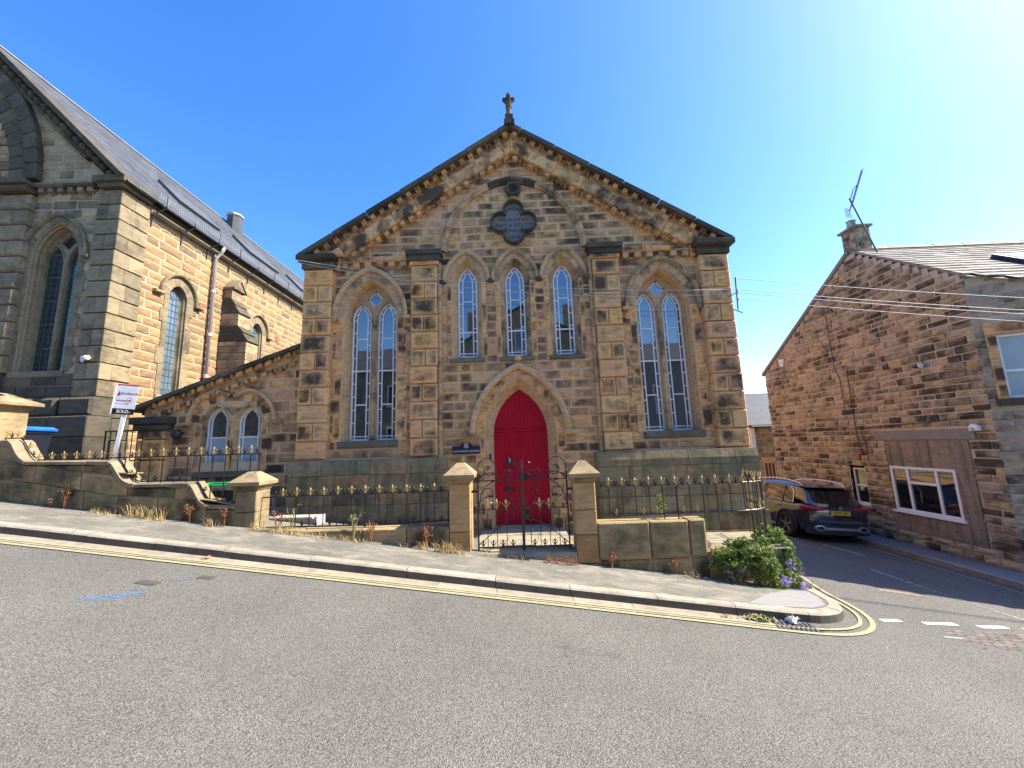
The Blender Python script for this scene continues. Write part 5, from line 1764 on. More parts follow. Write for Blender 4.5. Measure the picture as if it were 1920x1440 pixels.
# ------------------------------------------------------------------ the house on the right
HX = 10.2
house = thing('house', 'rough stone gable house with chimney and white windows across the side lane', 'house', (HX, 0, 0))
WG = Wall(0, 8.0, 0, R(-90))                 # gable face, looks towards the chapel; x runs towards the viewer
AP, AZ, ER, EL = 8.0 - 2.75, 7.30, 7.955, 0.55
def gable_top(x):
    return AZ - (AP - x) * 0.62 if x < AP else AZ - (x - AP) * 0.735
HS = Stones(house, 300, 'wall_stone')
WINB = (8 - 2.64, 8 - 1.0, -0.30, 0.87)      # big window in wall coordinates
WINS = (8 - 4.0, 8 - 3.47, -0.32, 0.74)
PATCH = (8 - 2.66, 8 - 0.62, -0.80, 1.56)
def hg_iv(za, zb):
    lo = max(EL, AP - (AZ - 0.12 - zb) / 0.62)
    hi = min(ER, AP + (AZ - 0.12 - zb) / 0.735)
    iv = [(lo, hi)] if hi > lo else []
    if zb > PATCH[2] and za < PATCH[3]:
        iv = sub(iv, PATCH[0] + 0.02 * math.sin(za * 9), PATCH[1] + 0.06 * math.sin(za * 7))
    if za < 1.82 and zb > 1.56:
        iv = sub(iv, 8 - 2.90, 8 - 0.45)
    if za < WINS[3] + 0.02 and zb > WINS[2] - 0.12:
        iv = sub(iv, WINS[0] - 0.03, WINS[1] + 0.02)
    return iv
for za, zb in courses(-1.5, 7.2, 0.168, 0.2):
    fill(HS, WG, [(za, zb)], hg_iv, 0.24, 0.55, ROUGHER, M['house'], M['house_j'], 0.0, 0.10, 0.02, 0.02, weight=1.0)
FD = Vector((0.88, -0.47, 0)).normalized()
WFH = Wall(0, 0.05, 0, math.atan2(FD.y, FD.x))
roof_plane = lambda x, y: AZ - (2.75 - y) * 0.735 if y < 2.75 else AZ - (y - 2.75) * 0.62
def hf_iv(za, zb):
    hi = 8.0
    xm = (roof_plane(0, 0.05) - 0.12 - zb) / (0.735 * -FD.y)
    iv = [(-0.01, min(hi, xm))] if xm > 0.1 else []
    for c0, c1, w0, w1 in ((0.30, 1.35, 2.42, 4.12), (3.6, 4.65, 1.6, 3.0)):
        if zb > w0 - 0.16 and za < w1:
            iv = sub(iv, c0 - 0.12, c1 + 0.12)
    return iv
for za, zb in courses(-1.6, 5.2, 0.23, 0.15):
    fill(HS, WFH, [(za, zb)], hf_iv, 0.3, 0.7, ROUGH, M['house'], M['house_j'], 0.0, 0.08, 0.014, 0.008, weight=0.3)
HS.finish()
hb = MB()
nn = 60
for k in range(nn):
    za, zb = -1.7 + 9.0 * k / nn, -1.7 + 9.0 * (k + 1) / nn
    lo, hi = max(EL - 0.0, AP - (AZ - 0.02 - zb) / 0.62), min(ER - 0.01, AP + (AZ - 0.02 - zb) / 0.735)
    iv = [(lo, hi)] if hi > lo else []
    if zb > WINB[2] and za < WINB[3]:
        iv = sub(iv, WINB[0], WINB[1])
    if zb > WINS[2] and za < WINS[3]:
        iv = sub(iv, WINS[0], WINS[1])
    for a, b in iv:
        hb.add([WG.P(a, za, -0.02), WG.P(b, za, -0.02), WG.P(b, zb, -0.02), WG.P(a, zb, -0.02)], [(0, 1, 2, 3)])
hb.build('wall', M['housemortar'], house)
hb = MB()
for k in range(nn):
    za, zb = -1.9 + 7.2 * k / nn, -1.9 + 7.2 * (k + 1) / nn
    xm = min(8.0, (roof_plane(0, 0.05) - 0.02 - zb) / (0.735 * -FD.y))
    iv = [(-0.015, xm)] if xm > 0 else []
    for c0, c1, w0, w1 in ((0.30, 1.35, 2.42, 3.83), (3.6, 4.65, 1.6, 2.8)):
        if zb > w0 and za < w1:
            iv = sub(iv, c0, c1)
    for a, b in iv:
        hb.add([WFH.P(a, za, -0.02), WFH.P(b, za, -0.02), WFH.P(b, zb, -0.02), WFH.P(a, zb, -0.02)], [(0, 1, 2, 3)])
hb.build('wall', M['housemortar'], house)
MB().add([(0.02, 8 - EL, -1.7), (9, 8 - EL, -1.7), (9, 8 - EL, 4.4), (0.02, 8 - EL, 4.4)], [(0, 1, 2, 3)]).build('wall', M['housemortar'], house)
MB().box(0.45, 0.5, 0.4, 7.3, -1.4, 4.3).build('inner_wall', M['blackplastic'], house)
# cement patch round the big window, lintel above it
pm = MB()
for a, b, c_, d in ((PATCH[0], WINB[0] - 0.0, PATCH[2], PATCH[3]), (WINB[1], PATCH[1], PATCH[2], PATCH[3]), (WINB[0], WINB[1], WINB[3], PATCH[3]), (WINB[0], WINB[1], PATCH[2], WINB[2])):
    pm.rect(WG, a, b, c_, d, -0.03, 0.006)
pm.build('cement_patch', M['render'], house)
MB().rect(WG, 8 - 2.93, 8 - 0.44, 1.565, 1.82, -0.05, 0.03, 0.012).build('lintel', M['asbestos'], house)
def upvc(W, x0, x1, z0, z1, out, parent, vs_, hs_, panes, sill=True, bar=0.065):
    fr = MB()
    fr.rect(W, x0, x0 + bar, z0, z1, out - 0.06, out, 0.008)
    fr.rect(W, x1 - bar, x1, z0, z1, out - 0.06, out, 0.008)
    fr.rect(W, x0 + bar, x1 - bar, z0, z0 + bar, out - 0.06, out, 0.008)
    fr.rect(W, x0 + bar, x1 - bar, z1 - bar, z1, out - 0.06, out, 0.008)
    for x in vs_:
        fr.rect(W, x - bar / 2, x + bar / 2, z0 + bar, z1 - bar, out - 0.06, out - 0.002, 0.008)
    for x_0, x_1, z in hs_:
        fr.rect(W, x_0 + bar / 2, x_1 - bar / 2, z - bar / 2, z + bar / 2, out - 0.06, out - 0.004, 0.008)
    win = link('window', None, parent)
    fr.build('frame', M['white'], win)
    for (a, b, c_, d, g) in panes:
        pane_mesh(W, [(a, c_), (b, c_), (b, d), (a, d)], out - 0.035, M[g], win)
    if sill:
        MB().rect(W, x0 - 0.06, x1 + 0.06, z0 - 0.055, z0 - 0.002, out - 0.06, out + 0.06, 0.012).build('sill', M['white'], win)
    return win
x0, x1, z0, z1 = WINB
va, vb = 8 - 2.17, 8 - 1.45
upvc(WG, x0 + 0.004, x1 - 0.004, z0, z1 - 0.004, 0.012, house, [va, vb], [(va, vb, 0.46)],
     [(x0, va, z0, z1, 'glass'), (va, vb, z0, 0.46, 'glass'), (va, vb, 0.46, z1, 'glass'), (vb, x1, z0, z1, 'glass')])
x0, x1, z0, z1 = WINS
upvc(WG, x0 + 0.01, x1 - 0.004, z0, z1 - 0.004, -0.10, house, [], [(x0, x1, 0.22)], [(x0, x1, z0, 0.22, 'glass'), (x0, x1, 0.22, z1, 'glass')], bar=0.05)
MB().rect(WG, x0 - 0.35, x1 + 0.15, -0.46, -0.385, -0.1, 0.05, 0.015).build('window_sill', M['house'], house)
for c0, c1, w0, w1, m_ in ((0.30, 1.35, 2.42, 3.83, 3.02), (3.6, 4.65, 1.6, 2.8, 2.2)):
    upvc(WFH, c0 + 0.004, c1 - 0.004, w0 + 0.004, w1 - 0.004, -0.06, house, [], [(c0, c1, m_)], [(c0, c1, w0, m_, 'net'), (c0, c1, m_, w1, 'net')], sill=False, bar=0.06)
    MB().rect(WFH, c0 - 0.16, c1 + 0.16, w1 + 0.003, w1 + 0.29, -0.1, 0.02, 0.012).build('lintel', M['ashlar'], house)
    MB().rect(WFH, c0 - 0.2, c1 + 0.2, w0 - 0.15, w0 - 0.003, -0.1, 0.09, 0.012).build('window_sill', M['dark'], house)
    for xa in (c0 - 0.16, c1 + 0.004):
        z = w0
        while z < w1 - 0.05:
            e = min(z + rnd.uniform(0.3, 0.5), w1)
            MB().rect(WFH, xa, xa + 0.156, z + 0.004, e - 0.004, -0.1, 0.015).build('jamb_stone', M['ashlar'], house)
            z = e
# roof in stone slates
rs = MB()
def roof_rows(ya, yb, n, xmin_f, xmax):
    for r in range(n):
        y0, y1 = ya + (yb - ya) * r / n, ya + (yb - ya) * (r + 1.15) / n
        if (y1 - yb) * (yb - ya) > 0:
            y1 = yb
        x = xmin_f(y0) - rnd.uniform(0, 0.2)
        first = True
        while x < xmax:
            e = x + rnd.uniform(0.22, 0.42)
            xs_ = max(x, xmin_f(y0))
            l = 0.035 + rnd.uniform(-0.006, 0.010)
            za, zb = roof_plane(0, y0), roof_plane(0, y1)
            if e > xs_ + 0.03:
                rs.add([(xs_, y0, za + l), (e - 0.01, y0, za + l + rnd.uniform(-0.006, 0.006)), (e - 0.01, y1, zb + 0.01), (xs_, y1, zb + 0.01), (xs_, y0, za + l - 0.03), (e - 0.01, y0, za + l - 0.03)],
                       [(0, 1, 2, 3), (4, 5, 1, 0)])
            x = e
k_ = FD.x / FD.y
roof_rows(-3.6, 2.75, 30, lambda y: -0.03 if y > -0.1 else (y + 0.10) * k_ - 0.03, 9.0)
rs.build('roof_slate', M['stoneslate'], house, kind='stuff')
MB().add([(-0.02, 2.75, AZ), (9, 2.75, AZ), (9, 7.5, roof_plane(0, 7.5)), (-0.02, 7.5, roof_plane(0, 7.5))], [(0, 1, 2, 3)]).build('roof', M['stoneslate'], house)
MB().add([(0.0, 2.75, AZ - 0.03), (9, 2.75, AZ - 0.03), (9, -3.6, roof_plane(0, -3.6) - 0.03), (6.6, -3.6, roof_plane(0, -3.6) - 0.03), (0, -0.05, roof_plane(0, -0.05) - 0.03)], [(0, 1, 2, 3, 4)]).build('roof', M['stoneslate'], house)
x = 0.3
while x < 8.9:
    MB().prism(Wall(x + 0.22, 2.75, 0, R(90)), [(-0.14, AZ - 0.04), (0, AZ + 0.10 + rnd.uniform(-0.01, 0.015)), (0.14, AZ - 0.04)], -0.22, 0.22).build('ridge_tile', M['stoneslate'], house)
    x += 0.445
vb_ = MB()
vb_.prism(WG, [(EL - 0.1, gable_top(EL - 0.1) - 0.10), (AP, AZ - 0.10), (AP, AZ + 0.02), (EL - 0.1, gable_top(EL - 0.1) + 0.02)], -0.1, 0.05)
vb_.prism(WG, [(AP, AZ - 0.05), (ER + 0.05, gable_top(ER + 0.05) - 0.05), (ER + 0.05, gable_top(ER + 0.05) + 0.0), (AP, AZ + 0.02)], -0.1, 0.012)
vb_.build('verge', M['asbestos'], house)
gz_b = roof_plane(0, -0.05)
sk = MB()
def hr(x, y, h):
    n_ = Vector((0, -0.735, 1)).normalized()
    return Vector((x, y, roof_plane(0, y))) + n_ * h
def hslab(x0, x1, y0, y1, h0, h1):
    P4 = [(x0, y0), (x1, y0), (x1, y1), (x0, y1)]
    return [tuple(hr(x, y, h0)) for x, y in P4] + [tuple(hr(x, y, h1)) for x, y in P4], [(3, 2, 1, 0), (4, 5, 6, 7), (0, 1, 5, 4), (1, 2, 6, 5), (2, 3, 7, 6), (3, 0, 4, 7)]
sk.add(*hslab(2.1, 3.0, 0.40, 1.15, 0.02, 0.13))
so = sk.build('skylight', M['blackplastic'], house)
MB().add(*hslab(2.18, 2.92, 0.48, 1.07, 0.13, 0.145)).build('pane', M['net'], so)
# chimney
ch = MB().box(0.10, 0.50, 2.52, 2.98, 6.4, 7.92).build('chimney', M['housemortar'], house)
z = 6.55
while z < 7.9:
    e = min(z + rnd.uniform(0.15, 0.2), 7.92)
    for W, l in ((Wall(0.09, 3.0, 0, R(-90)), 0.50), (Wall(0.08, 2.51, 0, 0), 0.44), (Wall(0.51, 2.5, 0, R(90)), 0.50)):
        m_ = l * rnd.uniform(0.35, 0.65)
        for a, b in ((0.0, m_ - 0.006), (m_ + 0.006, l)):
            link('chimney_stone', unit_mesh(ROUGH, rnd.randrange(8), M['house']), ch, W.P((a + b) / 2, (z + e) / 2, 0.005), (0, 0, W.ang), (b - a, 0.05, e - z - 0.012))
    z = e
MB().box(0.02, 0.58, 2.44, 3.06, 7.925, 7.985).build('chimney_cap', M['asbestos'], ch)
MB().box(0.06, 0.56, 2.46, 3.04, 7.12, 7.20).build('chimney_band', M['house'], ch)
fl = MB().add([(0.05, 2.46, 6.98), (0.54, 2.46, 6.98), (0.54, 2.30, 6.985), (0.05, 2.30, 6.985), (0.05, 2.47, 7.12), (0.54, 2.47, 7.12)], [(0, 3, 2, 1), (0, 1, 5, 4), (3, 0, 4), (3, 4, 5, 2)])
fl.build('flashing', M['leadflash'], ch)

# aerial beside the chimney
aer = thing('tv_aerial', 'tall tilted television aerial with long boom and square reflector beside the chimney', 'aerial', (HX + 0.46, 2.3, 6.9))
MB().tube([(0.0, -0.02, -0.1), (-0.56, 0.0, 1.83)], 0.022, 6).build('mast', M['lead'], aer)
MB().tube([(-0.62, 0, 1.42), (-0.14, -0.1, 2.68)], 0.014, 5).build('boom', M['lead'], aer)
MB().tube([(-0.53, 0, 1.80), (-0.42, -0.02, 2.1), (-0.30, -0.05, 2.24)], 0.012, 5).build('stay', M['lead'], aer)
for k in range(16):
    t = 0.14 + 0.85 * k / 15
    x, y, z = -0.62 + 0.48 * t, -0.1 * t, 1.42 + 1.26 * t
    MB().tube([(x - 0.02, y - 0.10, z), (x + 0.07, y + 0.10, z - 0.035)], 0.005, 4).build('element', M['lead'], aer)
rfm = MB()
for k in range(5):
    t = k / 4
    rfm.tube([(-0.80, -0.06 + 0.0, 1.20 + 0.27 * t), (-0.54, 0.06, 1.24 + 0.27 * t)], 0.008, 4)
    rfm.tube([(-0.80 + 0.26 * t, -0.06 + 0.12 * t, 1.20 + 0.04 * t), (-0.80 + 0.26 * t, -0.06 + 0.12 * t, 1.47 + 0.04 * t)], 0.008, 4)
rfm.build('reflector', M['leadflash'], aer)
MB().tube([(-0.56, 0, 1.22), (-0.50, 0.12, 0.7), (-0.47, 0.16, 0.42)], 0.006, 4).build('cable', M['lead'], aer)
capv = thing('chimney_vent', 'small square metal vent lying tilted on the chimney top', 'vent', (HX + 0.12, 2.62, 7.99))
cvm = MB().box(-0.10, 0.10, -0.08, 0.08, 0.0, 0.03)
cvm.build('base', M['leadflash'], capv)
for k in range(4):
    a = k * 0.05
    MB().box(-0.09 + a, -0.075 + a, -0.07, 0.07, 0.03, 0.17).build('slat', M['leadflash'], capv)
MB().box(-0.11, 0.10, -0.09, 0.09, 0.172, 0.19).build('cover', M['leadflash'], capv)

# small fittings on the gable
bell = thing('alarm_box', 'white three-sided alarm box near the left end of the stone gable', 'alarm box', (HX - 0.01, 6.27, 4.53), R(-90))
MB().prism(W0, [(-0.14, 0.13), (0.14, 0.13), (0.06, -0.15), (-0.06, -0.15)], 0, 0.08, 0.02).build('case', M['white'], bell)
MB().rect(W0, -0.035, 0.035, -0.03, 0.05, 0.08, 0.088).build('badge', M['leadflash'], bell)
vent = thing('wall_vent', 'small square dark vent in the middle of the stone gable', 'vent', (HX - 0.015, 2.21, 3.56), R(-90))
MB().plate(W0, [(-0.07, -0.07), (0.07, -0.07), (0.07, 0.07), (-0.07, 0.07)], [[(-0.055, -0.055), (0.055, -0.055), (0.055, 0.055), (-0.055, 0.055)]], 0, 0.03).build('frame', M['iron'], vent)
for k in range(4):
    MB().rect(W0, -0.055, 0.055, -0.05 + k * 0.026, -0.036 + k * 0.026, 0, 0.02).build('slat', M['iron'], vent)
spot = thing('spotlight', 'black bullet spotlight with white rim high on the stone gable', 'spotlight', (HX - 0.02, 1.21, 3.41), R(-90))
MB().tube([(0, 0, 0.18), (0, -0.03, 0.08), (0.0, -0.09, 0.03)], 0.012, 6).build('arm', M['iron'], spot)
MB().lathe([(0.0, -0.17), (0.035, -0.16), (0.05, -0.08), (0.065, 0.02), (0.0, 0.03)], 0.0, -0.12, 0.0, 12, 'x').build('lamp_head', M['iron'], spot, True)
MB().lathe([(0.068, 0.02), (0.068, 0.045), (0.03, 0.05)], 0.0, -0.12, 0.0, 12, 'x').build('rim', M['white'], spot)
redb = thing('alarm_sounder', 'round red alarm sounder on the gable above the small window', 'alarm', (HX - 0.02, 3.39, 1.20), R(-90))
MB().lathe([(0.06, 0.0), (0.065, -0.05), (0.05, -0.09), (0.0, -0.10)], 0, 0, 0, 14, 'y').build('dome', plain('red_plastic', (0.55, 0.05, 0.03), rough=0.35), redb, True)
MB().lathe([(0.075, 0.01), (0.075, -0.015), (0.06, -0.02)], 0, 0, 0, 14, 'y').build('base', plain('red_plastic_base', (0.35, 0.04, 0.03), rough=0.5), redb)
sens = thing('sensor_light', 'white sensor box at the right end of the grey lintel', 'sensor', (HX - 0.03, 0.37, 1.83), R(-90))
MB().prism(W0, [(-0.09, -0.07), (0.09, -0.07), (0.10, 0.03), (0.0, 0.09), (-0.08, 0.05)], 0, 0.09, 0.015).build('case', M['white'], sens)
MB().lathe([(0.03, 0.0), (0.03, -0.03), (0.0, -0.04)], 0.0, -0.09, -0.02, 10, 'y').build('lens', M['leadflash'], sens)

# far cottage at the end of the lane
cot = thing('cottage', 'low stone cottage with grey slate roof seen between chapel and gable house', 'cottage', (10.2, 9.0, 0))
WC = Wall(0, 0, 0, 0)
TS = Stones(cot, 60, 'wall_stone')
fill(TS, WC, courses(-1.6, 2.2, 0.3), lambda a, b: sub([(0.05, 3.6)], 0.45, 0.95) if a < 0.7 else [(0.05, 3.6)], 0.35, 0.65, ROUGH, M['churchf'], M['churchf_j'], 0.0, 0.08, 0.02)
TS.finish()
MB().box(0.05, 3.6, 0.02, 6, -1.8, 2.25).build('wall', M['mortar'], cot)
MB().add([(-0.1, -0.15, 2.27), (3.8, -0.15, 2.27), (3.8, 3.0, 4.0), (-0.1, 3.0, 4.0), (-0.1, -0.15, 2.20), (3.8, -0.15, 2.20), (-0.1, 6.2, 2.2), (3.8, 6.2, 2.2)],
         [(0, 1, 2, 3), (0, 4, 5, 1), (3, 2, 7, 6), (0, 3, 6, 4)]).build('roof', M['slate'], cot)
MB().tube([(0.0, -0.17, 2.2), (3.7, -0.17, 2.2)], 0.05, 6).build('gutter', M['iron'], cot)
MB().rect(WC, 0.02, 0.20, 1.2, 2.15, 0.0, 0.06, 0.01).build('downpipe', M['white'], cot)
cd_ = MB().rect(WC, 0.46, 0.94, -1.2, 0.68, -0.1, -0.03)
cdo = cd_.build('door', plain('brown_door', (0.13, 0.05, 0.035)), cot)
for k in range(3):
    MB().rect(WC, 0.50 + k * 0.15, 0.62 + k * 0.15, -1.1, 0.6, -0.03, -0.015, 0.006).build('panel', plain('brown_door', (0.13, 0.05, 0.035)), cdo)
MB().rect(WC, 0.36, 1.04, 0.70, 0.86, 0.0, 0.03).build('lintel', M['ashlar'], cot)

# ------------------------------------------------------------------ garden walls and piers
YF, YB = -1.72, -1.42
WY = Wall(0, YF, 0, 0)
def foot(x):
    return flat(x) + 0.118
gw = thing('garden_wall', 'stepped dark stone garden wall with pale swept coping, left of the low pier', 'garden wall', (-7.2, YF, 0.9))
WGW = Wall(7.2, 0, -0.9, 0)                       # world x, z onto this thing's local frame
# profile of the coping's top edge, world coordinates
def scurve(x0, z0, x1, z1, n=8):
    return [(x0 + (x1 - x0) * t, z0 + (z1 - z0) * (0.5 - 0.5 * math.cos(math.pi * (t ** 0.8)))) for t in [i / n for i in range(n + 1)]]
TOP = [(-11.2, 2.19), (-9.10, 2.17)] + [(-9.03, 2.12), (-8.97, 2.03), (-8.90, 1.93), (-8.82, 1.84), (-8.74, 1.785)] + [(-7.22, 1.745)] + \
      [(-7.15, 1.68), (-7.08, 1.58), (-7.0, 1.47), (-6.9, 1.38), (-6.79, 1.335)] + [(-5.77, 1.325)] + [(-5.70, 1.25), (-5.62, 1.12), (-5.54, 1.01), (-5.45, 0.945)] + [(-4.93, 0.925)]
TL = path_len(TOP)
def top_z(x):
    for (a, za), (b, zb) in zip(TOP[:-1], TOP[1:]):
        if x <= b:
            return za + (zb - za) * (x - a) / (b - a)
    return TOP[-1][1]
def under(x):
    return top_z(x) - 0.075
xs_c = [-11.2, -10.2, -9.42, -8.72, -8.2, -7.62, -7.2, -6.72, -6.2, -5.74, -5.42, -4.93]
# two to four courses of big blocks; the course lines step with the street
def course_line(x, k):
    return foot(x) + (-0.12, 0.33, 0.66, 1.1)[k] + 0.035 * math.sin(x * 2.1 + k)
for k in range(3):
    x = -11.2 + (0, 0.3, 0.15)[k]
    while x < -4.95:
        e = min(x + rnd.uniform(0.55, 0.95), -4.93)
        if -4.93 - e < 0.3:
            e = -4.93
        n = 5
        xs_ = [x + 0.006 + (e - x - 0.012) * i / n for i in range(n + 1)]
        lo = [(q, course_line(q, k) + 0.006) for q in xs_]
        hi = [(q, min(course_line(q, k + 1) - 0.006 if k < 2 else 9, under(q) - 0.004)) for q in xs_]
        if max(h[1] - l_[1] for h, l_ in zip(hi, lo)) > 0.05:
            hi = [(h[0], max(h[1], l_[1] + 0.012)) for h, l_ in zip(hi, lo)]
            MB().prism(WGW, lo + hi[::-1], -0.29, rnd.uniform(-0.008, 0.012), 0.012).build('wall_block', M['garden'], gw)
        x = e
co = None
segs = [(a, b) for a, b in zip(xs_c[:-1], xs_c[1:])]
for a, b in segs:
    pts = [(a + 0.003, top_z(a + 0.003))] + [p_ for p_ in TOP if a + 0.01 < p_[0] < b - 0.01] + [(b - 0.003, top_z(b - 0.003))]
    low = [(x, z - 0.062 - 0.6 * min(0.06, abs(z - top_z(x + 0.05)))) for x, z in pts]
    MB().prism(WGW, low + pts[::-1], -0.33, 0.03, 0.012).build('coping_stone', M['coping'], gw)
MB().prism(WGW, [(-11.2, 0.9), (-4.94, 0.2)] + [(x, z - 0.09) for x, z in reversed(TOP[:-1])], -0.27, -0.03).build('wall_core', M['mortar'], gw)

def pier(label, x0, x1, zb, zs, zc, group, wide=0.085, dmat='pier', depth=0.36, split=None, name='gate_pier'):
    cx = (x0 + x1) / 2
    t = thing(name, label, 'pier', (cx, YF, zb), 0, group)
    w = (x1 - x0) / 2
    cuts = [0.0] + (split or [0.28]) + [zs - zb]
    for a, b in zip(cuts[:-1], cuts[1:]):
        MB().prism(Wall(0, 0, 0, 0), [(-w, a + 0.004), (w, a + 0.004), (w, b - 0.004), (-w, b - 0.004)], -depth, rnd.uniform(-0.004, 0.004), 0.014).build('pier_block', M[dmat], t)
    c0, c1 = zs - zb, zc - zb
    m = MB()
    y0, y1 = 0.0, depth
    def ring(e, z):
        return [(-w - e, y0 - e, z), (w + e, y0 - e, z), (w + e, y1 + e, z), (-w - e, y1 + e, z)]
    rs_ = [ring(0.01, c0), ring(0.035, c0 + 0.05), ring(0.05, c0 + 0.085)]
    for a, b in zip(rs_[:-1], rs_[1:]):
        m.add(a + b, [(0, 1, 5, 4), (1, 2, 6, 5), (2, 3, 7, 6), (3, 0, 4, 7)])
    m.build('neck_moulding', M['garden'], t)
    m = MB()
    rs_ = [ring(0.05, c0 + 0.083), ring(wide, c0 + 0.09), ring(wide, c0 + 0.145), ring(-w * 0.62, c1)]
    for a, b in zip(rs_[:-1], rs_[1:]):
        m.add(a + b, [(0, 1, 5, 4), (1, 2, 6, 5), (2, 3, 7, 6), (3, 0, 4, 7)])
    m.add(rs_[-1], [(0, 1, 2, 3)])
    m.build('cap_stone', M['pier'], t)
    return t
PG = 'stone piers along the footway'
pier('low stone pier with pyramid cap at the foot of the stepped garden wall', -4.95, -4.57, 0.42, 1.16, 1.475, PG, split=[0.38])
pier('rust-stained stone gate pier on the left of the iron gates, below the name plate', -1.25, -0.89, -0.05, 1.17, 1.505, PG, split=[0.42], dmat='pierrust')
pier('patched stone gate pier on the right of the iron gates', 0.87, 1.235, -0.35, 1.13, 1.475, PG, split=[0.16, 0.62, 1.02], dmat='pierrust')
pier('tall pale church gate pier cut by the left edge of the picture', -10.35, -9.36, 1.0, 2.72, 3.06, PG, wide=0.13, depth=0.42)

lw = thing('low_wall', 'low mossy stone kerb wall under the railing left of the gates', 'low wall', (-2.9, YF, 0.3))
WL = Wall(2.9, 0, -0.3, 0)
for a, b, zt in ((-4.56, -3.75, 0.49), (-3.75, -2.72, 0.47), (-2.72, -1.98, 0.465), (-1.98, -1.255, 0.46)):
    zl = min(foot(a), foot(b)) - 0.15
    MB().rect(WL, a + 0.004, b - 0.004, zl, zt + rnd.uniform(-0.004, 0.004), -0.26, 0.02 + rnd.uniform(-0.01, 0.01), 0.02).build('wall_block', M['garden' if a > -2.8 else 'pier'], lw)

rw = thing('low_wall', 'low wall of big lichened blocks right of the gates, curving round the corner', 'low wall', (2.4, YF, -0.2))
WR = Wall(-2.4, 0, 0.2, 0)
for a, b, za, zb in ((1.245, 2.095, -0.14, 0.455), (2.105, 2.745, -0.13, 0.455), (2.76, 3.03, -0.12, 0.465), (1.27, 1.62, -0.5, -0.15), (1.63, 2.09, -0.55, -0.15), (2.10, 2.74, -0.65, -0.145), (2.76, 3.42, -0.75, -0.14)):
    MB().rect(WR, a + 0.003, b - 0.003, za, zb, -0.30, rnd.uniform(-0.006, 0.012) - (0.03 if zb < 0 else 0), 0.022).build('wall_block', M['garden'], rw)
MB().rect(WR, 1.24, 3.05, -0.6, 0.40, -0.27, -0.06).build('wall_core', M['mortar'], rw)
CP = [(3.03, -1.70), (3.6, -1.70), (3.95, -1.66), (4.22, -1.52), (4.38, -1.30), (4.46, -1.0), (4.52, -0.5), (4.60, 0.1)]
CL = path_len(CP)
s_ = 0.0
while s_ < CL[-1] - 0.05:
    e = min(s_ + rnd.uniform(0.34, 0.5), CL[-1])
    for bot, top in ((-0.75, -0.36), (-0.35, -0.055)):
        mb = MB()
        n = 3
        secs = []
        for i in range(n + 1):
            (x, y), (dx_, dy_) = path_at(CP, CL, s_ + 0.004 + (e - s_ - 0.008) * i / n)
            a = (x - 2.4, y - YF)
            b = (x - dy_ * 0.28 - 2.4, y + dx_ * 0.28 - YF)
            secs.append([(a[0], a[1], bot + 0.2), (a[0], a[1], top + 0.2), (b[0], b[1], top + 0.2), (b[0], b[1], bot + 0.2)])
        fs_ = [(3, 2, 1, 0), tuple(n * 4 + i for i in range(4))]
        for k in range(n):
            fs_ += [(k * 4 + i, k * 4 + (i + 1) % 4, (k + 1) * 4 + (i + 1) % 4, (k + 1) * 4 + i) for i in range(4)]
        mb.add([p_ for q in secs for p_ in q], fs_).build('wall_block', M['garden' if top < -0.2 else 'pier'], rw)
    s_ = e
step = thing('gate_step', 'worn stone step under the iron gates', 'step', (0, -1.58, 0))
MB().box(-0.885, -0.02, -0.14, 0.16, -0.45, 0.012).build('step_stone', M['flag'], step)
MB().box(-0.015, 0.865, -0.14, 0.16, -0.55, 0.006).build('step_stone', M['flag'], step)

# ------------------------------------------------------------------ ironwork
def fleur_mb(h=0.15, w=0.055):
    m = MB()
    d = 0.011
    m.add([(0, 0, h * 0.28), (w * 0.42, 0, h * 0.68), (0, 0, h), (-w * 0.42, 0, h * 0.68), (0, d * 1.3, h * 0.66), (0, -d * 1.3, h * 0.66)],
          [(0, 1, 5), (1, 2, 5), (2, 3, 5), (3, 0, 5), (1, 0, 4), (2, 1, 4), (3, 2, 4), (0, 3, 4)])
    for sg in (-1, 1):
        m.tube([(0, 0, 0.01), (sg * w * 0.25, 0, h * 0.25), (sg * w * 0.75, 0, h * 0.45), (sg * w * 1.05, 0, h * 0.60)], 0.010, 5, 0.004)
        m.tube([(sg * w * 0.9, 0, h * 0.62), (sg * w * 1.12, 0, h * 0.56)], 0.006, 4, 0.003)
    m.tube([(0, 0, -0.02), (0, 0, h * 0.4)], 0.009, 5)
    m.box(-0.016, 0.016, -0.013, 0.013, h * 0.14, h * 0.24)
    return m
FLEUR_G = fleur_mb().mesh('finial', M['gold'])
FLEUR_B = fleur_mb(0.105, 0.042).mesh('fleur', M['iron'])
BAR_R = 0.0085
def bar(parent, x, y, z0, z1, r=BAR_R):
    return MB().tube([(x, y, z0), (x, y, z1)], r, 6).build('bar', M['iron'], parent)
def fl(parent, mesh, x, y, z, rz=0.0, s=1.0, tilt=0.0):
    return link('finial' if mesh is FLEUR_G else 'fleur', mesh, parent, (x, y, z), (rnd.uniform(-0.06, 0.06), tilt + rnd.uniform(-0.06, 0.06), rz), (s, s, s * rnd.uniform(0.95, 1.05)))
def rail(parent, pts, w=0.012, h=0.012):
    m = MB()
    m.tube(pts, w, 4)
    return m.build('rail', M['iron'], parent)

YR = -1.57
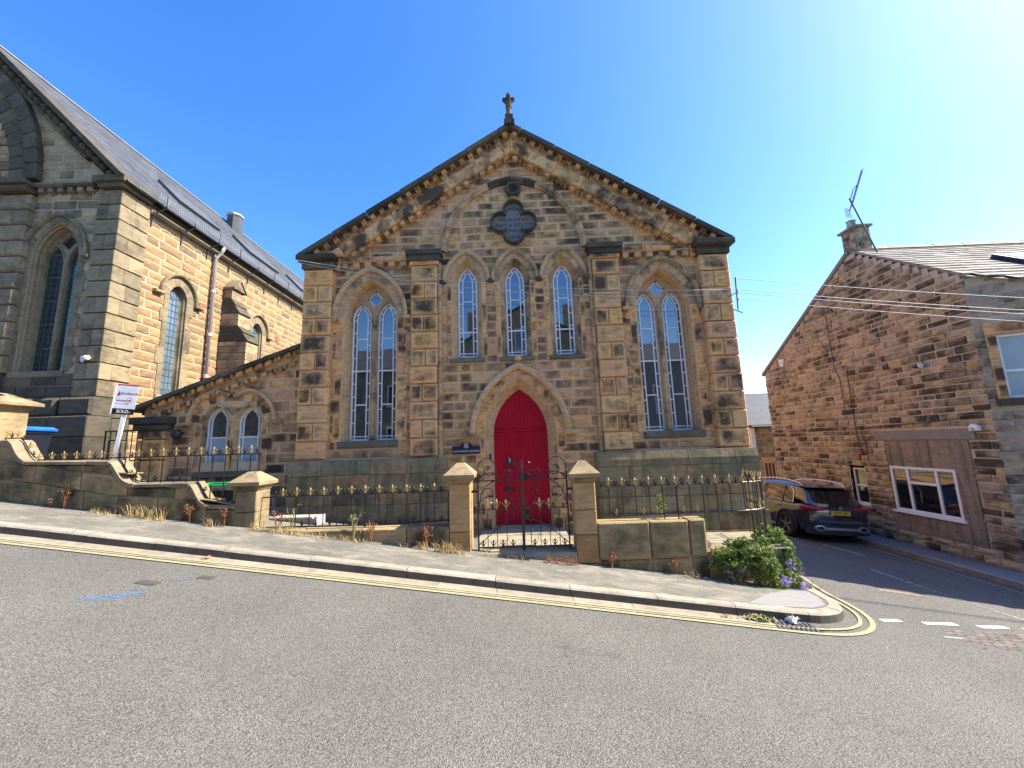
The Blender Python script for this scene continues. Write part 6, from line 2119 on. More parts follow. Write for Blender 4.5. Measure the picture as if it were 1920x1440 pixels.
# left railing on the stepped wall (origin at its left end on the coping)
r1 = thing('railing', 'black railing with gold spearheads stepping along the swept garden wall', 'railing', (0, 0, 0), 0, 'railings with gold fleur spearheads')
rail(r1, [(-8.72, YR, 1.80), (-4.62, YR, 1.785)])
rail(r1, [(-10.6, YR, 2.225), (-9.08, YR, 2.205), (-9.0, YR, 2.13), (-8.88, YR, 1.95), (-8.74, YR, 1.83)])
pts = [(x, YR, z + 0.03) for x, z in TOP if -7.3 < x < -5.40] + [(-5.4, YR, 0.965), (-4.96, YR, 0.955)]
rail(r1, pts)
MB().tube([(-4.66, YR, 1.48), (-4.66, YR, 1.80)], 0.013, 6).build('post', M['iron'], r1)
k = 0
x = -10.5
while x < -4.6:
    zt = 2.22 if x < -9.05 else (top_z(x) + 0.05 if x < -8.74 else 1.80)
    if k % 2 == 0:
        fl(r1, FLEUR_G, x, YR, zt, 0, 1.0, 0.35 if -9.05 < x < -8.74 else 0.0)
        if x > -7.2:
            bar(r1, x, YR, top_z(x) if x < -4.95 else 1.475, zt)
    else:
        fl(r1, FLEUR_B, x, YR, zt, 0)
        if x > -7.1 and x < -5.0:
            fl(r1, FLEUR_B, x, YR, top_z(x) + 0.035, 0, 1.0, 0.4 if abs(top_z(x + .1) - top_z(x - .1)) > 0.08 else 0)
    x += 0.1135
    k += 1
# railing between the low pier and the gate pier
r2 = thing('railing', 'level black railing with gold spearheads between the low pier and the left gate pier', 'railing', (0, 0, 0), 0, 'railings with gold fleur spearheads')
rail(r2, [(-4.60, YR, 1.02), (-1.23, YR, 1.04)])
rail(r2, [(-4.50, YR, 0.515), (-2.74, YR, 0.505), (-2.4, YR, 0.515), (-1.23, YR, 0.55)])
for k in range(26):
    x = -4.33 + k * 0.1215
    if k % 2 == 1:
        fl(r2, FLEUR_G, x, YR, 1.035)
        bar(r2, x, YR, 0.47 if k in (13, 21) else 0.51, 1.035)
    else:
        fl(r2, FLEUR_B, x, YR, 1.03)
        if x > -3.9:
            fl(r2, FLEUR_B, x, YR, 0.52 if x < -2 else 0.535)
MB().tube([(-2.74, YR, 0.46), (-2.74, YR, 1.02)], 0.013, 6).build('post', M['iron'], r2)
# railing on the right wall, curving round the corner into the lane
r3 = thing('railing', 'black railing with two tiers of gold spearheads right of the gates, curving into the lane', 'railing', (0, 0, 0), 0, 'railings with gold fleur spearheads')
RP3 = [(1.235, YR), (3.75, YR), (4.0, YR + 0.03), (4.2, YR + 0.15), (4.33, YR + 0.36), (4.38, YR + 0.62), (4.44, YR + 1.1)]
L3 = path_len(RP3)
def rail_z(x):
    return 1.025
rail(r3, [(p_[0], p_[1], 1.03) for p_, _ in [path_at(RP3, L3, q) for q in frange(0, L3[-1], 0.09)]])
rail(r3, [(p_[0], p_[1], 0.515 + 0.012 * p_[0]) for p_, _ in [path_at(RP3, L3, q) for q in frange(0, L3[-1], 0.09)]])
MB().tube([(2.655, YR, 0.45), (2.655, YR, 0.94), (2.69, YR, 1.02)], 0.011, 6).build('post', M['iron'], r3)
k = 0
q = 0.14
while q < L3[-1]:
    (x, y), (dx_, dy_) = path_at(RP3, L3, q)
    rz = math.atan2(dy_, dx_)
    if k % 2 == 1:
        fl(r3, FLEUR_G, x, y, 1.035, rz)
        low = 0.53
        if x > 4.0 or k in (25,):
            low = -0.06
        if k in (9, 15):
            low = 0.45
        bar(r3, x, y, low, 1.035)
    else:
        fl(r3, FLEUR_B, x, y, 1.03, rz)
        if x > 4.0 or k in (6, 8, 12, 14, 2, 22, 24):
            fl(r3, FLEUR_G, x, y, 0.525 + 0.012 * x, rz, 0.8)
        if k in (22,):
            bar(r3, x, y, -0.06, 0.55)
    q += 0.1155 if x < 4.0 else 0.085
    k += 1
# dark handrail by the church steps
r4 = thing('railing', 'plain black handrail beside the church corner behind the sold board', 'railing', (0, 0, 0))
rail(r4, [(-9.02, -0.2, 2.36), (-8.15, -0.2, 2.36)], 0.018)
rail(r4, [(-9.02, -0.2, 1.72), (-8.15, -0.2, 1.72)], 0.012)
for k in range(8):
    bar(r4, -9.0 + k * 0.118, -0.2, 1.3, 2.36, 0.016 if k == 0 else 0.009)

# the pair of gates
def spiral(cx, cz, r0, r1, a0, a1, n=18):
    return [(cx + (r0 + (r1 - r0) * i / n) * math.cos(a0 + (a1 - a0) * i / n), cz + (r0 + (r1 - r0) * i / n) * math.sin(a0 + (a1 - a0) * i / n)) for i in range(n + 1)]
def gate_leaf(sg, label):
    """sg -1: left leaf, hung on the left pier; local x runs from the hinge post to the middle"""
    hx = sg * 0.775
    g = thing('gate', label, 'gate', (hx, YR, 0.02), 0, 'pair of iron gates')
    X = lambda u: -sg * u                           # u: 0 at the hinge, 0.765 at the meeting stile
    U1 = 0.765
    MB().tube([(X(0), 0, 0.0), (X(0), 0, 1.30)], 0.016, 6).build('hinge_post', M['iron'], g)
    MB().tube([(X(U1), 0, 0.0), (X(U1), 0, 1.50)], 0.019 if sg < 0 else 0.014, 6).build('meeting_stile', M['iron'], g)
    for z in (0.06, 0.685, 1.165):
        MB().tube([(X(0), 0, z), (X(U1), 0, z)], 0.010, 4).build('rail', M['iron'], g)
    for z in (0.99,):
        MB().box(min(X(0), X(-0.11)), max(X(0), X(-0.11)), -0.012, 0.012, z - 0.02, z + 0.02).build('hinge', M['iron'], g)
    n = 4
    for k in range(n):
        u = 0.16 + k * 0.163
        if k < 3 or sg > 0:
            bar(g, X(u), 0, 0.06, 0.685, 0.0075)
        if k < 3:
            fl(g, FLEUR_G, X(u + 0.0), 0, 0.69, 0, 1.15)
    for k in range(4):
        u = 0.08 + k * 0.17
        fl(g, FLEUR_B, X(u), 0, 0.07, 0, 1.1)
        fl(g, FLEUR_B, X(u + (0.0 if k else 0.0)), 0, 0.69, 0, 0.9)
    MB().tube([(X(0.01), 0.012, 0.10), (X(0.40), 0.012, 0.42), (X(U1 - 0.03), 0.012, 0.55 if sg > 0 else 0.60)], 0.007, 5).build('brace', M['iron'], g)
    def curve(pts, r=0.0085):
        return MB().tube([(X(u), 0.0, z) for u, z in pts], r, 5).build('scroll', M['iron'], g)
    # hoop over the hinge post rolling into a scroll
    curve([(0.0, 1.28)] + [(0.16 + 0.16 * math.cos(a), 1.36 + 0.19 * math.sin(a)) for a in [math.pi - math.pi * i / 10 for i in range(11)]] + [(0.315, 1.25)])
    curve(spiral(0.20, 1.36, 0.125, 0.03, -0.6, -0.6 + sg * 0 - 5.2))
    curve([(0.315, 1.30), (0.35, 1.24), (0.42, 1.22), (0.52, 1.26), (0.60, 1.33), (0.70, 1.30), (U1 - 0.01, 1.19)])
    curve(spiral(0.50, 1.28, 0.10, 0.025, -1.2, 4.2))
    curve([(0.0, 1.19), (0.08, 1.26), (0.20, 1.30), (0.31, 1.29)])
    # panel between the middle and top rails
    curve([(0.02, 0.72), (0.05, 0.92), (0.14, 1.07), (0.28, 1.15)])
    curve([(U1 - 0.03, 0.72), (U1 - 0.06, 0.88), (0.58, 1.05), (0.46, 1.14)])
    curve(spiral(0.20, 0.95, 0.10, 0.03, 2.4, -2.2))
    curve([(0.02, 0.80), (0.10, 0.88), (0.22, 0.90), (0.26, 0.88)])
    curve(spiral(0.56, 0.93, 0.09, 0.03, 0.6, 5.0))
    for u, z, s_, t_ in ((0.17, 1.345, 0.9, 0.5), (0.05, 1.22, 0.8, -0.3), (0.23, 1.16, 0.7, 1.8), (0.22, 0.89, 0.6, 1.2), (0.50, 1.29, 0.6, 0.9), (0.62, 1.40, 0.8, -0.4 * sg), (0.55, 0.87, 0.6, 2.0), (0.70, 1.24, 0.7, 1.3)):
        fl(g, FLEUR_B, X(u), -0.01, z, 0, s_, t_)
    for u, z in ((0.25, 0.90), (0.54, 0.90)):
        m = MB()
        m.prism(W0, [(X(u) + 0.022 * math.cos(a * math.pi / 4) * (1 if a % 2 else 0.6), z + 0.022 * math.sin(a * math.pi / 4) * (1 if a % 2 else 0.6)) for a in range(8)], -0.008, 0.012)
        m.build('rosette', M['iron'], g)
    return g
g1 = gate_leaf(-1, 'left leaf of the black iron gates, carrying the tall middle bud')
m = MB().lathe([(0.0, 0.0), (0.03, 0.03), (0.035, 0.07), (0.015, 0.12), (0.0, 0.14)], 0.56, -0.01, 1.42, 8)
m.build('bud', M['iron'], g1)
g2 = gate_leaf(1, 'right leaf of the black iron gates, with long sloping brace to the lock')
MB().box(-0.76, -0.66, -0.02, 0.02, 0.50, 0.58).build('lock', M['iron'], g2)

# ------------------------------------------------------------------ sold board, bin, hose, log
sb = thing('sold_board', 'white estate agent sold board with red top on a white post by the church corner', 'sign', (-8.36, -0.62, 1.3), R(16))
sb.rotation_euler = (0, R(5), R(16))
sb.scale = (0.86, 1, 1)
MB().box(-0.035, 0.035, -0.02, 0.03, 0.0, 1.5).build('post', M['white'], sb)
MB().box(-0.24, 0.20, -0.028, -0.021, 1.50, 1.985).build('board', plain('sign_white', (0.72, 0.76, 0.80), rough=0.4), sb)
MB().box(-0.24, 0.20, -0.030, -0.0205, 1.986, 2.01).build('top_strip', plain('sign_red', (0.52, 0.03, 0.06), rough=0.4), sb)
MB().box(-0.24, 0.20, -0.031, -0.0205, 1.38, 1.499).build('slip', plain('sign_black', (0.012, 0.012, 0.014), rough=0.35), sb)
MB().box(-0.262, -0.241, -0.035, 0.02, 1.37, 2.01).build('edge_batten', M['white'], sb)
magenta = plain('sign_magenta', (0.50, 0.03, 0.16), rough=0.4)
grey_ink = plain('sign_grey', (0.20, 0.19, 0.22), rough=0.4)
MB().prism(Wall(0, -0.0285, 0, 0), [(-0.205, 1.775), (-0.135, 1.775), (-0.165, 1.875)], 0, 0.002).build('emblem', magenta, sb)
put_text('FIDLER', 0.062, grey_ink, sb, (-0.045, -0.0295, 1.815), (R(90), 0, 0), 0.95, 0.001)
put_text('TAYLOR', 0.062, magenta, sb, (0.115, -0.0295, 1.815), (R(90), 0, 0), 0.85, 0.001, 0.9)
put_text('01629 580228', 0.045, magenta, sb, (-0.095, -0.0295, 1.665), (R(90), 0, 0), 0.9, 0.001, 0.85)
put_text('SOLD', 0.095, M['white'], sb, (-0.03, -0.0325, 1.44), (R(90), 0, 0), 1.0, 0.001)
put_text('STC', 0.035, M['white'], sb, (0.105, -0.0325, 1.425), (R(90), 0, 0), 1.0, 0.001)
MB().prism(Wall(0, -0.0285, 0, 0), [(0.02, 1.66), (0.07, 1.66), (0.07, 1.64), (0.105, 1.67), (0.07, 1.70), (0.07, 1.68), (0.02, 1.68)], 0, 0.002).build('arrow', magenta, sb)
MB().ribbon(Wall(0, -0.0285, 0, 0), [(0.06 + 0.062 * math.cos(a * 0.3927), 1.67 + 0.062 * math.sin(a * 0.3927)) for a in range(17)], 0.005, 0, 0.001).build('ring', magenta, sb)
MB().box(-0.22, 0.06, -0.0292, -0.0281, 1.595, 1.603).build('rule', grey_ink, sb)

bn = thing('wheelie_bin', 'dark wheelie bin with bright blue lid behind the left railing', 'bin', (-10.25, -0.72, 1.35), R(6))
m = MB()
def bring(w, d, z):
    return [(-w, -d, z), (w, -d, z), (w, d, z), (-w, d, z)]
rs_ = [bring(0.24, 0.27, 0.06), bring(0.29, 0.34, 0.98), bring(0.31, 0.36, 0.985), bring(0.31, 0.36, 1.03)]
for a, b in zip(rs_[:-1], rs_[1:]):
    m.add(a + b, [(0, 1, 5, 4), (1, 2, 6, 5), (2, 3, 7, 6), (3, 0, 4, 7)])
m.add(rs_[0], [(3, 2, 1, 0)])
m.build('body', plain('dark_blue_plastic', (0.008, 0.010, 0.022), rough=0.55), bn)
m = MB()
rs_ = [bring(0.335, 0.39, 1.035), bring(0.345, 0.40, 1.065), bring(0.30, 0.34, 1.12), bring(0.14, 0.2, 1.135)]
for a, b in zip(rs_[:-1], rs_[1:]):
    m.add(a + b, [(0, 1, 5, 4), (1, 2, 6, 5), (2, 3, 7, 6), (3, 0, 4, 7)])
m.add(rs_[-1], [(0, 1, 2, 3)])
m.build('lid', plain('blue_lid', (0.02, 0.16, 0.62), rough=0.35), bn)
for sg in (-1, 1):
    MB().lathe([(0.0, -0.03), (0.10, -0.03), (0.10, 0.03), (0.0, 0.03)], sg * 0.27, 0.26, 0.10, 14, 'x').build('wheel', M['blackplastic'], bn)
MB().tube([(-0.26, 0.38, 1.02), (-0.26, 0.44, 1.06), (0.26, 0.44, 1.06), (0.26, 0.38, 1.02)], 0.016, 6).build('handle', M['blackplastic'], bn)
bn.rotation_euler.z = R(96)

bench = thing('garden_bench', 'bright green metal bench frame behind the left railing, under the lean-to windows', 'bench', (-5.75, -1.12, 0.72))
greenp = plain('bright_green_paint', (0.01, 0.34, 0.07), (0.015, 0.42, 0.10), 0.4)
MB().tube([(-0.95, 0, 0.50), (0.83, 0, 0.50)], 0.022, 6).build('seat_rail', greenp, bench)
MB().tube([(-0.95, 0.28, 0.52), (0.83, 0.28, 0.52)], 0.018, 6).build('seat_rail', greenp, bench)
for x in (-0.8, -0.3, 0.2, 0.62):
    MB().tube([(x, 0, 0.5), (x, 0.28, 0.52)], 0.014, 5).build('cross_bar', greenp, bench)
for x, y in ((-0.85, 0.0), (0.40, 0.02), (-0.85, 0.28), (0.40, 0.28)):
    MB().box(x - 0.045, x + 0.045, y - 0.03, y + 0.03, -0.25, 0.49).build('leg', greenp, bench)
MB().box(-0.40, 0.30, 0.05, 0.10, -0.2, 0.40).build('end_panel', plain('dark_weathered_panel', (0.06, 0.045, 0.035)), bench)

log = thing('stone_trough', 'pale stone trough lying behind the railing beside the low pier', 'trough', (-4.28, -1.05, 0.36), R(-2))
MB().plate(Wall(0, 0, 0, 0), [(-0.43, 0.0), (0.40, 0.0), (0.40, 0.19), (-0.43, 0.19)], [], -0.24, 0.0).build('trough', plain('pale_limestone', (0.42, 0.385, 0.33), (0.30, 0.275, 0.235), 0.9, scale=7, bump=0.5), log)
MB().box(-0.47, 0.36, -0.035, 0.275, 0.192, 0.225).build('rim', plain('pale_limestone', (0.42, 0.385, 0.33), (0.30, 0.275, 0.235), 0.9, scale=7, bump=0.5), log)
MB().box(0.402, 0.45, -0.03, 0.27, -0.02, 0.23).build('end_block', plain('pale_limestone_end', (0.50, 0.47, 0.41), (0.42, 0.39, 0.34), 0.9, scale=7), log)

# ------------------------------------------------------------------ wires
ins = thing('wire_bracket', 'iron bracket with insulators high on the right edge of the chapel front', 'bracket', (4.84, -0.17, 4.9))
MB().tube([(0.03, -0.10, -0.35), (0.03, -0.14, 0.38)], 0.014, 6).build('stem', M['lead'], ins)
MB().tube([(-0.10, -0.02, -0.02), (0.03, -0.12, 0.04)], 0.010, 5).build('stay', M['lead'], ins)
MB().tube([(0.0, 0.02, -0.30), (0.12, -0.1, -0.42)], 0.012, 5).build('stay', M['lead'], ins)
for z in (0.36, 0.1, 0.03, -0.12):
    MB().lathe([(0.012, -0.03), (0.03, -0.02), (0.022, 0.0), (0.03, 0.02), (0.012, 0.035)], 0.05, -0.135, z, 8).build('insulator', M['white'], ins)
WIRE = plain('weathered_cable', (0.50, 0.50, 0.50), (0.38, 0.38, 0.38), 0.6)
CG = 'overhead wires'
def wire(a, b, sag, r, label):
    a, b = Vector(a), Vector(b)
    pts = []
    for i in range(19):
        t = i / 18
        p_ = a.lerp(b, t) - a
        p_.z -= sag * 4 * t * (1 - t)
        pts.append(p_)
    t_ = thing('cable', label, 'cable', tuple(a), 0, CG)
    MB().tube(pts, r, 5).build('wire', WIRE, t_)
B0_ = (4.88, -0.31, 4.9)
for (dz, ez, r, lab) in ((0.36, 0.14, 0.0055, 'topmost overhead wire from the chapel bracket across the gable house'), (0.10, -0.08, 0.0062, 'second overhead wire below the topmost one, crossing the lane'),
                         (0.03, -0.16, 0.0062, 'third overhead wire close under the second one'), (-0.12, -0.30, 0.0055, 'lowest of the four overhead wires across the gable house')):
    wire((B0_[0], B0_[1], B0_[2] + dz), (13.7, -2.68, 3.15 + ez), 0.10, r, lab)
wire((-4.9, -0.42, 6.05), (4.83, -0.33, 5.0), 0.25, 0.006, 'thin upper wire strung across the front of the chapel')
wire((-4.9, -0.42, 6.0), (4.83, -0.33, 4.9), 0.33, 0.006, 'thin lower wire strung across the front of the chapel')
# cables clipped to the gable
for k, (pts, lab) in enumerate((([(3.905, 5.65), (3.89, 3.87), (3.75, 3.5), (3.74, 2.2)], 'thin dark cable running down the left part of the gable'),
                                ([(3.47, 3.9), (3.44, 3.78), (3.47, 2.62), (3.46, 1.5), (3.38, 1.25)], 'black cable dropping to the red alarm on the gable'),
                                ([(3.20, 0.9), (3.22, 1.5), (3.32, 1.80), (3.22, 1.93), (0.95, 2.02), (0.30, 2.09)], 'dark cable looping over the grey lintel on the gable'))):
    t_ = thing('cable', lab, 'cable', (HX - 0.045, pts[0][0], pts[0][1]), 0, 'cables clipped to the gable')
    MB().tube([(0.0, y - pts[0][0], z - pts[0][1]) for y, z in pts], 0.011, 5).build('wire', M['blackplastic'], t_)

# ------------------------------------------------------------------ ironwork in the road, litter
mc = plain('cast_iron_cover', (0.10, 0.085, 0.075), (0.06, 0.055, 0.05), 0.6, scale=20)
for (x, y, w, d, lab) in ((-4.29, -3.90, 0.23, 0.115, 'larger small iron cover in the road beside the blue spray paint'), (-3.87, -3.58, 0.18, 0.10, 'small iron cover in the road nearest the kerb')):
    t_ = thing('valve_cover', lab, 'iron cover', (x, y, gz(x, y) + 0.004), 0, 'small iron covers in the road')
    sl_ = -0.13
    def slope_box(x0, x1, y0, y1, h0, h1):
        return [(x0, y0, h0 + sl_ * x0), (x1, y0, h0 + sl_ * x1), (x1, y1, h0 + sl_ * x1), (x0, y1, h0 + sl_ * x0), (x0, y0, h1 + sl_ * x0), (x1, y0, h1 + sl_ * x1), (x1, y1, h1 + sl_ * x1), (x0, y1, h1 + sl_ * x0)], [(0, 3, 2, 1), (4, 5, 6, 7), (0, 1, 5, 4), (1, 2, 6, 5), (2, 3, 7, 6), (3, 0, 4, 7)]
    MB().add(*slope_box(-w / 2, w / 2, -d / 2, d / 2, -0.03, 0.002)).build('frame', mc, t_)
    MB().add(*slope_box(-w / 2 + 0.025, w / 2 - 0.025, -d / 2 + 0.02, d / 2 - 0.02, 0.002, 0.004)).build('lid', mc, t_)
grate = thing('drain_grate', 'slotted iron gully grate in the gutter at the street corner', 'drain', (3.40, -3.06, flat(3.40) + 0.006))
m = MB()
for k in range(9):
    x = -0.24 + k * 0.06
    m = MB()
    m.add([(x - 0.016, -0.13, -0.13 * x), (x + 0.016, -0.13, -0.13 * x), (x + 0.016 + 0.05, 0.13, -0.13 * x), (x - 0.016 + 0.05, 0.13, -0.13 * x)] + [(x - 0.016, -0.13, -0.13 * x + 0.012), (x + 0.016, -0.13, -0.13 * x + 0.012), (x + 0.066, 0.13, -0.13 * x + 0.012), (x + 0.034, 0.13, -0.13 * x + 0.012)],
          [(4, 5, 6, 7), (0, 1, 5, 4), (1, 2, 6, 5), (2, 3, 7, 6), (3, 0, 4, 7)])
    m.build('slot_bar', M['lead'], grate)
MB().add([(-0.30, -0.155, 0.039), (0.33, -0.155, -0.043), (0.33, 0.155, -0.043), (-0.30, 0.155, 0.039)], [(0, 1, 2, 3)]).build('pit', M['blackplastic'], grate)
tissue = thing('litter', 'crumpled white tissue on the gully grate', 'litter', (3.46, -2.99, flat(3.46) + 0.02))
m = MB()
r_ = random.Random(3)
for k in range(26):
    c = Vector((r_.uniform(-0.05, 0.05), r_.uniform(-0.04, 0.04), r_.uniform(0.0, 0.06)))
    a, b = Vector((r_.uniform(-1, 1), r_.uniform(-1, 1), r_.uniform(-1, 1))).normalized() * 0.04, Vector((r_.uniform(-1, 1), r_.uniform(-1, 1), r_.uniform(-1, 1))).normalized() * 0.035
    m.add([c - a - b, c + a - b, c + a + b, c - a + b], [(0, 1, 2), (0, 2, 3)])
m.build('paper', M['white'], tissue)
# setts of the old patch in the junction
setts = thing('sett_patch', 'patch of worn pinkish setts showing through the junction tarmac', 'setts', (6.1, -2.95, gz(6.1, -2.95)))
rr = random.Random(9)
M['sett'] = pair('pink_sett', [(0, (0.17, 0.14, 0.125)), (0.5, (0.215, 0.175, 0.155)), (1, (0.14, 0.12, 0.11))], soot=0.4)[0]
for j in range(6):
    for i in range(11):
        x, y = -0.55 + i * 0.135 + (j % 2) * 0.06, -0.25 + j * 0.085
        if rr.random() < 0.18 or x < -0.55 + j * -0.02 or (x > 0.3 and y < -0.2):
            continue
        zz = gz(6.1 + x, -2.95 + y) - gz(6.1, -2.95)
        w, d = 0.055 + rr.uniform(-0.008, 0.006), 0.034
        MB().prism(Wall(x, y, zz, 0), [(-w, -0.03), (w, -0.03 - 0.0), (w * 0.92, 0.006), (-w * 0.92, 0.007)], -d, d, 0.004).build('sett', M['sett'], setts)
redm = plain('red_road_stain', (0.30, 0.18, 0.15), (0.25, 0.22, 0.20), 0.9, scale=20)
stripe([(6.1, -1.22), (6.62, -1.42)], 0.11, paint_mark('pink_wear', (0.36, 0.23, 0.19), 0.47), 'worn_patch')
# blue spray paint
bp = MB()
for (x, y, rx_, ry_, a) in ((-4.34, -4.38, 0.17, 0.06, 0.25), (-4.20, -4.25, 0.17, 0.06, 0.55), (-4.22, -4.08, 0.13, 0.03, 0.7), (-4.06, -3.72, 0.10, 0.02, 0.7)):
    pts = []
    for k in range(14):
        t = 2 * math.pi * k / 14
        q = 1 + 0.25 * math.sin(3 * t + x * 9)
        u, v = rx_ * math.cos(t) * q, ry_ * math.sin(t) * q
        px, py = x + u * math.cos(a) - v * math.sin(a), y + u * math.sin(a) + v * math.cos(a)
        pts.append((px, py, gz(px, py) + 0.005 + 0.0015 * len(bp.f)))
    bp.add(pts, [tuple(range(14))])
bp.build('blue_paint_mark', M['bluepaint'], None, kind='structure')

# ------------------------------------------------------------------ the parked car
CARX, CARY = 8.36, 2.34
car = thing('parked_car', 'dark blue SUV with silver roof rails parked in the side lane', 'car', (CARX, CARY, -1.09))
car.rotation_euler = (0, R(4.6), R(2.0))
car.scale = (0.95, 0.95, 0.95)
paint, nt_, b_ = base_mat('dark_blue_car_paint', 0.12, 0.0, 0.5, 1.7)
b_.inputs['Base Color'].default_value = (0.010, 0.016, 0.034, 1)
b_.inputs['Coat Weight'].default_value = 1.0
b_.inputs['Coat Roughness'].default_value = 0.03
M['paint'] = paint
M['carglass'] = plain('tinted_car_glass', (0.004, 0.005, 0.006), (0.006, 0.007, 0.008), 0.03, ior=1.7)
M['chrome'] = plain('chrome', (0.75, 0.76, 0.78), (0.7, 0.7, 0.72), 0.18, metal=1.0)
M['silver'] = plain('silver_plastic', (0.38, 0.40, 0.42), (0.33, 0.34, 0.36), 0.3, metal=0.5)
M['tyre'] = plain('tyre_rubber', (0.012, 0.012, 0.013), (0.02, 0.02, 0.02), 0.75)
M['alloy'] = plain('alloy_wheel', (0.38, 0.39, 0.40), (0.30, 0.31, 0.32), 0.3, metal=0.7)
M['taillight'] = plain('red_lamp_lens', (0.42, 0.008, 0.02), (0.30, 0.005, 0.015), 0.12, ior=1.6)

def loft(secs, close=True):
    """sections of equal length, joined; ends capped"""
    n = len(secs[0])
    vs_ = [p_ for s_ in secs for p_ in s_]
    fs_ = []
    for k in range(len(secs) - 1):
        for i in range(n if close else n - 1):
            j = (i + 1) % n
            fs_.append((k * n + i, k * n + j, (k + 1) * n + j, (k + 1) * n + i))
    fs_ += [tuple(range(n - 1, -1, -1)), tuple((len(secs) - 1) * n + i for i in range(n))]
    return vs_, fs_
def body_sec(y, w, zb, zs, tuck=0.06):
    """lower body section: sill, bulge, waist; both sides"""
    h = zs - zb
    half = [(w * 0.80, zb), (w * 0.95, zb + 0.05 * h), (w * 0.99, zb + 0.22 * h), (w, zb + 0.45 * h), (w * 0.995, zb + 0.66 * h), (w * 0.975, zb + 0.86 * h), (w * 0.93, zs), (w * 0.80, zs + 0.02), (w * 0.4, zs + 0.035)]
    return [(x, y, z) for x, z in half] + [(-x, y, z) for x, z in reversed(half)]
ST = [(0.0, 0.66, 0.42, 0.80), (0.03, 0.80, 0.34, 0.94), (0.10, 0.875, 0.29, 0.99), (0.28, 0.905, 0.25, 1.01), (0.6, 0.915, 0.22, 1.01), (1.2, 0.915, 0.20, 1.00), (2.0, 0.915, 0.20, 0.985), (2.9, 0.915, 0.20, 0.97), (3.4, 0.91, 0.22, 0.96), (3.9, 0.885, 0.24, 0.90), (4.25, 0.80, 0.28, 0.80), (4.40, 0.66, 0.34, 0.70)]
m = MB().add(*loft([body_sec(*s_) for s_ in ST]))
body = m.build('body', M['paint'], car, True)
sub_ = body.modifiers.new('round', 'SUBSURF')
sub_.levels = 1
sub_.render_levels = 2
# cabin
def cab_sec(y, wb, zb, wt, zt):
    half = [(wb, zb), (wb * 0.6 + wt * 0.4 + 0.012, zb + (zt - zb) * 0.42), (wt + 0.02, zb + (zt - zb) * 0.80), (wt - 0.03, zt - 0.02), (wt * 0.75, zt), (wt * 0.3, zt + 0.015)]
    return [(x, y, z) for x, z in half] + [(-x, y, z) for x, z in reversed(half)]
CAB = [(0.10, 0.84, 0.97, 0.74, 1.05), (0.18, 0.845, 0.97, 0.70, 1.18), (0.36, 0.85, 0.97, 0.67, 1.42), (0.52, 0.85, 0.97, 0.665, 1.515), (1.1, 0.85, 0.96, 0.67, 1.565), (1.9, 0.85, 0.95, 0.675, 1.575), (2.5, 0.85, 0.95, 0.665, 1.53), (2.95, 0.85, 0.95, 0.68, 1.32), (3.4, 0.84, 0.95, 0.72, 1.02)]
m = MB().add(*loft([cab_sec(*s_) for s_ in CAB]))
cabin = m.build('cabin', M['paint'], car, True)
sub_ = cabin.modifiers.new('round', 'SUBSURF')
sub_.levels = 1
sub_.render_levels = 2
def cab_side(y, t):
    """a point on the cabin side, t 0 waist to 1 roof edge"""
    for a, b in zip(CAB[:-1], CAB[1:]):
        if y <= b[0]:
            k = (y - a[0]) / (b[0] - a[0])
            wb, zb, wt, zt = (a[i] + (b[i] - a[i]) * k for i in (1, 2, 3, 4))
            break
    x = wb + (wt + 0.02 - wb) * min(1, t * 1.1) if t < 0.9 else wt + 0.02
    x = wb + (wt + 0.012 - wb) * t
    return x + 0.022, zb + (zt - zb) * (0.04 + 0.80 * t)
